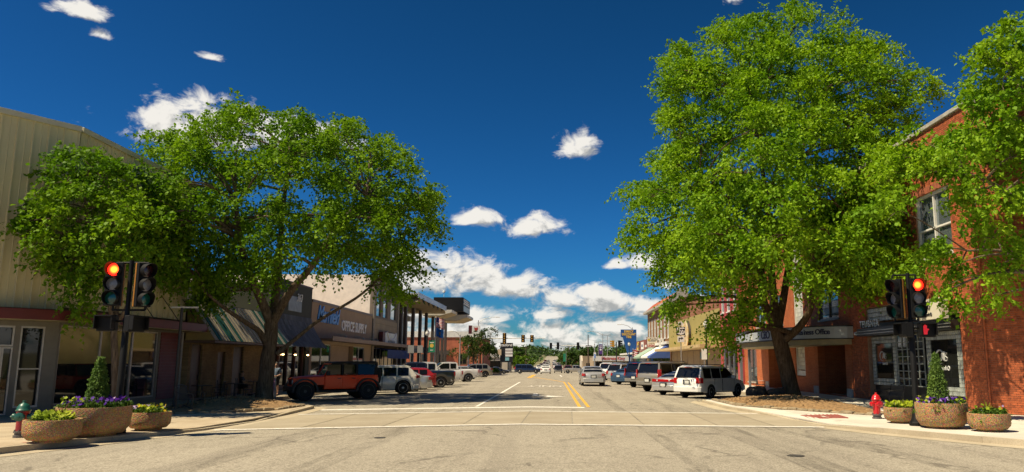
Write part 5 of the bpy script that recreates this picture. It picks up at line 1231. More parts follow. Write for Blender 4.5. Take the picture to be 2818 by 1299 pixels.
FAR_MAIN = [(15.0, 23.4, 12.2, 0.71), (15.7, 24.5, 12.7, 0.75), (13.6, 22.9, 11.3, 0.48), (14.8, 24.9, 12.2, 0.53), (14.0, 22.5, 10.5, 0.85), (15.7, 25.2, 11.5, 0.95), (13.3, 22.6, 9.7, 0.58), (15.0, 25.5, 10.7, 0.66), (14.2, 22.4, 9.1, 0.79), (16.1, 25.3, 10.1, 0.89), (13.3, 22.3, 8.6, 0.78), (15.1, 25.3, 9.5, 0.89), (14.2, 22.4, 8.0, 0.79), (16.3, 25.8, 8.9, 0.91), (12.5, 22.4, 8.0, 0.74), (14.1, 25.2, 8.7, 0.83), (11.6, 22.4, 7.8, 0.53), (13.0, 25.2, 8.6, 0.59), (13.0, 22.6, 6.9, 0.90), (14.7, 25.5, 7.5, 1.02), (13.9, 22.4, 6.4, 0.49), (15.8, 25.5, 7.0, 0.56), (13.4, 22.7, 5.5, 0.50), (14.8, 25.1, 6.0, 0.55), (12.2, 24.0, 5.3, 0.62), (12.8, 24.2, 4.8, 0.51), (12.3, 23.6, 4.0, 0.31), (12.7, 23.9, 3.7, 0.20), (13.6, 23.0, 4.5, 0.27), (14.9, 25.2, 4.8, 0.29), (14.3, 24.4, 3.9, 0.20), (14.2, 22.8, 5.0, 0.37), (15.9, 25.4, 5.4, 0.41), (10.7, 23.8, 6.7, 0.61), (15.1, 22.6, 10.2, 0.85), (16.7, 25.1, 11.1, 0.94), (15.3, 22.8, 7.8, 0.96), (17.2, 25.6, 8.6, 1.08), (15.3, 23.0, 6.0, 0.54), (16.9, 25.5, 6.4, 0.60), (15.9, 23.4, 12.1, 0.88), (17.0, 24.9, 12.7, 0.94)]
FAR_LIMBS = [
  ([ (16.49, 22.80, 0.06), (16.46, 22.80, 1.75), (16.16, 22.80, 3.04) ], 0.30, 0.25),
  ([ (16.16, 22.80, 3.04), (15.86, 23.30, 4.52), (15.43, 23.80, 6.33), (14.51, 24.30, 7.51), (13.50, 24.60, 8.07) ], 0.16, 0.04),
  ([ (16.16, 22.80, 3.04), (16.56, 23.80, 5.75), (16.11, 24.30, 8.88), (15.60, 24.30, 11.41) ], 0.18, 0.05),
  ([ (15.86, 23.30, 4.52), (15.42, 24.00, 4.95), (14.56, 24.30, 5.34), (13.53, 24.60, 5.38) ], 0.09, 0.03),
  ([ (16.16, 22.80, 3.04), (17.44, 23.30, 6.25), (17.48, 23.30, 9.82) ], 0.15, 0.05),
]

FAR_MAIN += [(12.0, 25.5, 8.7, 0.66), (13.1, 25.5, 9.3, 0.50), (11.4, 25.5, 7.9, 0.72), (13.4, 25.5, 8.3, 0.78), (14.2, 25.2, 9.5, 0.53)]
RIGHT_MAIN += [(13.9, 32.5, 9.2, 1.30), (13.9, 31.6, 7.8, 1.11), (13.9, 33.7, 7.2, 1.34), (13.9, 35.5, 9.2, 1.50), (14.0, 31.0, 10.4, 1.02), (14.0, 35.2, 6.0, 1.16), (13.9, 32.2, 6.3, 0.91)]
RIGHT_MAIN += [(6.5, 31.5, 8.3, 1.18), (7.9, 31.0, 9.5, 1.24), (9.5, 31.0, 10.4, 1.24), (11.0, 31.0, 8.9, 1.24), (5.8, 32.0, 6.9, 1.13), (7.3, 30.5, 7.2, 1.29), (9.0, 30.0, 8.0, 1.34), (10.7, 30.5, 7.0, 1.22), (6.9, 31.5, 5.9, 1.04), (8.3, 30.0, 6.1, 0.99), (9.9, 30.0, 5.4, 0.92), (11.7, 30.5, 6.4, 1.00), (8.7, 32.0, 11.7, 1.13), (11.1, 32.0, 11.8, 1.13), (8.9, 33.5, 13.8, 1.10), (11.2, 33.5, 14.2, 1.10)]
FAR_MAIN += [(12.3, 25.5, 9.2, 0.69), (13.1, 25.0, 8.5, 0.59), (13.0, 26.0, 5.5, 0.51), (13.6, 24.5, 7.9, 0.52), (12.1, 26.0, 8.4, 0.73)]
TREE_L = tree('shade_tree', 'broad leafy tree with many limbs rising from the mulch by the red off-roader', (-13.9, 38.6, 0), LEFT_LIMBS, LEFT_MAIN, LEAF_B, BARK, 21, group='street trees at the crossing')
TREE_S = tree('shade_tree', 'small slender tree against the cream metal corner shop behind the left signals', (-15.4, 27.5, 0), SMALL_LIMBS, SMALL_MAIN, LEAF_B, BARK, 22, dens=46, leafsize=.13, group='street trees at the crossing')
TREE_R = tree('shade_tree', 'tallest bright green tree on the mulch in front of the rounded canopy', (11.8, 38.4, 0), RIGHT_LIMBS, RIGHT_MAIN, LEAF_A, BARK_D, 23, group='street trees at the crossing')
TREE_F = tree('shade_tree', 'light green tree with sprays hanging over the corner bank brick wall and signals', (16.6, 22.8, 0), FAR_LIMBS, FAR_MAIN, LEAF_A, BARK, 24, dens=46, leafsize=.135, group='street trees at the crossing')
# ------------------------------------------------------------------ vehicles (local x forward, y left, origin on the ground under the centre)
def car_paint(name, col, metal=.0, rough=.28):
    return M(name, col, rough, .03, 1.5, metal=metal, coat=.9, spec=.5)
P_WHITE = car_paint('paint_white', (.74, .73, .70)); P_PEARL = car_paint('paint_pearl', (.68, .64, .56)); P_SILVER = car_paint('paint_silver', (.50, .50, .49), .45)
P_GOLD = car_paint('paint_pewter', (.33, .30, .24), .45); P_BLACK = car_paint('paint_black', (.012, .012, .013)); P_NAVY = car_paint('paint_navy', (.012, .022, .05))
P_BLUE = car_paint('paint_slate_blue', (.05, .10, .17), .3); P_RED = car_paint('paint_red', (.36, .018, .018)); P_ORANGE = M('paint_orange_red', (.86, .048, .002), .35, .03, 1.5, coat=.25, spec=.25); P_TEAL = car_paint('paint_teal', (.02, .07, .08)); P_MAROON = car_paint('paint_maroon', (.12, .012, .012))
P_TRUCK = car_paint('paint_truck_gold', (.42, .38, .31), .3)
TYRE = M('tyre_rubber', (.016, .016, .016), .85, .2, 12); RIM = M('alloy_rim', (.45, .45, .44), .35, .1, 6, metal=.7); RIM_D = M('dark_rim', (.05, .05, .05), .5, .1, 6)
CGLASS = glass('car_glass', (.008, .009, .010), .03, .42); PLAST = M('black_plastic', (.022, .022, .022), .6, .15, 6); TAIL = M('tail_lamp', (.42, .012, .015), .15, .1, 5, spec=.7, coat=.6); HEADL = M('head_lamp', (.55, .56, .56), .1, .1, 8, spec=.9); AMBER = M('amber_lamp', (.55, .18, .02), .2, .1, 5)
PLATE = M('number_plate', (.62, .62, .58), .5, .12, 22); UNDER = M('underbody', (.008, .008, .008), .95)
WHEELS = {}
def wheel_mesh(r, w, rim, spokes):
    key = (r, w, rim.name, spokes)
    if key in WHEELS: return WHEELS[key]
    t = MB(); t.lathe([(r * .66, -w / 2 + .02), (r * .9, -w / 2), (r * .985, -w / 2 + .03), (r, -w / 4), (r, w / 4), (r * .985, w / 2 - .03), (r * .9, w / 2), (r * .66, w / 2 - .02)], 24, axis='y')
    tm = t.mesh('tyre'); tm.materials.append(TYRE); tm.polygons.foreach_set('use_smooth', [True] * len(tm.polygons)); tm.set_sharp_from_angle(angle=R(40))
    q = MB(); q.lathe([(r * .68, -w / 2 + .03), (r * .68, w / 2 - .02), (r * .63, w / 2 - .005), (r * .61, w / 2 - .05), (.001, w / 2 - .08)], 24, axis='y')
    for i in range(spokes):
        a = 2 * math.pi * i / spokes; c, s = math.cos(a), math.sin(a)
        u = Vector((c, 0, s)); v = Vector((-s, 0, c)); o = Vector((0, w / 2 - .085, 0))
        q.obox(o + u * .04 - v * r * .075, u * r * .58, v * r * .15, Vector((0, .06, 0)))
    q.lathe([(.001, w / 2 - .005), (r * .16, w / 2 - .01), (r * .18, w / 2 - .06)], 12, axis='y')
    qm = q.mesh('rim'); qm.materials.append(rim)
    WHEELS[key] = (tm, qm); return WHEELS[key]
def add_wheels(t, spots, r, w, rim, spokes):
    tm, qm = wheel_mesh(r, w, rim, spokes)
    for x, y in spots:
        o = bpy.data.objects.new('wheel', None); COL.objects.link(o); o.parent = t; o.location = (x, y, r)
        if y < 0: o.rotation_euler = (0, 0, math.pi)
        link('tyre', tm, o); link('rim', qm, o)
def interp(tab, x): return float(np.interp(x, [q[0] for q in tab], [q[1] for q in tab]))
def vehicle(name, label, cat, loc, head, P, paint, group=None):
    ang = math.atan2(head[1], head[0])
    L, Wd, H = P['L'], P['W'], P['H']; hw0 = Wd / 2; xr, xf, r = P['xr'], P['xf'], P['r']; sill = P['sill']
    tw = P.get('tw', .22)
    # loc is the ground contact of the wheel named by P['ref']
    ref = P.get('ref')
    if ref: lx, ly = (xr if 'r' in ref[0] else xf), (hw0 - tw / 2) * (1 if ref[1] == 'l' else -1)
    else: lx = ly = 0
    c, s = math.cos(ang), math.sin(ang)
    cx_, cy_ = loc[0] - (c * lx - s * ly), loc[1] - (s * lx + c * ly)
    t = thing(name, label, cat, (cx_, cy_, zr(cx_, cy_)), ang, group)
    if P.get('tilt'): t.rotation_euler = (P['tilt'], 0, ang)
    xs = sorted(set([-L / 2, -L / 2 + .04, -L / 2 + .12, -L / 2 + .25, L / 2 - .3, L / 2 - .15, L / 2 - .05, L / 2] + list(np.linspace(-L / 2 + .3, L / 2 - .35, 46)) +
                [a + d * r * 1.17 for a in (xr, xf) for d in (-1, -.97, -.85, -.6, -.3, 0, .3, .6, .85, .97, 1)]))
    ra = r * 1.17
    def zl(x):
        z = sill
        for a in (xr, xf):
            if abs(x - a) < ra: z = max(z, r + math.sqrt(max(0, ra * ra - (x - a) ** 2)) * .98)
        e = min(x + L / 2, L / 2 - x)
        return max(z, sill + (.12 * (1 - min(1, e / .35))) * P.get('lift', 1))
    zt = lambda x: interp(P['top'], x)
    def hw(x):
        e0, e1 = x + L / 2, L / 2 - x
        k = 1 - .13 * max(0, 1 - e0 / P.get('tr', .45)) ** 2 - .22 * max(0, 1 - e1 / P.get('tf', .9)) ** 2
        return hw0 * k
    fr = [(0, .965), (.22, .995), (.5, 1.0), (.80, .985), (.95, .945)]
    ring = []
    for x in xs:
        a, b, h = zl(x), zt(x), hw(x); a = min(a, b - .06); p = [(h * k, a + (b - a) * f) for f, k in fr] + [(h * .80, b + .004), (h * .4, b + P.get('crown', .02)), (0, b + P.get('crown', .02) * 1.2)]
        ring.append([(x, y, z) for y, z in p] + [(x, -y, z) for y, z in p[-2::-1]])
    n = len(ring[0]); body = MB()
    body.add([q for rr in ring for q in rr], [(i * n + j, i * n + j + 1, (i + 1) * n + j + 1, (i + 1) * n + j)[::-1] for i in range(len(xs) - 1) for j in range(n - 1)])
    body.add(ring[0], [tuple(range(n))]); body.add(ring[-1], [tuple(range(n))[::-1]])
    bm = bmesh.new()
    o = body.build('body', paint, t, smooth=38)
    bm = bmesh.new(); bm.from_mesh(o.data); bmesh.ops.remove_doubles(bm, verts=bm.verts, dist=.0005); bmesh.ops.recalc_face_normals(bm, faces=bm.faces); bm.to_mesh(o.data); bm.free()
    u = MB(); u.box(-L / 2 + .25, L / 2 - .3, -hw0 + tw + .12, hw0 - tw - .12, sill - .02, .62); u.box(xr + ra, xf - ra, -hw0 + .06, hw0 - .06, sill - .0, sill + .2)
    for a in (xr, xf): u.box(a - ra, a + ra, -hw0 + .05, hw0 - .05, r * 1.1, zt(a) - .12)
    u.build('underbody', UNDER, t)
    # cabin
    xbr, xrr, xrf, xbf = P['cab']; zbr, zbf = zt(xbr) - .01, zt(xbf) - .01; hb, hr = hw0 * .93, hw0 * P.get('tumble', .76)
    K = 9; cab = MB(); rows = []
    for i in range(K + 1):       # over the top from rear base to front base
        f = i / K
        rows.append(f)
    prof = [(xbr, zbr), (xbr + (xrr - xbr) * .5, zbr + (H - zbr) * .56), (xrr - .02, H - .07), (xrr + .12, H - .02), ((xrr + xrf) / 2, H), (xrf - .15, H - .02), (xrf + .02, H - .07), (xrf + (xbf - xrf) * .5, zbf + (H - zbf) * .52), (xbf, zbf)]
    base_z = lambda x: zbr + (zbf - zbr) * (x - xbr) / (xbf - xbr)
    def half(x, z):
        f = max(0, min(1, (z - base_z(x)) / (H - base_z(x)))); return hb + (hr - hb) * f ** 1.1
    vs = []
    for x, z in prof:
        h = half(x, z); vs += [(x, -h, z - .012), (x, -h * .9, z), (x, 0, z + .022), (x, h * .9, z), (x, h, z - .012)]
    m_ = 5; cab.add(vs, [(i * m_ + j, (i + 1) * m_ + j, (i + 1) * m_ + j + 1, i * m_ + j + 1) for i in range(len(prof) - 1) for j in range(m_ - 1)])
    # sides: fan from base centre
    for sgn, col in ((-1, 0), (1, 4)):
        bx = [(x, sgn * hb, base_z(x)) for x, _ in prof]; e = [vs[i * m_ + col] for i in range(len(prof))]
        cab.add(bx + e, [((i, i + 1, len(prof) + i + 1, len(prof) + i) if sgn < 0 else (len(prof) + i, len(prof) + i + 1, i + 1, i)) for i in range(len(prof) - 1)])
    o = cab.build('cabin', P.get('roofmat') or paint, t, smooth=35)
    bm = bmesh.new(); bm.from_mesh(o.data); bmesh.ops.recalc_face_normals(bm, faces=bm.faces); bm.to_mesh(o.data); bm.free()
    G_ = lambda x, z, k: (x, k * half(x, z), z)
    # screens
    def screen(nm, xa, za, xb, zb, inx, sgn, lift=.014):
        d = Vector((xb - xa, 0, zb - za)); nrm = Vector((d.z, 0, -d.x)).normalized() * sgn * lift
        if nrm.x * (1 if nm == 'windscreen' else -1) < 0: nrm = -nrm
        k0, k1 = .10, .90
        pa, pb = (xa + d.x * k0, za + d.z * k0), (xa + d.x * k1, za + d.z * k1); q = MB(); g = 6
        V = []
        for (x, z) in (pa, pb):
            h = half(x, z) * inx
            V += [(x + nrm.x, -h + 2 * h * i / g, z + nrm.z + .02 * math.sin(math.pi * i / g)) for i in range(g + 1)]
        q.add(V, [(i, i + 1, g + 2 + i, g + 1 + i) for i in range(g)])
        q.build(nm, CGLASS, t, smooth=40)
    screen('rear_window', xbr, zbr + .02, xrr, H - .05, .86, 1, .03)
    screen('windscreen', xrf, H - .05, xbf, zbf + .02, .90, 1, .03)
    cuts = P['pillars']
    for sgn in (-1, 1):
        for (xa, xb) in zip(cuts, cuts[1:]):
            xa_, xb_ = xa + .045, xb - .045; zb_a, zb_b = base_z(xa_) + .06, base_z(xb_) + .06; zt_ = H - .13
            def top_at(x):   # stay under the raked screens
                z = zt_
                if x < xrr: z = min(z, zbr + (H - zbr) * (x - xbr) / (xrr - xbr) - .07)
                if x > xrf: z = min(z, zbf + (H - zbf) * (xbf - x) / (xbf - xrf) - .07)
                return z
            pts = []
            k_ = 6
            for i in range(k_ + 1): x = xa_ + (xb_ - xa_) * i / k_; pts.append((x, max(base_z(x) + .06, top_at(x))))
            q = MB(); V = []
            for x, z in pts:
                zb_ = base_z(x) + .06
                for zz in (zb_, z): V.append((x, sgn * (half(x, zz) + .012), zz))
            q.add(V, [((2 * i, 2 * i + 2, 2 * i + 3, 2 * i + 1) if sgn < 0 else (2 * i + 1, 2 * i + 3, 2 * i + 2, 2 * i)) for i in range(k_)])
            q.build('side_window', CGLASS, t)
        # doors with handle: panels a hair proud of the body side
        for (da, db) in P['doors']:
            sel = [x for x in xs if da <= x <= db]
            if len(sel) < 2: continue
            q = MB(); V = []
            for x in sel:
                a, b, h = zl(x), zt(x), hw(x)
                for f, k in ((.10, .982), (.22, .995), (.5, 1.0), (.80, .985), (.94, .95)): V.append((x, sgn * (h * k + .007), a + (b - a) * f))
            q.add(V, [((5 * i + j, 5 * i + 5 + j, 5 * i + 6 + j, 5 * i + j + 1) if sgn < 0 else (5 * i + j + 1, 5 * i + 6 + j, 5 * i + 5 + j, 5 * i + j)) for i in range(len(sel) - 1) for j in range(4)])
            d_ = q.build('door', paint, t, smooth=60)
            xh, zh = sel[0] + .18, zt(sel[0]) - .14
            hb_ = MB(); hb_.box(xh - .09, xh + .09, sgn * (hw0 * .985) - .0, sgn * (hw0 * .985 + .03), zh - .02, zh + .02) if sgn > 0 else hb_.box(xh - .09, xh + .09, -(hw0 * .985 + .03), -(hw0 * .985), zh - .02, zh + .02)
            hb_.build('handle', P.get('handle') or paint, d_)
            sm = MB()
            for xx in (da, db): sm.box(xx - .008, xx + .008, *(sorted((sgn * (hw(xx) * .99), sgn * (hw(xx) + .004)))), max(zl(xx), sill) + .08, zt(xx) - .03)
            sm.build('door_seam', UNDER, t)['kind'] = 'stuff'
        xm = xbf - .42; q = MB(); q.box(xm - .08, xm + .06, *sorted((sgn * (hb - .02), sgn * (hb + .22))), base_z(xm) + .04, base_z(xm) + .20); q.build('mirror', P.get('mirror') or paint, t, bevel=.02)
    # bumpers
    bz0, bz1 = P.get('bump', (.36, .58))
    for sgn, nm, mt in ((-1, 'rear_bumper', P.get('bumpmat') or paint), (1, 'front_bumper', P.get('fbumpmat') or P.get('bumpmat') or paint)):
        q = MB(); xe = sgn * L / 2; k = .86 if sgn < 0 else .76
        pl = [(xe + sgn * .06, -hw0 * k * .92), (xe + sgn * .08, 0), (xe + sgn * .06, hw0 * k * .92), (xe - sgn * .05, hw0 * (k + .09)), (xe - sgn * .35, hw0 * 1.005), (xe - sgn * .35, -hw0 * 1.005), (xe - sgn * .05, -hw0 * (k + .09))]
        q.prism(pl, bz0, bz1); q.build(nm, mt, t, bevel=.025)
    q = MB(); zp = P.get('plate', .78); q.box(-L / 2 - P.get('plx', .02), -L / 2 + .02, -.16, .16, zp - .08, zp + .08); q.build('number_plate', PLATE, t)
    q = MB(); q.box(-L / 2 - P.get('plx', .02) + .012, -L / 2 + .02, -.22, .22, zp - .12, zp + .13); q.build('plate_recess', PLAST, t)
    y0, y1, z0, z1 = P['tail']
    for sgn in (-1, 1):
        q = MB(); xe = -L / 2; hh = hw(xe + .01) * 1.0
        q.prism([(xe - .025, sgn * y0), (xe - .02, sgn * min(y1, hh - .02)), (xe + .05, sgn * (hw(xe + .05) + .012)), (xe + P.get('wrap', .22), sgn * (hw(xe + .22) + .008)), (xe + P.get('wrap', .22), sgn * y0), ], z0, z1)
        q.build('tail_light', TAIL, t, bevel=.012)
        q = MB(); xe = L / 2; zc = P.get('headz', .74)
        q.prism([(xe - .02, sgn * hw0 * .42), (xe - .06, sgn * hw0 * .66), (xe - .34, sgn * hw(xe - .34) * 1.0), (xe - .4, sgn * hw0 * .5)], zc - .085, zc + .085); q.build('headlight', HEADL, t, bevel=.01)
    q = MB(); q.box(L / 2 - .05, L / 2 + .012, -hw0 * .38, hw0 * .38, P.get('headz', .74) - .12, P.get('headz', .74) + .09); q.build('grille', PLAST, t)
    add_wheels(t, [(a, sg * (hw0 - tw / 2 - .01)) for a in (xr, xf) for sg in (1, -1)], r, tw, P.get('rim', RIM), P.get('spokes', 6))
    for nm, f in P.get('extra', []): f(t, P, paint, nm)
    return t
def roof_rails(t, P, paint, nm):
    for sg in (-1, 1):
        q = MB(); y = sg * P['W'] / 2 * .68; q.tube([(P['cab'][1] + .1, y, P['H'] - .03), (P['cab'][1] + .25, y, P['H'] + .05), (P['cab'][2] - .3, y, P['H'] + .05), (P['cab'][2] - .1, y, P['H'] - .03)], .022, 6); q.build('roof_rail', PLAST, t)
def pickup_bed(t, P, paint, nm):
    q = MB(); x0, x1 = -P['L'] / 2 + .1, P['cab'][0] - .12; w = P['W'] / 2 * .74; z = interp(P['top'], x0)
    q.box(x0, x1, -w, w, z + .022, z + .035); q.build('bed_cover', UNDER, t)
    q = MB(); q.box(-P['L'] / 2 - .02, -P['L'] / 2 - .001, -w, w, .62, z - .05); q.build('tailgate', paint, t, bevel=.015)
def full_tail_bar(t, P, paint, nm):
    y0, y1, z0, z1 = P['tail']; q = MB(); q.box(-P['L'] / 2 - .028, -P['L'] / 2 + .02, -y0, y0, z0 + .01, z1 - .01); q.build('tail_light_bar', TAIL, t)
    for y in (-.42, .42):
        q = MB(); q.lathe([(.001, 0), (.05, 0), (.05, .01)], 10, axis='x'); q.v = [(-P['L'] / 2 - .03 - x, y + b, (z0 + z1) / 2 + c_) for x, b, c_ in q.v]; q.build('reverse_lamp', HEADL, t)
def barn_spoiler(t, P, paint, nm):
    q = MB(); x = P['cab'][1]; w = P['W'] / 2 * .66; q.extrude([(x - .14, -w, P['H'] - .06), (x + .2, -w, P['H'] + .03), (x + .2, -w, P['H'] - .02), (x - .12, -w, P['H'] - .10)], (0, 2 * w, 0)); q.build('roof_spoiler', paint, t)
    q = MB(); q.box(x - .16, x - .135, -.22, .22, P['H'] - .09, P['H'] - .065); q.build('brake_lamp', TAIL, t)
def wiper(t, P, paint, nm):
    q = MB(); xb, xr_ = P['cab'][0], P['cab'][1]; zb = interp(P['top'], xb)
    q.tube([(xb - .03, -.05, zb + .08), (xb + .01, .38, zb + .16)], .012, 5); q.build('wiper', PLAST, t)
HIGH = dict(L=4.69, W=1.83, H=1.70, xr=-1.34, xf=1.37, r=.35, sill=.30, top=[(-2.35, .98), (-2.2, 1.03), (-1, 1.04), (1.0, 1.02), (1.3, .99), (2.1, .86), (2.35, .66)], cab=(-2.30, -1.98, .30, 1.22), pillars=(-2.02, -1.22, -.30, .95), doors=[(-1.05, -.28), (-.26, .92)], tail=(.60, .86, .80, 1.08), plate=.86, bump=(.36, .62), tr=.3, ref='rr', spokes=5, extra=[('r', roof_rails), ('s', barn_spoiler), ('w', wiper)], tumble=.80)
CROSS = dict(L=4.74, W=1.93, H=1.70, xr=-1.42, xf=1.41, r=.40, sill=.30, top=[(-2.37, 1.02), (-2.2, 1.08), (-1, 1.09), (1.0, 1.03), (1.4, 1.0), (2.1, .9), (2.37, .7)], cab=(-2.24, -1.70, .20, 1.25), pillars=(-1.75, -1.05, -.25, 1.0), doors=[(-1.0, -.22), (-.2, .95)], tail=(.58, .93, .96, 1.12), plate=.95, bump=(.34, .58), tr=.5, ref='rl', spokes=10, extra=[('s', barn_spoiler)], tumble=.74)
SEDAN = dict(L=5.05, W=1.85, H=1.47, xr=-1.42, xf=1.43, r=.33, sill=.24, top=[(-2.52, .92), (-2.4, 1.0), (-1.7, 1.02), (-.5, .96), (1.0, .93), (1.5, .90), (2.3, .74), (2.52, .58)], cab=(-1.95, -1.02, .22, 1.28), pillars=(-1.60, -.92, -.12, 1.05), doors=[(-.98, -.1), (-.08, .98)], tail=(.62, .88, .76, .96), plate=.72, bump=(.30, .58), tr=.5, spokes=9, tumble=.70)
COUPE = dict(SEDAN, L=4.95, H=1.36, tail=(.58, .86, .78, .94), plate=.60, plx=.09, extra=[('b', full_tail_bar)], ref='rl', cab=(-1.9, -.75, .2, 1.25), pillars=(-1.5, -.55, 1.0), doors=[(-.5, .95)], top=[(-2.47, .93), (-2.3, .98), (-1.7, .98), (-.5, .92), (1.0, .89), (1.5, .86), (2.3, .7), (2.47, .55)])
BIG = dict(L=5.56, W=2.0, H=1.88, xr=-1.65, xf=1.65, r=.39, sill=.38, top=[(-2.78, 1.10), (-2.7, 1.16), (-1, 1.16), (1.1, 1.12), (1.5, 1.10), (2.5, 1.02), (2.78, .8)], cab=(-2.74, -2.55, .55, 1.42), pillars=(-2.52, -1.35, -.35, 1.2), doors=[(-1.2, -.2), (-.18, 1.15)], tail=(.80, .97, .92, 1.42), plate=.74, plx=.10, bump=(.46, .70), tr=.2, lift=.6, ref='rl', spokes=6, bumpmat=M('bumper_grey', (.20, .19, .17), .5), extra=[('r', roof_rails), ('s', barn_spoiler), ('w', wiper)], tumble=.80, wrap=.12)
HATCH = dict(L=4.05, W=1.74, H=1.50, xr=-1.2, xf=1.28, r=.31, sill=.25, top=[(-2.02, .90), (-1.9, 1.0), (-.5, 1.0), (.9, .96), (1.2, .93), (1.8, .78), (2.02, .6)], cab=(-1.90, -1.45, .15, 1.05), pillars=(-1.45, -.85, -.1, .82), doors=[(-.85, -.05), (-.03, .85)], tail=(.55, .83, .82, 1.12), plate=.8, bump=(.32, .58), tr=.4, ref='rl', spokes=5, tumble=.72)
TRUCK = dict(L=5.75, W=1.98, H=1.88, xr=-1.80, xf=1.78, r=.40, sill=.42, top=[(-2.87, 1.22), (-.75, 1.24), (1.0, 1.20), (1.5, 1.16), (2.6, 1.06), (2.87, .85)], cab=(-.85, -.70, .62, 1.42), pillars=(-.66, -.02, 1.2), doors=[(-.62, 0.0), (.02, 1.15)], tail=(.82, .96, .88, 1.18), plate=.62, plx=.12, bump=(.48, .68), tr=.15, lift=.4, ref='rl', spokes=6, bumpmat=M('chrome_bumper', (.5, .5, .5), .25, metal=.8), extra=[('b', pickup_bed)], tumble=.82, wrap=.1)
VAN = dict(BIG, L=5.1, W=1.96, H=1.85, xr=-1.5, xf=1.5, cab=(-2.5, -2.3, .5, 1.35), top=[(-2.55, 1.06), (-1, 1.1), (1.1, 1.08), (1.5, 1.06), (2.3, .98), (2.55, .76)])
GP_R = 'cars nosed in along the right kerb'; GP_L = 'cars nosed in along the left kerb'; GP_F = 'traffic at the far crossing'
hR = (math.sin(R(44)), math.cos(R(44)))
def mk(P, **k): d = dict(P); d.update(k); return d
vehicle('parked_car', 'silver-white wagon with roof rails parked nearest the tall right tree', 'car', (8.3, 41.2), hR, HIGH, P_WHITE, GP_R)
vehicle('parked_car', 'silver coupe with a full width red tail lamp beside the white wagon', 'car', (6.45, 45.8), hR, COUPE, P_SILVER, GP_R)
vehicle('parked_car', 'big pewter utility wagon with amber corner lamps beside the silver coupe', 'car', (6.15, 50.9), hR, BIG, P_GOLD, GP_R)
vehicle('parked_car', 'dark navy utility wagon just beyond the pewter one', 'car', (6.1, 59.0), hR, VAN, P_NAVY, GP_R)
vehicle('parked_car', 'slate blue sedan poking out beyond the navy wagon', 'car', (5.6, 66.0), hR, mk(SEDAN, ref='rl'), P_BLUE, GP_R)
vehicle('parked_car', 'silver hatch-backed wagon beyond the slate blue sedan', 'car', (5.7, 73.5), hR, mk(HIGH, ref='rl'), P_SILVER, GP_R)
vehicle('parked_car', 'white long roofed wagon farthest along the right kerb', 'car', (5.6, 82.5), hR, mk(BIG, H=1.8), P_WHITE, GP_R)
vehicle('sedan', 'silver sedan driving away in the right lane', 'car', (3.1, 62.0), (-.01, 1), mk(SEDAN), P_SILVER)
hL = (-.95, -.31)
vehicle('parked_car', 'pearl white crossover beside the red off-roader', 'car', (-8.75, 46.6), (-.965, -.26), CROSS, P_PEARL, GP_L)
vehicle('parked_car', 'silver sedan mostly hidden behind the pearl crossover', 'car', (-8.75, 50.4), hL, mk(SEDAN, ref='rl'), P_SILVER, GP_L)
vehicle('parked_car', 'bright red hatchback beside the black pickup', 'car', (-8.75, 54.0), hL, HATCH, P_RED, GP_L)
vehicle('pickup_truck', 'black pickup with bright wheels on the left kerb', 'pickup', (-8.2, 58.2), hL, TRUCK, P_BLACK, GP_L)
vehicle('pickup_truck', 'white pickup just beyond the black pickup', 'pickup', (-8.2, 63.2), hL, TRUCK, P_WHITE, GP_L)
vehicle('pickup_truck', 'white pickup standing alone with its tail in the road past the bank', 'pickup', (-8.0, 75.2), hL, TRUCK, P_WHITE, GP_L)
vehicle('parked_car', 'tan wagon parked by the planted kerb beyond the white pickups', 'car', (-8.5, 100), hL, mk(CROSS, spokes=6), P_GOLD, GP_L)
vehicle('parked_car', 'silver sedan half hidden between the last white pickup and the tan wagon', 'car', (-8.9, 88), hL, mk(SEDAN, ref='rl'), P_SILVER, GP_L)
vehicle('crossing_car', 'dark blue long wagon driving across the far crossing', 'car', (-5.0, 163), (1, .02), mk(BIG, ref=None), P_NAVY, GP_F)
vehicle('crossing_car', 'black sedan following the dark wagon at the far crossing', 'car', (-11.5, 165), (1, 0), mk(SEDAN), P_BLACK, GP_F)
vehicle('crossing_car', 'teal wagon farthest left at the far crossing', 'car', (-15.5, 170), (1, .05), mk(VAN, ref=None), P_TEAL, GP_F)
vehicle('crossing_car', 'white sedan driving off down the middle of the street', 'car', (-1.2, 142), (0, 1), mk(SEDAN, H=1.6), P_WHITE, GP_F)
vehicle('pickup_truck', 'gold pickup driving across the far crossing', 'pickup', (5.3, 178), (1, 0), mk(TRUCK, ref=None), P_TRUCK, GP_F)
vehicle('crossing_car', 'black wagon waiting beyond the far crossing beside the gold pickup', 'car', (1.4, 192), (0, -1), mk(VAN, ref=None), P_BLACK, GP_F)
vehicle('crossing_car', 'maroon wagon waiting beside the black one beyond the crossing', 'car', (3.9, 196), (0, -1), mk(VAN, ref=None), P_MAROON, GP_F)
vehicle('parked_car', 'white sedan parked behind the planted island on the left', 'car', (-16.5, 139), (-.9, -.4), mk(SEDAN), P_WHITE)
vehicle('crossing_car', 'white crossover going away beyond the far lights', 'car', (-1.5, 235), (0, 1), mk(CROSS, ref=None), P_WHITE, GP_F)
vehicle('crossing_car', 'dark sedan coming towards the far lights', 'car', (-5.2, 215), (0, -1), mk(SEDAN), P_BLACK, GP_F)
vehicle('crossing_car', 'silver wagon farthest up the street', 'car', (2.2, 262), (0, 1), mk(VAN, ref=None), P_SILVER, GP_F)

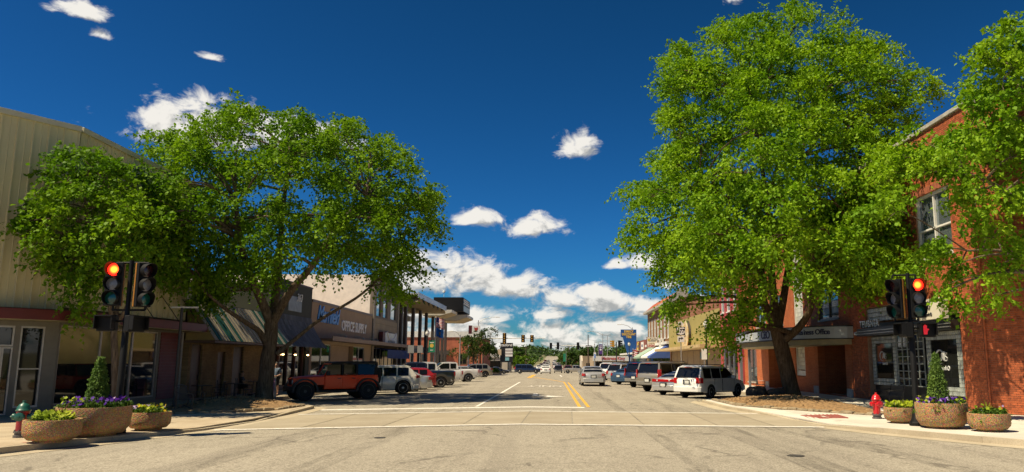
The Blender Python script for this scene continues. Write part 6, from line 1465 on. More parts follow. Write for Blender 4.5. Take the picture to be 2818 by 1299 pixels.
# ---- open orange off-roader
def off_roader():
    head = (-.86, -.51); ang = math.atan2(head[1], head[0]); c, s = math.cos(ang), math.sin(ang)
    xr, xf, r, tw = -1.47, 1.48, .44, .29; hwt = .93; lx, ly = xr, .80
    x0, y0 = -9.35 - (c * lx - s * ly), 41.2 - (s * lx + c * ly)
    t = thing('off_road_vehicle', 'orange-red four door off-roader with black soft top and spare wheel', 'off-roader', (x0, y0, zr(x0, y0)), ang)
    b = MB(); hb = .78
    b.extrude([(-1.95, -hb, .60), (-1.95, -hb, 1.17), (.52, -hb, 1.17), (.60, -hb, 1.14), (.60, -hb, .52), (-1.0, -hb, .52), (-1.05, -hb, .6)], (0, 2 * hb, 0)); b.build('body', P_ORANGE, t, bevel=.03)
    m = MB(); vs = []
    for x, w, z, zl_ in ((.60, .74, 1.15, .72), (.9, .73, 1.15, .72), (1.75, .62, 1.08, .74), (1.93, .60, 1.03, .74)):
        vs += [(x, -w, zl_), (x, -w, z - .06), (x, -w * .86, z), (x, 0, z + .025), (x, w * .86, z), (x, w, z - .06), (x, w, zl_)]
    m.add(vs, [(i * 7 + j, (i + 1) * 7 + j, (i + 1) * 7 + j + 1, i * 7 + j + 1) for i in range(3) for j in range(6)] + [(21, 22, 23, 24, 25, 26, 27)]); m.build('hood', P_ORANGE, t, smooth=40)
    m = MB(); m.box(1.90, 1.97, -.60, .60, .62, 1.04); g = m.build('grille', P_ORANGE, t, bevel=.02)
    for i in range(7): q = MB(); q.box(1.955, 1.975, -.27 + i * .085, -.225 + i * .085, .72, .98); q.build('slot', UNDER, g)
    for sg in (-1, 1):
        q = MB(); q.lathe([(.001, .03), (.09, .02), (.105, 0), (.105, -.02)], 16, (1.975, sg * .45, .86), axis='x'); q.build('headlight', HEADL, t)
        q = MB(); q.lathe([(.001, .02), (.05, .01), (.05, -.02)], 10, (1.975, sg * .44, .68), axis='x'); q.build('indicator', AMBER, t)
        for xa in (xr, xf):     # black flares
            q = MB(); N = 10
            pts = [(xa + math.cos(a) * .60, .47 + math.sin(a) * .58 * (.98 if 0 < a < math.pi else 1)) for a in np.linspace(-.12, math.pi + .12, N)]
            inn = [(xa + math.cos(a) * .50, .47 + math.sin(a) * .50) for a in np.linspace(-.12, math.pi + .12, N)]
            y_in, y_out = sg * .60, sg * .955
            V = [(x, y_in, z) for x, z in pts] + [(x, y_out, z - .02) for x, z in pts] + [(x, y_out, z) for x, z in inn] + [(x, y_in, z) for x, z in inn]
            F = [(k * N + i, k * N + i + 1, ((k + 1) % 4) * N + i + 1, ((k + 1) % 4) * N + i) for k in range(4) for i in range(N - 1)]
            q.add(V, F); o = q.build('wheel_flare', PLAST, t)
            bm = bmesh.new(); bm.from_mesh(o.data); bmesh.ops.recalc_face_normals(bm, faces=bm.faces); bm.to_mesh(o.data); bm.free()
        for da, db in ((-.88, -.24), (-.20, .55)):
            q = MB(); q.box(da, db, *sorted((sg * .78, sg * .805)), .60, 1.15); d_ = q.build('door', P_ORANGE, t, bevel=.012)
            q = MB(); q.box(da + .05, da + .2, *sorted((sg * .805, sg * .835)), 1.0, 1.04); q.build('handle', PLAST, d_)
            q = MB(); q.box(da + .06, db - .06, *sorted((sg * .735, sg * .745)), 1.20, 1.66); q.build('side_window', CGLASS, t)
        q = MB(); q.box(.40, .55, *sorted((sg * .80, sg * 1.0)), 1.16, 1.36); q.build('mirror', PLAST, t, bevel=.02)
        q = MB(); q.box(-1.985, -1.945, *sorted((sg * .62, sg * .77)), .84, 1.04); q.build('tail_light', TAIL, t)
        q = MB(); q.tube([(-.95, sg * .86, .42), (1.0, sg * .86, .42)], .05, 8); q.build('side_step', PLAST, t)
    # windscreen frame in body colour
    q = MB()
    for sg in (-1, 1): q.extrude([(.62, sg * .72, 1.14), (.30, sg * .68, 1.72), (.24, sg * .68, 1.72), (.54, sg * .72, 1.14)], (0, -sg * .07, 0))
    q.extrude([(.33, -.68, 1.66), (.30, -.68, 1.73), (.23, -.68, 1.73), (.26, -.68, 1.66)], (0, 1.36, 0)); q.build('windscreen_frame', P_ORANGE, t)
    q = MB(); q.extrude([(.57, -.66, 1.17), (.285, -.63, 1.67), (.275, -.63, 1.67), (.56, -.66, 1.17)], (0, 1.28, 0)); q.build('windscreen', M('clear_screen', (.10, .12, .12), .03, .05, 1, spec=1.0), t)
    SOFT = M('soft_top', (.014, .014, .014), .8, .3, 5, .4, 12)
    q = MB(); q.extrude([(.26, -.70, 1.69), (.30, -.70, 1.75), (-.2, -.72, 1.81), (-1.85, -.72, 1.82), (-1.98, -.70, 1.74), (-1.9, -.7, 1.69)], (0, 1.42, 0)); q.build('soft_top', SOFT, t, bevel=.03)
    for sg in (-1, 1):
        for xa, xb, dx in ((-.26, -.20, 0), (-.96, -.88, 0), (-1.95, -1.80, .05), (.22, .30, .25)):
            q = MB(); q.extrude([(xa + dx, sg * .76, 1.16), (xb + dx, sg * .76, 1.16), (xb, sg * .71, 1.71), (xa, sg * .71, 1.71)], (0, -sg * .05, 0)); q.build('pillar', SOFT, t)
        q = MB(); q.extrude([(-1.78, sg * .742, 1.18), (-.98, sg * .742, 1.18), (-.98, sg * .705, 1.68), (-1.85, sg * .705, 1.68)], (0, sg * .01, 0)); q.build('quarter_window', CGLASS, t)
        q = MB(); q.tube([(-1.70, sg * .6, 1.18), (-1.15, sg * .56, 1.62), (.2, sg * .56, 1.66)], .04, 8); q.build('roll_bar', PLAST, t)
        q = MB(); q.box(-.30, .10, *sorted((sg * .18, sg * .62)), .95, 1.10); q.box(-.42, -.28, *sorted((sg * .18, sg * .62)), 1.0, 1.62); q.build('seat', PLAST, t)['kind'] = 'thing'
    q = MB(); q.box(-1.9, -1.88, -.6, .6, 1.2, 1.66); q.build('rear_window', CGLASS, t)
    tm, qm = wheel_mesh(.44, .29, RIM_D, 5)
    sp_ = bpy.data.objects.new('spare_wheel', None); COL.objects.link(sp_); sp_.parent = t; sp_.location = (-2.11, -.05, 1.08); sp_.rotation_euler = (0, 0, math.pi / 2)
    link('tyre', tm, sp_); link('rim', qm, sp_)
    q = MB(); q.box(1.95, 2.12, -.82, .82, .48, .66); q.build('front_bumper', PLAST, t, bevel=.03)
    q = MB(); q.box(-2.12, -1.96, -.82, .82, .46, .64); q.build('rear_bumper', PLAST, t, bevel=.03)
    q = MB(); q.box(-1.6, 1.9, -.5, .5, .36, .62); q.build('underbody', UNDER, t)
    add_wheels(t, [(a, sg * .80) for a in (xr, xf) for sg in (1, -1)], .44, .29, RIM_D, 5)
    t.scale = (1.07, 1.07, 1.07); t.location.x -= .28; t.location.y -= .12
off_roader()
# ------------------------------------------------------------------ street furniture, plants, people
SIG_BLK = M('signal_black', (.005, .005, .005), .6, .1, 4, spec=.25); SIG_EDGE = M('signal_amber_edge', (.30, .13, .015), .5, .1, 4)
def lit(name, col, e):
    m = bpy.data.materials.new(name); m.use_nodes = True; t = NT(m.node_tree); b = t.n['Principled BSDF']
    P = t.node('ShaderNodeTexCoord').outputs['Object']; d = t.node('ShaderNodeVectorMath', operation='LENGTH'); t.l.new(P, d.inputs[0])
    c = t.mix(t.ramp(d.outputs['Value'], .02, .13), (1.0, .42, .03), col)
    t.l.new(c, b.inputs['Emission Color']); b.inputs['Emission Strength'].default_value = e; b.inputs['Base Color'].default_value = (*col, 1); return m
RED_ON = lit('lens_red_lit', (.95, .015, .006), 2.6)
LENS_G = M('lens_green', (.006, .075, .055), .15, .2, 14, spec=.8); LENS_Y = M('lens_grey', (.22, .21, .22), .2, .2, 14, spec=.8); LENS_R = M('lens_red_off', (.05, .012, .012), .2, .2, 14, spec=.8)
HAND_ON = M('hand_red', (.8, .015, .03), .4, 0, emit=.28)
def frame(normal):
    n = Vector(normal).normalized(); r = Vector((-n.y, n.x, 0)).normalized(); return r, n      # r is to the viewer's right
def signal_head(root, c, normal, lit_red=True):
    """three sections with tunnel visors; c is the centre in root space, normal where it faces"""
    r, n = frame(normal); c = Vector(c); m = MB(); w, h, d = .41, 1.14, .19
    m.obox(c - r * w / 2 - Z * h / 2 - n * d, r * w, n * d, Z * h)
    hd = m.build('signal_head', SIG_BLK, root, bevel=.015)
    m = MB()
    for s in (-1, 1): m.obox(c + r * (s * (w / 2 + .001) - .008) - Z * h / 2 - n * d * .75, r * .016, n * .05, Z * h)
    m.build('edge_strip', SIG_EDGE, hd)['kind'] = 'stuff'
    for i, z in enumerate((.375, 0, -.375)):
        q = MB(); k = 18; V = []
        ang = [math.radians(a) for a in np.linspace(-55, 235, k)]
        for (dep, rad) in ((.0, .184), (.27, .182), (.27, .172), (.0, .174)):
            V += [tuple(c + Z * z + r * rad * math.cos(a) + Z * rad * math.sin(a) + n * (dep if dep == 0 else dep * (.62 + .38 * max(0, math.sin(a)) ))) for a in ang]
        q.add(V, [(b * k + j, b * k + j + 1, ((b + 1) % 4) * k + j + 1, ((b + 1) % 4) * k + j) for b in range(4) for j in range(k - 1)])
        q.build('visor', SIG_BLK, hd, smooth=50)
        me = MB(); N_ = 20
        me.add([tuple(Vector((0, 0, 0)) + n * .035)] + [tuple(r * .165 * math.cos(a) + Z * .165 * math.sin(a) + n * .008) for a in np.linspace(0, 2 * math.pi, N_, endpoint=False)], [(0, 1 + j, 1 + (j + 1) % N_) for j in range(N_)])
        o = me.build('lens', (RED_ON if lit_red else LENS_R) if i == 0 else LENS_Y if i == 1 else LENS_G, hd, smooth=80); o.location = tuple(c + Z * z)
    return hd
def ped_head(root, c, normal, on=False):
    r, n = frame(normal); c = Vector(c); m = MB(); m.obox(c - r * .23 - Z * .21 - n * .2, r * .46, n * .2, Z * .42); hd = m.build('pedestrian_head', SIG_BLK, root, bevel=.02)
    m = MB(); m.obox(c - r * .22 + Z * .17 + n * .001, r * .44, n * .16, Z * .03)
    for s in (-1, 1): m.obox(c + r * (s * .215 - .012) - Z * .15 + n * .001, r * .024, n * .15, Z * .33)
    m.build('hood', SIG_BLK, hd)
    if on:
        q = MB(); f = lambda x, z: tuple(c + r * x + Z * z + n * .012)
        q.add([f(-.12, -.13), f(-.02, -.13), f(.0, -.02), f(.04, .0), f(.03, .03), f(-.02, .04), f(-.02, .13), f(-.05, .13), f(-.055, .15), f(-.085, .15), f(-.09, .13), f(-.12, .12), f(-.125, -.02)], [tuple(range(13))])
        q.build('hand_symbol', HAND_ON, hd)
def signal_post(label, loc, top, heads, peds, zb):
    t = thing('traffic_signal', label, 'traffic signal', loc, group='corner signals on black posts')
    m = MB(); m.lathe([(.19, .0), (.19, .12), (.14, .22), (.095, .5), (.085, .55), (.08, 2.9), (.06, 2.95), (.055, top)], 14); m.build('post', SIG_BLK, t, smooth=40)
    m = MB(); m.lathe([(.22, .0), (.22, .08), (.2, .12)], 14); m.build('base', SIG_BLK, t)
    for hx, z in ((heads, top - .06), (heads, zb)):
        m = MB(); m.tube([(heads[0][0][0], heads[0][0][1] + .1, z), (0, 0, z), (heads[1][0][0], heads[1][0][1] + .1, z)], .028, 8); m.build('bracket', SIG_BLK, t)
        for hh in heads:
            m = MB(); m.tube([(hh[0][0], hh[0][1] + .1, z), (hh[0][0], hh[0][1] + .1, z + (-.1 if z > 4 else .12))], .03, 6); m.build('hanger', SIG_BLK, t)
    for c, n, l in heads: signal_head(t, c, n, l)
    for c, n, on in peds:
        ped_head(t, c, n, on); m = MB(); m.tube([(0, 0, c[2] + .05), (c[0], c[1] + .1, c[2] + .05)], .03, 6); m.build('bracket', SIG_BLK, t)
signal_post('black corner signal showing red behind the left planters', (-11.05, 20.6, 0), 4.42,
            [((-.40, -.06, 3.80), (.12, -1, 0), True), ((.42, -.05, 3.77), (.86, -.5, 0), False)], [((-.46, -.12, 2.78), (0, -1, 0), False), ((.34, -.12, 2.76), (.9, -.45, 0), False)], 3.12)
signal_post('black corner signal showing red behind the right planters', (10.38, 22.2, 0), 4.36,
            [((.20, -.16, 3.62), (-.14, -1, 0), True), ((-.42, -.03, 3.60), (-.92, -.40, 0), False)], [((.42, -.14, 2.70), (-.1, -1, 0), True), ((-.30, -.1, 2.70), (-1, -.15, 0), False)], 2.96)

# planters
AGG = bpy.data.materials.new('exposed_aggregate'); AGG.use_nodes = True
t_ = NT(AGG.node_tree); b_ = t_.n['Principled BSDF']; P_ = t_.node('ShaderNodeTexCoord').outputs['Object']
vo = t_.node('ShaderNodeTexVoronoi'); vo.inputs['Scale'].default_value = 38; t_.l.new(P_, vo.inputs['Vector'])
c_ = t_.mix(t_.ramp(vo.outputs['Distance'], .05, .5), (.68, .42, .175), (.24, .125, .045)); c_ = t_.mix(.38, c_, t_.mix(1.0, vo.outputs['Color'], (.85, .55, .27), 'MULTIPLY'))
c_ = t_.mix(t_.ramp(t_.noise(P_, 2.2, 4, .6), .4, .7, 0, .4), c_, (.26, .14, .06))
t_.l.new(c_, b_.inputs['Base Color']); b_.inputs['Roughness'].default_value = .8
bn_ = t_.node('ShaderNodeBump'); bn_.inputs['Strength'].default_value = .8; bn_.inputs['Distance'].default_value = .02; bn_.invert = True; t_.l.new(vo.outputs['Distance'], bn_.inputs['Height']); t_.l.new(bn_.outputs[0], b_.inputs['Normal'])
SOIL = M('potting_soil', (.03, .018, .01), .95, .3, 12, .6, 30)
def planter(label, x, y, R_, H_):
    t = thing('planter', label, 'planter', (x, y, .004), group='round pebble planters at the corners')
    m = MB(); m.lathe([(R_ * .66, .05), (R_ * .80, .06), (R_ * .91, .12 * H_ / .6 + .03), (R_ * .97, H_ * .34), (R_ * .99, H_ * .58), (R_, H_ * .93), (R_ * .985, H_), (R_ * .90, H_), (R_ * .88, H_ - .09), (.001, H_ - .09)], 40); m.build('bowl', AGG, t, smooth=50)
    m = MB(); m.lathe([(R_ * .62, -.002), (R_ * .60, .052)], 24); m.build('foot', AGG, t)
    m = MB(); m.lathe([(R_ * .875, H_ - .075), (R_ * .5, H_ - .03), (.001, H_ - .01)], 24); m.build('soil', SOIL, t)
planter('small low pebble planter beside the green-capped hydrant', -11.35, 18.5, .58, .50)
planter('largest pebble planter on the left corner holding a cone evergreen', -11.3, 20.0, .82, .70)
planter('small pebble planter behind the big one on the left, nearest the crossing', -10.75, 21.6, .53, .47)
planter('small pebble planter next to the all-red hydrant', 10.35, 23.2, .47, .46)
planter('big pebble planter on the right corner holding a cone evergreen', 10.72, 21.45, .68, .68)
planter('small low pebble planter in front of the brick corner at the right edge', 11.45, 20.4, .52, .46)
LEAF_E = leaf_mat('evergreen_needles', (.20, .29, .055), (.10, .18, .035), .15); LEAF_FL = leaf_mat('bedding_leaves', (.12, .20, .02), (.06, .12, .015), .25); LEAF_YG = leaf_mat('lime_leaves', (.48, .50, .03), (.30, .38, .02), .25)
PETAL_V = leaf_mat('petal_violet', (.17, .03, .42), (.07, .012, .24), .25); PETAL_W = leaf_mat('petal_pale', (.62, .50, .70), (.40, .25, .55), .2); PETAL_Y = leaf_mat('petal_yellow', (.70, .50, .02), (.60, .36, .01), .2); LEAF_R = leaf_mat('bronze_blades', (.12, .035, .03), (.06, .018, .015), .2)
def evergreen(label, x, y, z0, h, R_, seed):
    t = thing('cone_evergreen', label, 'shrub', (x, y, z0), group='cone evergreens in the big planters'); rnd = random.Random(seed)
    m = MB(); m.tube([(0, 0, -.05), (0, 0, h * .8)], [.03, .008], 6); m.build('trunk', BARK, t)
    cl = []
    for i in range(1500):
        f = rnd.random() ** 1.25; a = rnd.uniform(0, 6.283)
        pr = R_ * (1 - f) ** .72 * min(1, .55 + f * 4) * (1 + .12 * math.sin(a * 5 + f * 14)) * (.72 + .28 * rnd.random() ** .4)
        cl.append((x + pr * math.cos(a), y + pr * math.sin(a), z0 + .02 + f * h * .97))
    foliage('crown', cl, t, LEAF_E, seed, 2, 5, .035, .07, (x, y, z0 + h * .1))
evergreen('cone evergreen rising from the big planter on the left corner', -11.35, 20.15, .60, 1.30, .27, 1)
evergreen('cone evergreen rising from the big planter on the right corner', 10.74, 21.6, .60, 1.42, .27, 2)
def bedding(label, x, y, z, R_, seed, n_leaf, blooms, trail=0.0, hole=.0):
    t = thing('bedding_flowers', label, 'flowers', (x, y, z)); rnd = random.Random(seed); cl = []
    def spot(k=1.0, f0=0.0):
        a = rnd.uniform(0, 6.283); f = math.sqrt(rnd.uniform(f0, 1)); return x + R_ * k * f * math.cos(a), y + R_ * k * f * math.sin(a), f
    for _ in range(n_leaf):
        px, py, f = spot(1.0, hole); cl.append((px, py, z + rnd.uniform(0, .13) - (trail * rnd.random() if f > .93 else 0)))
    o = foliage('leaves', cl, t, LEAF_FL, seed, 2, 4, .065, .10, (x, y, z - .3)); o['kind'] = 'stuff'
    for nm, mat, n, size, arc in blooms:
        cl = []
        for _ in range(n):
            px, py, f = spot(1.02, hole)
            if arc and not arc(px - x, py - y): continue
            cl.append((px, py, z + rnd.uniform(.08, .26)))
        if not cl: continue
        r = np.random.default_rng(seed + len(nm)); C = np.array(cl); N = len(C); V = np.empty((N, 5, 4, 3))
        nr = r.normal(0, .5, (N, 3)); nr[:, 2] += .7; nr[:, 1] -= .5; nr /= np.linalg.norm(nr, axis=1, keepdims=True)
        u = np.cross(nr, np.array([.3, .2, .9])); u /= np.linalg.norm(u, axis=1, keepdims=True); v = np.cross(nr, u)
        for k in range(5):
            a = 2 * math.pi * k / 5; d = u * math.cos(a) + v * math.sin(a); e = -u * math.sin(a) + v * math.cos(a); s = size
            V[:, k, 0] = C; V[:, k, 1] = C + d * s * .6 + e * s * .42; V[:, k, 2] = C + d * s + nr * s * .1; V[:, k, 3] = C + d * s * .6 - e * s * .42
        V = V.reshape(-1, 3) - np.array(t.location); me = np_mesh(nm, V, np.arange(len(V)).reshape(-1, 4)); me.materials.append(mat); o = link(nm, me, t); o['kind'] = 'stuff'
    return t
front = lambda a, b: b < -.1
bedding('violet pansies and lime leaves round the left cone evergreen', -11.3, 20.0, .68, .70, 11, 300, [('violet_blooms', PETAL_V, 120, .052, None), ('pale_blooms', PETAL_W, 22, .045, None), ('lime_tufts', LEAF_YG, 60, .05, lambda a, b: b < -.3 and a < .1)], 0, .12)
bedding('lime leaves and a few violet blooms in the low planter by the green-capped hydrant', -11.35, 18.5, .42, .43, 12, 70, [('violet_blooms', PETAL_V, 16, .04, lambda a, b: a < 0), ('lime_tufts', LEAF_YG, 150, .055, None)])
bedding('green and yellow leafy mix in the small planter nearest the crossing', -10.75, 21.6, .41, .40, 13, 110, [('yellow_blooms', PETAL_Y, 16, .04, None), ('pale_blooms', PETAL_W, 12, .04, None), ('lime_tufts', LEAF_YG, 26, .05, None)])
bedding('lime and yellow tufts in the planter next to the red hydrant', 10.35, 23.2, .38, .39, 14, 60, [('lime_tufts', LEAF_YG, 120, .055, None), ('violet_blooms', PETAL_V, 8, .04, None)])
bedding('violet and pale pansies spilling over the big right planter', 10.72, 21.45, .58, .62, 15, 300, [('violet_blooms', PETAL_V, 70, .045, None), ('pale_blooms', PETAL_W, 50, .04, None), ('lime_tufts', LEAF_YG, 70, .05, lambda a, b: abs(a) > .32)], .28, .12)
bedding('green trailing mix in the low planter at the brick corner', 11.45, 20.4, .41, .42, 16, 200, [('pale_blooms', PETAL_W, 10, .03, None), ('lime_tufts', LEAF_YG, 14, .05, None)], .26)
def blades(label, x, y, z, n, h, mat, seed, spread=.5):
    t = thing('spiky_plant', label, 'plant', (x, y, z)); rnd = random.Random(seed); m = MB()
    for _ in range(n):
        a = rnd.uniform(0, 6.28); L = h * rnd.uniform(.55, 1.1); o_ = rnd.uniform(.15, 1) * spread; w = .012
        d = Vector((math.cos(a), math.sin(a), 0)); e = Vector((-d.y, d.x, 0)) * w; P = [Vector((0, 0, 0)) + d * (L * o_ * f ** 1.5) + Z * L * (f - .25 * o_ * f * f) for f in (0, .35, .7, 1)]
        for i in range(3): m.add([P[i] - e * (1 - i / 3.4), P[i] + e * (1 - i / 3.4), P[i + 1] + e * (1 - (i + 1) / 3.1), P[i + 1] - e * (1 - (i + 1) / 3.1)], [(0, 1, 2, 3)])
    m.build('blades', mat, t)['kind'] = 'stuff'
blades('dark bronze spiky grass in the low planter by the green-capped hydrant', -11.2, 18.55, .42, 46, .50, LEAF_R, 3, .7)
blades('yellow striped spiky leaves in the planter at the brick corner', 11.43, 20.4, .42, 26, .42, LEAF_YG, 4, .9)
blades('yellow-green spiky leaves in the small planter nearest the crossing', -10.8, 21.55, .40, 24, .34, LEAF_YG, 5, .9)
blades('dark bronze spiky grass in the planter next to the red hydrant', 10.42, 23.3, .40, 30, .36, LEAF_R, 6, .7)

# hydrants
HRED = M('hydrant_red', (.50, .012, .016), .28, .1, 6, coat=.5); HGRN = M('hydrant_green', (.012, .10, .07), .4, .12, 6, coat=.3); HDRK = M('hydrant_base', (.10, .09, .085), .7, .2, 8)
HRED_D = M('hydrant_maroon', (.26, .010, .014), .4, .12, 6, coat=.3)
def hydrant(label, x, y, s, body, cap):
    t = thing('fire_hydrant', label, 'fire hydrant', (x, y, 0.003), R(12), 'fire hydrants on the corners'); q = lambda pr: [(a * s, b * s) for a, b in pr]
    m = MB(); m.lathe(q([(.15, 0), (.15, .05), (.125, .055), (.125, .1), (.15, .105), (.15, .14), (.125, .145)]), 18); m.build('base_flange', HDRK, t)
    m = MB(); m.lathe(q([(.118, .145), (.112, .52), (.135, .54), (.135, .58), (.122, .585)]), 20); m.build('barrel', body, t, smooth=40)
    m = MB(); m.lathe(q([(.15, .585), (.155, .61), (.14, .625), (.125, .68), (.09, .735), (.04, .765), (.035, .77), (.035, .82), (.001, .82)]), 20); m.build('bonnet', cap, t, smooth=40)
    for a, rr, L in ((0, .062, .2), (180, .062, .2), (-90, .082, .22)):
        m = MB(); m.lathe(q([(rr, 0), (rr, L - .05), (rr * 1.18, L - .045), (rr * 1.18, L), (rr * .6, L + .012), (rr * .35, L + .015), (rr * .33, L + .05), (.001, L + .05)]), 14, axis='x'); c, sn = math.cos(R(a)), math.sin(R(a))
        m.v = [(u * c - v * sn, u * sn + v * c, w + .46 * s) for u, v, w in m.v]; m.build('outlet_cap', cap, t, smooth=40)
    for k in range(8):
        a = k * math.pi / 4; m = MB(); m.lathe([(.014 * s, 0), (.014 * s, .03 * s), (.001, .032 * s)], 6, (.134 * s * math.cos(a), .134 * s * math.sin(a), .14 * s)); m.build('bolt', HDRK, t)
hydrant('dark red fire hydrant with green bonnet and green caps', -12.75, 19.6, 1.06, HRED_D, HGRN)
hydrant('bright all-red fire hydrant on the pale pavement', 10.35, 24.9, 1.0, HRED, HRED)

# benches
def bench(label, x, y, rz):
    t = thing('metal_bench', label, 'bench', (x, y, 0), rz, 'black metal benches')
    for i in range(8):
        m = MB(); yy = -.24 + i * .063; m.box(-.75, .75, yy, yy + .045, .43 + .012 * math.sin(i), .445 + .012 * math.sin(i)); m.build('seat_slat', BLACK_M, t)
    for i in range(13):
        xx = -.72 + i * .12; m = MB(); m.tube([(xx, .27, .45), (xx, .33, .65), (xx, .37, .88)], .010, 5); m.build('back_bar', BLACK_M, t)
    m = MB(); m.tube([(-.75, .37, .86), (-.4, .385, .93), (0, .39, .95), (.4, .385, .93), (.75, .37, .86)], .018, 6); m.build('back_rail', BLACK_M, t)
    for s in (-1, 1):
        m = MB(); m.tube([(s * .76, -.30, 0), (s * .76, -.25, .25), (s * .76, -.27, .45), (s * .76, -.28, .60), (s * .76, -.22, .66), (s * .76, .1, .66), (s * .76, .3, .70)], .02, 6)
        m.build('arm', BLACK_M, t); m = MB(); m.tube([(s * .76, .38, 0), (s * .76, .28, .25), (s * .76, .27, .45), (s * .76, .37, .88)], .02, 6); m.build('leg', BLACK_M, t)
        m = MB(); m.tube([(s * .76, -.26, .12), (s * .76, 0, .25), (s * .76, .3, .12)], .014, 6); m.build('brace', BLACK_M, t)
        m = MB(); m.tube([(s * .76, -.28 + .06 * math.cos(a), .62 + .05 * math.sin(a)) for a in np.linspace(0, 5.5, 10)], .012, 5); m.build('scroll', BLACK_M, t)
bench('ornate black metal bench near the left planters facing the street', -13.3, 29.6, R(100))
bench('black metal bench under the bank window behind the red hydrant', 13.6, 31.4, R(-95))

# pavement tables and chairs in front of the pub
def cafe_table(label, x, y):
    t = thing('cafe_table', label, 'table', (x, y, 0), group='black pavement tables'); m = MB(); m.lathe([(.001, .74), (.45, .74), (.45, .71), (.001, .71)], 20); m.build('table_top', BLACK_M, t)
    m = MB(); m.tube([(0, 0, .02), (0, 0, .71)], .035, 8); m.build('column', BLACK_M, t)
    for k in range(4): a = k * math.pi / 2 + .4; m = MB(); m.tube([(0, 0, .12), (.3 * math.cos(a), .3 * math.sin(a), .02)], .02, 6); m.build('foot', BLACK_M, t)
def cafe_chair(label, x, y, rz):
    t = thing('cafe_chair', label, 'chair', (x, y, 0), rz, 'black pavement chairs'); m = MB(); m.box(-.22, .22, -.22, .22, .43, .46); m.build('seat', BLACK_M, t, bevel=.01)
    for s in (-1, 1):
        m = MB(); m.tube([(s * .2, .2, 0), (s * .2, .2, .45), (s * .2, .26, .92)], .014, 6); m.build('leg', BLACK_M, t); m = MB(); m.tube([(s * .2, -.2, 0), (s * .2, -.2, .44)], .014, 6); m.build('leg', BLACK_M, t)
        m = MB(); m.tube([(s * .21, .23, .66), (s * .21, -.18, .66), (s * .21, -.2, .45)], .012, 6); m.build('arm', BLACK_M, t)
    for i in range(5): m = MB(); m.tube([(-.16 + i * .08, .205, .46), (-.16 + i * .08, .26, .9)], .008, 5); m.build('back_bar', BLACK_M, t)
    m = MB(); m.tube([(-.2, .26, .91), (.2, .26, .91)], .014, 6); m.build('back_rail', BLACK_M, t)
for x, y, l in ((-15.7, 39.6, 'round black table outside the middle pub door'), (-15.9, 43.0, 'round black table where the seated person is'), (-15.8, 36.2, 'round black table nearest the bench')): cafe_table(l, x, y)
for x, y, a, l in ((-14.9, 39.2, -70, 'black chair on the kerb side of the middle table'), (-16.4, 39.9, 110, 'black chair with its back to the pub wall'), (-15.1, 42.3, -60, 'empty black chair facing the seated person'), (-16.75, 43.1, 95, 'black chair the seated person uses'), (-15.0, 36.0, -80, 'black chair beside the table nearest the bench')): cafe_chair(l, x, y, R(a))

# people
SKIN = M('skin_tone', (.42, .24, .16), .6, .05, 5); HAIR = M('dark_hair', (.02, .014, .01), .7, .2, 12); SHIRT = M('shirt_blue_grey', (.105, .15, .225), .8, .12, 7); SHORTS = M('black_shorts', (.012, .012, .014), .8); SHOE = M('dark_shoe', (.02, .018, .016), .6); DKSH = M('dark_shirt', (.02, .022, .028), .8)
def skinned(name, mat, parent, verts, edges, radii, root=0, sub=2):
    me = bpy.data.meshes.new(name); me.from_pydata(verts, edges, []); ob = bpy.data.objects.new(name, me); COL.objects.link(ob)
    sk = ob.modifiers.new('skin', 'SKIN'); ob.modifiers.new('sub', 'SUBSURF').levels = sub
    for v, r in zip(me.skin_vertices[0].data, radii): v.radius = r if isinstance(r, tuple) else (r, r); v.use_root = False
    me.skin_vertices[0].data[root].use_root = True; sk.use_smooth_shade = True
    dg = bpy.context.evaluated_depsgraph_get(); ev = ob.evaluated_get(dg); nm = bpy.data.meshes.new_from_object(ev); nm.materials.clear(); nm.materials.append(mat); nm.name = name
    bpy.data.objects.remove(ob); nm.polygons.foreach_set('use_smooth', [True] * len(nm.polygons)); o = link(name, nm, parent); return o
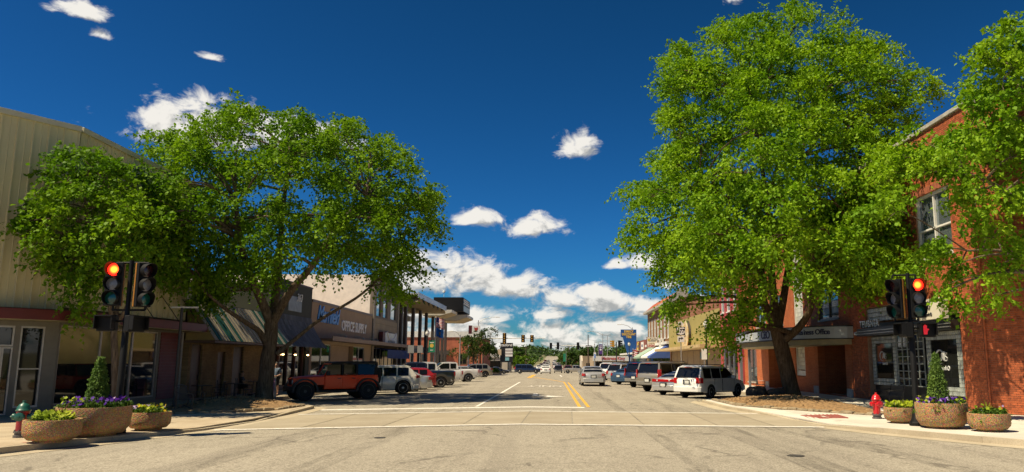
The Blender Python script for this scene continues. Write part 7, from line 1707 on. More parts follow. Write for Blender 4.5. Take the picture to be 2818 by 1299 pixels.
def person(label, x, y, rz, pose, shirt):
    t = thing('person', label, 'person', (x, y, .003), rz)
    if pose == 'stand':
        hip, kneeL, kneeR, ankL, ankR = (0, 0, .95), (.11, .03, .50), (-.11, -.02, .50), (.13, -.02, .09), (-.13, -.04, .09)
        toeL, toeR = (.15, .15, .045), (-.15, .13, .045); elL, wrL, haL = (.26, -.02, 1.12), (.14, .22, 1.08), (.06, .28, 1.10); elR, wrR, haR = (-.27, -.04, 1.12), (-.14, .20, 1.02), (-.05, .27, 1.04); dz = 0
    else:
        dz = -.47; hip, kneeL, kneeR, ankL, ankR = (0, 0, .52), (.12, .42, .50), (-.12, .42, .50), (.13, .40, .09), (-.13, .38, .09)
        toeL, toeR = (.14, .56, .045), (-.14, .54, .045); elL, wrL, haL = (.26, .12, .72), (.16, .36, .78), (.08, .42, .79); elR, wrR, haR = (-.26, .12, .72), (-.16, .36, .78), (-.08, .42, .79)
    z = lambda v: v + dz
    V = [hip, (0, .01, z(1.15)), (0, .0, z(1.36)), (0, .0, z(1.48)), (0, .025, z(1.58)), (0, .03, z(1.70)),
         (.09, 0, hip[2] - .03), kneeL, ankL, toeL, (-.09, 0, hip[2] - .03), kneeR, ankR, toeR,
         (.18, 0, z(1.40)), elL, wrL, haL, (-.18, 0, z(1.40)), elR, wrR, haR]
    Ed = [(0, 1), (1, 2), (2, 3), (3, 4), (4, 5), (0, 6), (6, 7), (7, 8), (8, 9), (0, 10), (10, 11), (11, 12), (12, 13), (2, 14), (14, 15), (15, 16), (16, 17), (2, 18), (18, 19), (19, 20), (20, 21)]
    Rr = [(.145, .105), (.135, .10), (.155, .105), .055, (.078, .092), (.07, .085), .085, .057, .038, .042, .085, .057, .038, .042, .062, .044, .03, .036, .062, .044, .03, .036]
    skinned('body', SKIN, t, V, Ed, Rr)
    skinned('shirt', shirt, t, [V[0], V[1], V[2], (0, 0, z(1.445)), V[14], tuple((Vector(V[14]) * .25 + Vector(V[15]) * .75)), V[18], tuple((Vector(V[18]) * .25 + Vector(V[19]) * .75))], [(0, 1), (1, 2), (2, 3), (2, 4), (4, 5), (2, 6), (6, 7)], [(.175, .13), (.16, .125), (.178, .128), .072, .084, .068, .084, .068])
    mid = lambda a, b, f: tuple(Vector(a).lerp(Vector(b), f))
    skinned('shorts', SHORTS, t, [V[0], V[6], mid(V[6], V[7], .92), V[10], mid(V[10], V[11], .92)], [(0, 1), (1, 2), (0, 3), (3, 4)], [(.168, .13), .108, .085, .108, .085])
    for a, b in ((ankL, toeL), (ankR, toeR)): skinned('shoe', SHOE, t, [(a[0], a[1] - .05, .05), mid((a[0], a[1], .05), (b[0], b[1], .045), .6), (b[0], b[1] + .02, .04)], [(0, 1), (1, 2)], [.055, .052, .042])
    skinned('hair', HAIR, t, [(0, -.01, z(1.66)), (0, .0, z(1.73)), (0, .05, z(1.755))], [(0, 1), (1, 2)], [(.084, .075), (.086, .085), (.05, .05)])
    for s in (-1, 1):
        m = MB(); m.lathe([(.001, -.012), (.012, 0), (.001, .012)], 6, (s * .032, .112, z(1.655))); m.build('eye', HAIR, t)
        for k in range(4): w = wrL if s > 0 else wrR; h_ = haL if s > 0 else haR; q = Vector(h_); m = MB(); m.tube([q + Vector((-.02 + k * .013, 0, 0)), q + Vector((-.02 + k * .013 - s * .02, .045, -.005)), q + Vector((-.02 + k * .012 - s * .035, .06, -.03))], [.010, .009, .006], 5); m.build('finger', SKIN, t)
        m = MB(); m.tube([Vector(h_) + Vector((-s * .01, -.01, .03)), Vector(h_) + Vector((-s * .03, .03, .045))], [.011, .008], 5); m.build('thumb', SKIN, t)
    m = MB(); m.lathe([(.014, 0), (.001, .03)], 6, (0, .118, z(1.625)), axis='y'); m.build('nose', SKIN, t)
person('person in a blue-grey shirt and black shorts standing beside the broad tree trunk', -14.75, 42.6, R(165), 'stand', SHIRT)
person('person in dark clothes seated at a pavement table by the pub', -16.7, 43.0, R(-80), 'sit', DKSH)
PINK = M('pink_board', (.45, .20, .34), .6, .1, 4)
t = thing('sandwich_board', 'small pink and white sandwich board behind the broad tree trunk', 'sign', (-14.35, 40.6, 0)); 
for s in (-1, 1): m = MB(); m.extrude([(-.28, s * .22, 0), (.28, s * .22, 0), (.28, s * .03, .95), (-.28, s * .03, .95)], (0, s * .02, 0)); m.build('board', PINK if s < 0 else WHITE_L, t)

# black sign post at the left, small signs, route sign
t = thing('sign_post', 'plain black post with a street name blade seen edge on above the bench', 'sign post', (-14.35, 30.6, 0)); m = MB(); m.lathe([(.1, 0), (.1, .1), (.06, .16), (.055, 3.85)], 10); m.build('post', BLACK_M, t)
m = MB(); m.box(-.42, .62, -.02, .02, 3.84, 3.90); m.build('blade', M('blade_white', (.55, .53, .48), .5), t)
SGN = M('sign_sheet', (.78, .77, .72), .45, .05, 4); SGB = M('sign_black', (.012, .012, .012), .5); GALV = M('galvanised', (.36, .36, .34), .5, .15, 6, metal=.4); SGREY = M('sign_back', (.33, .33, .32), .5, .08, 3, metal=.2)
t = thing('route_sign', 'route 177 shield with a right arrow plate on a steel post', 'road sign', (10.9, 66, 0)); m = MB(); m.box(-.035, .035, -.02, .03, 0, 5.2); m.build('post', GALV, t)
m = MB(); m.box(-.38, .38, -.045, -.022, 4.0, 4.72); m.build('shield_plate', SGB, t, bevel=.006)
m = MB(); sh = [(-.33, 4.62), (-.2, 4.68), (0, 4.64), (.2, 4.68), (.33, 4.62), (.30, 4.45), (.35, 4.25), (.25, 4.1), (.1, 4.07), (0, 4.02), (-.1, 4.07), (-.25, 4.1), (-.35, 4.25), (-.30, 4.45)]; m.add([(x, -.049, z) for x, z in sh], [tuple(range(len(sh)))]); m.build('shield', SGN, t)
text('177', 'lettering', SGB, t, (0, -.054, 4.36), X, Z, .44, .002, world=False, bold=.016, sx=.92)
m = MB(); m.box(-.28, .28, -.045, -.022, 3.42, 3.92); m.build('arrow_plate', SGN, t, bevel=.006)
m = MB(); m.add([(x, -.05, z) for x, z in [(-.2, 3.5), (-.12, 3.5), (-.12, 3.70), (.04, 3.70), (.04, 3.63), (.21, 3.75), (.04, 3.87), (.04, 3.79), (-.2, 3.79)]], [tuple(range(9))]); m.build('arrow', SGB, t)
m = MB(); m.box(-.2, .2, -.045, -.022, 4.82, 5.15); m.build('direction_plate', SGN, t, bevel=.006)
text('S', 'lettering', SGB, t, (0, -.054, 4.98), X, Z, .26, .002, world=False, bold=.01)
def plate_sign(label, x, y, z0, z1, w, mat, group=None, rz=0):
    t = thing('parking_sign', label, 'road sign', (x, y, S(y)), R(rz), group); m = MB(); m.tube([(0, .03, 0), (0, .03, z1)], .03, 6); m.build('post', GALV, t); m = MB(); m.box(-w / 2, w / 2, -.012, .0, z0, z1); m.build('plate', mat, t)
plate_sign('small white parking plate on a post before the olive clad shop', 11.7, 60, 1.95, 2.75, .42, SGN)
plate_sign('blank grey sign back left of the green banner lamp', -12.75, 71, 2.55, 3.25, .55, SGREY); plate_sign('pale grey sign back just right of the first one', -12.35, 73.5, 2.6, 3.3, .5, SGREY)
# lamp posts with acorn globes
GLOBE = M('globe_white', (.68, .66, .60), .3, .05, 3)
def lamp_post(label, x, y, banner=None, side=-1, h=4.4):
    t = thing('lamp_post', label, 'lamp post', (x, y, S(y)), group='black lamp posts with acorn globes')
    m = MB(); m.lathe([(.2, 0), (.2, .3), (.12, .42), (.08, .9), (.06, h - .1), (.1, h - .06), (.1, h)], 12); m.build('post', BLACK_M, t, smooth=40)
    m = MB(); m.lathe([(.1, h), (.2, h + .18), (.22, h + .36), (.13, h + .52)], 14); m.build('globe', GLOBE, t, smooth=50)
    m = MB(); m.lathe([(.17, h + .5), (.08, h + .62), (.02, h + .68), (.001, h + .78)], 12); m.build('cap', BLACK_M, t)
    for z in (2.75, 4.0) if banner else (3.4,): m = MB(); m.tube([(0, 0, z), (side * .85, 0, z)], .018, 6); m.build('banner_arm', BLACK_M, t)
    if banner:
        m = MB(); m.box(side * .14 if side > 0 else -.82, .82 if side > 0 else -.14, -.008, .008, 2.77, 3.99); b = m.build('banner', banner[0], t)
        if banner[1]:
            m = MB(); m.lathe([(.001, -.012), (.2, -.012), (.2, -.009), (.001, -.009)], 14, axis='y'); m.v = [(x + side * .48, y, z + 3.45) for x, y, z in m.v]; m.build('flower_emblem', banner[1], b)
            m = MB(); m.box(side * .48 - .22, side * .48 + .22, -.0115, -.009, 3.72, 3.80); m.box(side * .48 - .16, side * .48 + .16, -.0115, -.009, 2.95, 3.02); m.build('emblem_line', WHITE_L, b)
BGREEN = M('banner_green', (.01, .20, .10), .7, .1, 2); BPURP = M('banner_purple', (.09, .035, .20), .7, .1, 2)
lamp_post('lamp post half hidden by leaves before the olive clad shop', 12.0, 60.5); lamp_post('lamp post by the blue wedge sign at the far right corner', 11.9, 121)
lamp_post('lamp post carrying a green banner with a yellow flower by the bank', -12.9, 81, (BGREEN, YL), 1)
# flags on a pole by the bank
t = thing('flag_pole', 'white flag pole before the bank columns', 'flag pole', (-13.8, 92.5, S(92))); m = MB(); m.lathe([(.06, 0), (.035, 7.2), (.001, 7.25)], 8); m.build('pole', SGN, t); m = MB(); m.lathe([(.001, 7.2), (.08, 7.28), (.001, 7.36)], 8); m.build('finial', M('gold_letters', (.45, .30, .06)), t)
def cloth(name, label, x, y, z1, w, h, cols, parts):
    t = thing(name, label, 'flag', (x, y, z1 - h)); g = 14
    for nm, u0, u1, v0, v1, mat, lift in parts:
        m = MB(); V = []
        for i in range(g + 1):
            u = u0 + (u1 - u0) * i / g; dx = u * w * .72; dy = .12 * math.sin(u * 7) - lift; sag = -.28 * h * u ** 1.5 + .05 * math.sin(u * 9)
            V += [(dx, dy, v0 * h + sag), (dx, dy, v1 * h + sag)]
        m.add(V, [(2 * i, 2 * i + 2, 2 * i + 3, 2 * i + 1) for i in range(g)]); m.build(nm, mat, t)
FR, FW, FB = M('flag_red', (.40, .03, .04), .8), M('flag_white', (.66, .62, .62), .8), M('flag_navy', (.03, .035, .14), .8)
cloth('national_flag', 'red and white striped flag with navy canton drooping from the pole', -13.75, 92.5, 6.95, 1.35, 1.15, None, [('stripe', 0, 1, i / 13, (i + 1) / 13, FR if i % 2 == 0 else FW, 0) for i in range(13)] + [('canton', 0, .33, 6 / 13, 1, FB, .01), ('canton', 0, .33, 6 / 13, 1, FB, -.01)])
cloth('state_flag', 'plain blue flag with small tan shield below the striped one', -13.75, 92.5, 5.7, 1.25, 1.0, None, [('field', 0, 1, 0, 1, M('flag_blue', (.01, .13, .42), .8), 0), ('shield_emblem', .4, .62, .3, .72, M('flag_tan', (.35, .24, .12), .8), .012)])
t = cloth('shop_flag', 'small striped flag hanging under the far right awnings', 12.6, 123, 3.6, 1.5, 1.1, None, [('stripe', 0, 1, i / 7, (i + 1) / 7, FR if i % 2 == 0 else FW, 0) for i in range(7)])
m = MB(); m.tube([(XR - .1, 123.05, 3.3), (12.55, 123.0, 3.75)], .02, 5); fp = thing('flag_staff', 'thin staff holding the small striped flag out from the tyre shop', 'flag pole', (XR, 123, 3.3)); m.build('staff', SGN, fp, world=True)
# one chair on the right pavement beside the silver-white wagon
cafe_chair('lone dark chair on the right pavement beyond the silver-white wagon', 12.4, 46.5, R(60))
# ------------------------------------------------------------------ beyond the bank: far crossing, town and hill
FBRK = M('far_red_brick', (.40, .115, .055), .85, .15, 1.2, world=True)
fb = thing('brick_store', 'low red brick store with white parapet beyond the far crossing on the left', 'building', (-36, 192, S(192)))
z0 = S(192)
m = MB(); m.box(-52, -17, 192, 215, z0, z0 + 8.6); m.build('wall', FBRK, fb, world=True)
m = MB(); m.box(-52.1, -16.9, 191.8, 192.2, z0 + 8.602, z0 + 10.0); m.build('parapet', WHT, fb, world=True)
for x in (-47, -42, -33, -28, -23):
    f = pane_win(fb, (x, 192, 0), X, Vector((0, -1, 0)), 2.2, z0 + 2.0, z0 + 4.6, M('bronze_frame', (.15, .09, .045)), GLASS, .15, -.05, mull=(1.1,))
m = MB(); m.lathe([(1.7, 0), (1.7, .1)], 16, axis='y'); m.v = [(x - 38, 191.7 + y, z + z0 + 4) for x, y, z in m.v]; m.build('arch_panel', BLACK_M, fb, world=True)
m = MB(); m.extrude([(-29.5, 191.9, z0 + 5.4), (-25, 191.9, z0 + 5.4), (-25, 190, z0 + 4.5), (-29.5, 190, z0 + 4.5)], (0, 0, -.15)); m.build('awning', BLACK_M, fb, world=True)
f2 = thing('pale_store', 'pale flat roofed store behind the sign tower beyond the far crossing', 'building', (-22, 230, S(230)))
m = MB(); m.box(-40, -13, 228, 245, S(230), S(230) + 5); m.build('wall', M('far_pale', (.45, .40, .33), .8, .1, .8, world=True), f2, world=True); m = MB(); m.box(-40.2, -12.8, 227.8, 228.0, S(230) + 4.2, S(230) + 5.3); m.build('fascia', WHT, f2, world=True)
m = MB(); m.box(-38, -15, 227.85, 227.98, S(230) + .3, S(230) + 3.2); m.build('window', GLASS, f2, world=True)
# sign tower with plates
st = thing('sign_tower', 'black sign tower with white plates and maroon dividers beyond the far crossing', 'sign', (-11.6, 200, S(200)))
m = MB(); m.box(-13.3, -10.1, 200, 200.5, S(200) + 2.6, 6.5); m.build('tower', SGB, st, world=True)
text('stalford', 'lettering', WHITE_L, st, (-11.9, 199.95, 5.95), X, Z, 1.0, .02, shear=.25, bold=.02)
for i in range(3):
    m = MB(); m.box(-12.0, -10.15, 199.9, 199.99, 4.55 - i * .75, 5.1 - i * .75); m.build('plate', WHITE_L, st, world=True)
    if i < 2: m = MB(); m.box(-12.0, -10.15, 199.92, 199.99, 4.36 - i * .75, 4.54 - i * .75); m.build('divider', M('sign_maroon2', (.16, .02, .04), .5), st, world=True)
m = MB(); m.box(-12.0, -11.0, 199.9, 199.99, 2.0, 2.85); m.build('blue_plate', M('plate_lightblue', (.22, .45, .50), .5), st, world=True)
m = MB(); m.box(-13.9, -13.0, 199.6, 199.9, 3.4, 4.9); m.build('side_plate', M('plate_cream', (.62, .48, .32), .5), st, world=True)
for x in (-13.0, -10.5): m = MB(); m.box(x - .12, x + .12, 200.1, 200.4, S(200), S(200) + 2.6); m.build('leg', SGB, st, world=True)
ps = thing('fuel_sign', 'maroon and white square sign high on a pole above the sparse tree', 'sign', (-13.6, 136, S(136)))
m = MB(); m.box(-14.6, -14.0, 136, 136.5, 6.55, 8.0); m.build('edge', M('sign_maroon', (.09, .012, .015)), ps, world=True); m = MB(); m.box(-13.998, -12.6, 136, 136.4, 6.6, 7.95); m.build('face', WHITE_L, ps, world=True)
m = MB(); m.add([(x - 13.3, 135.98, z + 7.3) for x, z in [(-.32, .36), (0, .28), (.32, .36), (.30, 0), (.2, -.2), (0, -.36), (-.2, -.2), (-.30, 0)]], [tuple(range(8))]); m.build('emblem', M('red_letters', (.45, .05, .04)), ps, world=True)
m = MB(); m.tube([(-13.6, 136.2, S(136)), (-13.6, 136.2, 6.6)], .12, 8); m.build('pole', BLACK_M, ps, world=True)
# planted island with the sparse dark tree
isl = thing('planted_island', 'mulched kerb island with low shrubs at the far left corner', 'traffic island', (-11.5, 133, S(133)))
m = MB(); m.prism([(-15, 129), (-10, 130), (-8.6, 134), (-10, 139), (-15, 140)], lambda p: S(p[1]) - .3, lambda p: S(p[1]) + .15); m.build('kerb', KERB, isl, world=True)
m = MB(); m.prism([(-14.6, 129.5), (-10.3, 130.4), (-9.1, 134), (-10.3, 138.5), (-14.6, 139.4)], lambda p: S(p[1]) + .12, lambda p: S(p[1]) + .3); m.build('mulch', MULCH, isl, world=True)
LEAF_D = leaf_mat('leaf_dark', (.085, .13, .02), (.04, .075, .012), .25); LEAF_FAR = leaf_mat('leaf_far', (.10, .17, .02), (.06, .11, .015), .25); LEAF_LIME = leaf_mat('leaf_lime', (.18, .27, .02), (.10, .18, .015), .3)
def small_tree(label, x, y, h, rx, n, leaf, seed, trunk_r=.14, group='trees beyond the far crossing', lean=0, cl0=.35, sz=.28, name='shade_tree'):
    rnd = random.Random(seed); zb = S(y); lobes = []
    for _ in range(n):
        a, f = rnd.uniform(0, 6.28), rnd.random() ** .5; zz = rnd.uniform(cl0, .95); k = math.sin(math.pi * min(1, (zz - cl0) / (1 - cl0) * .8 + .2)) * .75 + .2
        lobes.append((x + lean + rx * k * f * math.cos(a), y + rx * k * f * math.sin(a), zb + h * zz, rx * rnd.uniform(.22, .36)))
    limbs = [([(x, y, zb), (x + lean * .3, y, zb + h * .2), (x + lean * .5, y, zb + h * .42)], trunk_r, trunk_r * .75)]
    for k in range(4):
        a = k * 1.57 + rnd.uniform(-.4, .4); limbs.append(([(x + lean * .5, y, zb + h * .40), (x + lean * .7 + rx * .25 * math.cos(a), y + rx * .25 * math.sin(a), zb + h * .58), (x + lean + rx * .5 * math.cos(a), y + rx * .5 * math.sin(a), zb + h * .78)], trunk_r * .6, trunk_r * .25))
    return tree(name, label, (x, y, zb), limbs, lobes, leaf, BARK_D, seed, dens=9 * (.28 / sz) * 1.2, leafsize=sz, sprigs=2, per=7, group=group)
small_tree('sparse dark tree with bare lower branches on the planted island', -12.3, 134, 7.9, 3.4, 22, LEAF_D, 41, .16, cl0=.45, sz=.22)
small_tree('second sparse dark tree leaning over the planted island', -14.6, 137.5, 6.4, 2.8, 12, LEAF_D, 42, .13, cl0=.4, sz=.22)
for i, (x, y, rr, hh) in enumerate([(-12.8, 131.5, .9, .7), (-11.2, 132.5, 1.0, .8), (-9.9, 134, .8, .6)]):
    t = thing('low_shrub', ['rounded green shrub at the left end of the planted island', 'rounded green shrub in the middle of the planted island', 'small green shrub at the road end of the planted island'][i], 'shrub', (x, y, S(y) + .28), group='island shrubs')
    rnd = random.Random(i); cl = []
    for _ in range(160): d = Vector((rnd.gauss(0, 1), rnd.gauss(0, 1), abs(rnd.gauss(0, 1)))).normalized(); cl.append((x + d.x * rr, y + d.y * rr, S(y) + .3 + d.z * hh))
    foliage('foliage', cl, t, LEAF_LIME, i, 2, 5, .16, .25)
    m = MB(); m.tube([(0, 0, -.1), (0, 0, hh * .6)], .04, 5); m.build('stem', BARK_D, t)
FT = [(-14, 318, 8.0, 6.0, LEAF_FAR, 'dark round tree left of the road up the hill'), (-8.5, 232, 4.6, 3.6, LEAF_LIME, 'bright green low round tree left of the far lights'), (-24, 300, 7.5, 5.5, LEAF_D, 'dark tree behind the sign tower'),
      (6.5, 262, 5.4, 3.2, LEAF_D, 'narrow dark tree right of the far road'), (11, 275, 6.8, 4.5, LEAF_D, 'dark leafy tree right of the far road beside the pole'), (17.5, 285, 7, 5, LEAF_FAR, 'dull green tree beside the tan far shop'), (26, 270, 8.2, 6.5, LEAF_FAR, 'broad green tree behind the mattress store on its left'), (36, 268, 8.6, 7, LEAF_FAR, 'broad green tree behind the mattress store on its right'),
      (4.8, 330, 5, 3, LEAF_FAR, 'small tree beyond the narrow dark one'), (-34, 330, 9, 7, LEAF_FAR, 'big tree behind the red brick store'), (48, 290, 9, 7, LEAF_FAR, 'tree far right behind the tyre shop')]
for i, (x, y, h, rx, lf, lab) in enumerate(FT): small_tree(lab, x, y, h, rx, 16, lf, 60 + i, .2, sz=.5, cl0=.25)
# wooded hill: one mass
rnd = random.Random(77); cl = []
for _ in range(5200):
    y = rnd.uniform(560, 1050); x = rnd.uniform(-.5, .55) * y
    if abs(x) < 12 and y < 900: continue
    hh = rnd.uniform(1, .006 * y + 2) + 3.5 * math.sin(x * .05 + y * .01); cl.append((x, y, S(y) + max(.5, hh)))
wd = bpy.data.objects.new('far_woods', None)
wt = thing('far_woods', None, None, (0, 600, 0)); COL.objects.unlink(wt)
class _P: location = Vector((0, 0, 0))
r_ = np.random.default_rng(5); C = np.array(cl); n_ = len(C); k = 12
pos = np.repeat(C, k, 0) + r_.normal(0, 1, (n_ * k, 3)) * np.array([2.2, 2.2, 1.6]); nr = r_.normal(0, .6, (len(pos), 3)); nr[:, 2] += .7; nr /= np.linalg.norm(nr, axis=1, keepdims=True)
u = np.cross(nr, r_.normal(0, 1, (len(pos), 3))); u /= np.linalg.norm(u, axis=1, keepdims=True); v = np.cross(nr, u); s_ = r_.uniform(.7, 1.6, (len(pos), 1))
Vv = np.stack([pos - u * s_ - v * s_ * .6, pos + u * s_ - v * s_ * .6, pos + u * s_ + v * s_ * .6, pos - u * s_ + v * s_ * .6], 1).reshape(-1, 3)
me = np_mesh('far_woods', Vv, np.arange(len(Vv)).reshape(-1, 4)); me.materials.append(leaf_mat('leaf_hill', (.085, .14, .03), (.05, .09, .022), .2)); o = link('far_woods', me); o['kind'] = 'stuff'
bpy.data.objects.remove(wd); bpy.data.objects.remove(wt)
# small buildings strung along the far road
PALES = [M('far_%s' % n, c, .8, .08, .5, world=True) for n, c in (('cream', (.52, .46, .37)), ('white', (.6, .58, .54)), ('tan', (.36, .27, .17)), ('rust', (.30, .13, .08)), ('grey', (.30, .30, .29)))]
adj = ['cream', 'white', 'tan', 'rust', 'grey']; rnd = random.Random(13); k_ = 0
for side in (-1, 1):
    y = 300
    for j in range(9):
        w, d, h = rnd.uniform(8, 15), rnd.uniform(9, 16), rnd.uniform(3.2, 5.5); x = side * (13 + d / 2 + rnd.uniform(0, 4)); c = (j * 2 + (side > 0)) % 5
        t = thing('roadside_shop', f"{adj[c]} shop {['first','second','third','fourth','fifth','sixth','seventh','eighth','last'][j]} along the {'left' if side < 0 else 'right'} of the road up the hill", 'building', (x, y, S(y)), group='shops along the hill road')
        m = MB(); m.box(-d / 2, d / 2, 0, w, -1, h); m.build('wall', PALES[c], t); m = MB(); m.box(-d / 2 - .3, d / 2 + .3, -.3, w + .3, h + .002, h + .4); m.build('roof', PALES[(c + 4) % 5], t)
        for q in (-.3, .05): m = MB(); m.box(d * q, d * (q + .25), -.06, -.002, .6, 2.4); m.build('window', GLASS, t)
        y += w + rnd.uniform(14, 34)
# mattress store and tan shop on the right beyond the crossing
ms = thing('mattress_store', 'long low store with a white fascia and red lettering beyond the far crossing', 'building', (16, 205, S(205))); zz = S(205)
m = MB(); m.box(10.8, 34, 205.5, 225, zz, zz + 3.9); m.build('wall', PALES[2], ms, world=True); m = MB(); m.box(10.6, 34.2, 205, 205.498, zz + 2.95, zz + 4.25); m.build('fascia', WHT, ms, world=True)
text('Mattress King', 'lettering', M('red_letters', (.45, .05, .04)), ms, (15.9, 204.97, zz + 3.6), X, Z, 1.15, .02, bold=.02, sx=.95)
for x in np.arange(11.4, 33, 3.2): m = MB(); m.box(x, x + 2.9, 205.4, 205.48, zz + .4, zz + 2.7); m.build('window', GLASS, ms, world=True)
m = MB(); m.box(11, 34, 205.41, 205.47, zz + .05, zz + .38); m.build('plinth', M('lime_band', (.4, .45, .2), .7), ms, world=True)
tsn = thing('tan_shop', 'square tan shop with a lit white gable left of the mattress store', 'building', (11, 232, S(232))); zz = S(232)
m = MB(); m.box(9.0, 15.5, 232, 250, zz, zz + 4.6); m.build('wall', PALES[2], tsn, world=True); m = MB(); m.extrude([(8.99, 233, zz), (8.99, 233, zz + 3.2), (8.99, 237, zz + 4.8), (8.99, 249, zz + 4.8), (8.99, 249, zz)], (-.3, 0, 0)); m.build('gable', PALES[0], tsn, world=True)
for x in (10, 12.5): m = MB(); m.box(x, x + 1.4, 231.9, 231.99, zz + .3, zz + 2.5); m.build('window', GLASS, tsn, world=True)
# mast arms and far signals
YEL_H = M('signal_yellow', (.42, .22, .03), .5, .1, 2)
def mast(label, px, y, x_tip, z, heads, back):
    t = thing('mast_arm_signal', label, 'traffic signal', (px, y, S(y)), group='mast arm signals at the far crossing'); zb = S(y); d = -1 if x_tip < px else 1
    m = MB(); m.tube([(0, 0, 0), (0, 0, z - zb + .6)], [.16, .11], 10); m.build('pole', GALV, t); m = MB(); m.tube([(0, 0, z - zb), (x_tip - px, 0, z - zb + .12)], [.1, .06], 8); m.build('arm', SGN, t)
    for hx, hh, red in heads:
        c = Vector((hx - px, -.14, z - zb + .0)); m = MB(); m.box(c.x - .32, c.x + .32, -.2, -.08, c.z - hh / 2, c.z + hh / 2); hd = m.build('signal_head', SIG_BLK, t)
        n = 3 if hh < 1.8 else 5
        for i in range(n):
            zc = c.z + hh / 2 - hh * (i + .5) / n; m = MB()
            if back: m.lathe([(.001, .14), (.12, .1), (.15, 0), (.13, -.04)], 10, axis='y'); m.v = [(a + c.x, -.24 - b * .7 + .05, q + zc) for a, b, q in m.v]; m.build('housing', YEL_H, hd)
            else:
                m.lathe([(.001, 0), (.15, 0), (.15, .02)], 12, axis='y'); m.v = [(a + c.x, -.205 - b, q + zc) for a, b, q in m.v]
                m.build('lens', (M('far_red_lit', (1.0, .05, .06), .4, 0, emit=3.0) if (red and i == 0) else SIG_EDGE if False else LENS_R), hd)
                m = MB(); m.lathe([(.16, 0), (.16, .2)], 12, axis='y'); m.v = [(a + c.x, -.205 - b, q + zc) for a, b, q in m.v]; m.build('visor', SIG_BLK, hd)
    return t
mast('mast arm from the left with three yellow-bodied signal heads', -14.6, 137, -1.3, 5.75, [(-8.4, 1.95, False), (-5.15, 1.3, False), (-3.6, 1.25, False)], True)
mr = mast('mast arm from the right with dark heads, two of them red', 10.4, 193, -.6, 5.6, [(-.4, 1.5, False), (1.35, 1.75, True), (6.3, 1.75, True)], False)
m = MB(); m.box(8.2, 9.6, 192.85, 192.95, 5.25, 5.75); m.v = [(x - 10.4, y - 193, z - S(193)) for x, y, z in m.v]; bl = m.build('street_blade', SGB, mr)
m = MB(); m.box(8.35, 9.45, 192.83, 192.848, 5.4, 5.6); m.v = [(x - 10.4, y - 193, z - S(193)) for x, y, z in m.v]; m.build('blade_word', SGN, bl)
m = MB(); m.box(10.15, 10.75, 192.7, 192.78, 2.6, 4.0); m.v = [(x - 10.4, y - 193, z - S(193)) for x, y, z in m.v]; bl = m.build('blue_plate', WHITE_L, mr)
for z in (2.8, 3.3): m = MB(); m.lathe([(.001, 0), (.2, 0), (.2, .02)], 10, axis='y'); m.v = [(a + .05, -.33 - b, q + z - S(193) + .1) for a, b, q in m.v]; m.build('plate_dot', BLUE_L, bl)
t = thing('corner_signal', 'pair of signal heads on a post before the blue wedge sign', 'traffic signal', (10.3, 126, S(126))); m = MB(); m.tube([(0, 0, 0), (0, 0, 5.2)], .09, 8); m.build('post', BLACK_M, t)
for dx in (-.5, .5):
    m = MB(); m.box(dx - .2, dx + .2, -.15, .15, 4.35, 5.4); hd = m.build('signal_head', YEL_H if dx < 0 else SIG_BLK, t)
    for i in range(3): m = MB(); m.lathe([(.13, 0), (.13, .3), (.11, .3), (.11, 0)], 10, axis='x'); m.v = [(dx - .2 - a if dx < 0 else dx + .2 + a, b, c + 4.55 + i * .34) for a, b, c in m.v]; m.build('visor', YEL_H if dx < 0 else SIG_BLK, hd)
# tall lights, poles, wires
def cobra(label, x, y, h, dx, group='cobra head road lights'):
    t = thing('road_light', label, 'street light', (x, y, S(y)), group=group); m = MB(); m.tube([(0, 0, 0), (0, 0, h)], [.12, .07], 8); m.build('pole', GALV, t)
    m = MB(); m.tube([(0, 0, h - .4), (dx * .35, 0, h + .25), (dx * .8, 0, h + .55), (dx, 0, h + .55)], .05, 6); m.build('arm', GALV, t)
    m = MB(); s = 1 if dx > 0 else -1; m.extrude([(dx, -.14, h + .5), (dx + s * .8, -.1, h + .48), (dx + s * .8, -.1, h + .6), (dx, -.14, h + .66)], (0, .26, 0)); m.build('luminaire', SGN, t, bevel=.03)
cobra('road light arching right above the sparse tree', -13.2, 139, 9.4, 3.0); cobra('road light arching left beyond the far crossing', 12.5, 194, 9.6, -3.2); cobra('road light standing above the blue wedge sign', 15.6, 152, 8.9, -2.2); cobra('short road light beside the bank columns', -15.4, 131, 6.5, -1.2)
WOODP = M('pole_wood', (.10, .07, .05), .9, .2, 3)
def wood_pole(label, x, y, h, cross=True):
    t = thing('utility_pole', label, 'utility pole', (x, y, S(y)), group='timber utility poles'); m = MB(); m.tube([(0, 0, 0), (0, 0, h)], [.17, .11], 8); m.build('pole', WOODP, t)
    if cross: m = MB(); m.box(-1.1, 1.1, -.06, .06, h - .7, h - .55); m.build('crossarm', WOODP, t)
wood_pole('tall timber pole right of the far mast arm', 9.4, 206, 9.8, False); wood_pole('timber pole left of the dark trees up the road', -9.8, 290, 8.5); wood_pole('timber pole right of the road by the dark trees', 5.7, 268, 8.6); wood_pole('timber pole beyond the fuel sign', -15.2, 172, 8.2, False)
def t_light(label, x, y, h):
    t = thing('lot_light', label, 'street light', (x, y, S(y)), group='twin head car park lights'); m = MB(); m.tube([(0, 0, 0), (0, 0, h)], [.1, .08], 8); m.build('pole', GALV, t); m = MB(); m.box(-1.1, -.3, -.2, .2, h, h + .15); m.build('head', SGREY, t); m = MB(); m.box(.3, 1.1, -.2, .2, h, h + .15); m.build('head', SGREY, t); m = MB(); m.box(-.3, .3, -.04, .04, h + .03, h + .1); m.build('arm', GALV, t)
t_light('twin headed car park light before the mattress store', 12.4, 212, 8.0); t_light('taller car park light behind the purple banner', 15.6, 222, 10.3)
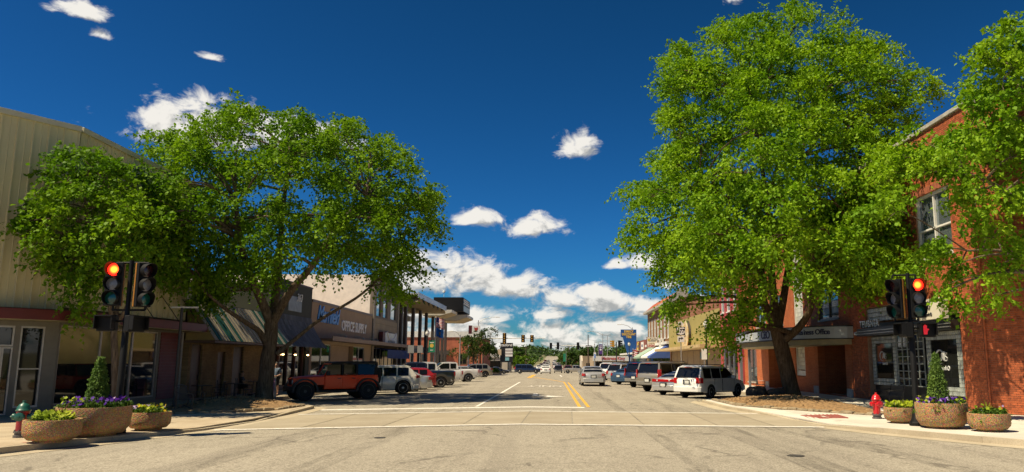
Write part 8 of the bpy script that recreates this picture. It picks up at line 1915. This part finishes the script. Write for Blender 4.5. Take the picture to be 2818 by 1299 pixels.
t = thing('banner_pole', 'steel pole carrying a purple banner before the mattress store', 'banner', (12.75, 198, S(198))); m = MB(); m.tube([(0, 0, 0), (0, 0, 8.6)], .07, 8); m.build('pole', GALV, t); m = MB(); m.box(-1.0, -.1, -.01, .01, 4.6, 7.1); b = m.build('banner', BPURP, t)
m = MB(); m.lathe([(.001, -.02), (.25, -.02), (.25, -.012)], 12, axis='y'); m.v = [(x - .55, y, z + 5.75) for x, y, z in m.v]; m.build('emblem', WHITE_L, b); m = MB(); m.box(-.85, -.25, -.018, -.011, 6.6, 6.75); m.box(-.85, -.25, -.018, -.011, 6.25, 6.4); m.build('emblem_line', WHITE_L, b)
CAB = M('cable_black', (.02, .02, .02), .7)
for i, (xa, ya, za, xb, yb, zb_) in enumerate([(-15.2, 172, 7.2, 9.4, 206, 7.6), (-9.8, 290, 7.4, 5.7, 268, 7.6), (-9.8, 290, 6.2, 5.7, 268, 6.4), (9.4, 206, 8.6, 34, 230, 8.2), (-15.2, 172, 6.0, 9.4, 206, 6.2)]):
    m = MB(); m.tube([(xa + (xb - xa) * f, ya + (yb - ya) * f, za + S(ya) + (zb_ + S(yb) - za - S(ya)) * f - 1.0 * math.sin(math.pi * f)) for f in np.linspace(0, 1, 13)], .022, 4); o = m.build('overhead_cable', CAB)
    tag(o, ['lower black cable from the left timber pole', 'upper cable between the poles by the dark trees', 'lower cable between the poles by the dark trees', 'cable running off right from the tall timber pole', 'lowest black cable strung to the tall timber pole'][i], 'cable', 'overhead cables')
t = thing('green_banner', 'small green banner on a thin pole right of the road up the hill', 'banner', (4.2, 240, S(240))); m = MB(); m.tube([(0, 0, 0), (0, 0, 6)], .06, 6); m.build('pole', GALV, t); m = MB(); m.box(-.9, -.1, -.02, .02, 3.0, 5.4); m.build('banner', BGREEN, t)

# traffic up the hill road: small copies of cars already built
SRC = {o['label'].split()[0]: o for o in COL.objects if o.get('category') in ('car', 'pickup') and o.parent is None and o.get('label')}
byl = lambda s: next(o for o in COL.objects if o.parent is None and s in (o.get('label') or ''))
lanes = [(-4.6, -90), (-2.6, -90), (1.0, 90), (3.0, 90)]; srcs = ['white crossover going', 'silver wagon farthest', 'maroon wagon', 'gold pickup', 'slate blue', 'dark sedan coming', 'white sedan driving', 'teal wagon']
rnd = random.Random(31); k_ = 0; ordn = 'first second third fourth fifth sixth seventh eighth ninth tenth'.split()
for li, (lx, rz) in enumerate(lanes):
    y = 285 + li * 9
    for j in range(9):
        c = copy_tree(byl(srcs[(li * 3 + j * 5 + j // 3) % 8])); c.location = (lx + rnd.uniform(-.3, .3), y, S(y)); c.rotation_euler = (0, 0, R(rz))
        tag(c, f"{ordn[j]} car from the lights in the {['outer oncoming', 'inner oncoming', 'inner uphill', 'outer uphill'][li]} lane of the hill road", 'car', 'traffic on the hill road'); y += rnd.uniform(16, 50)
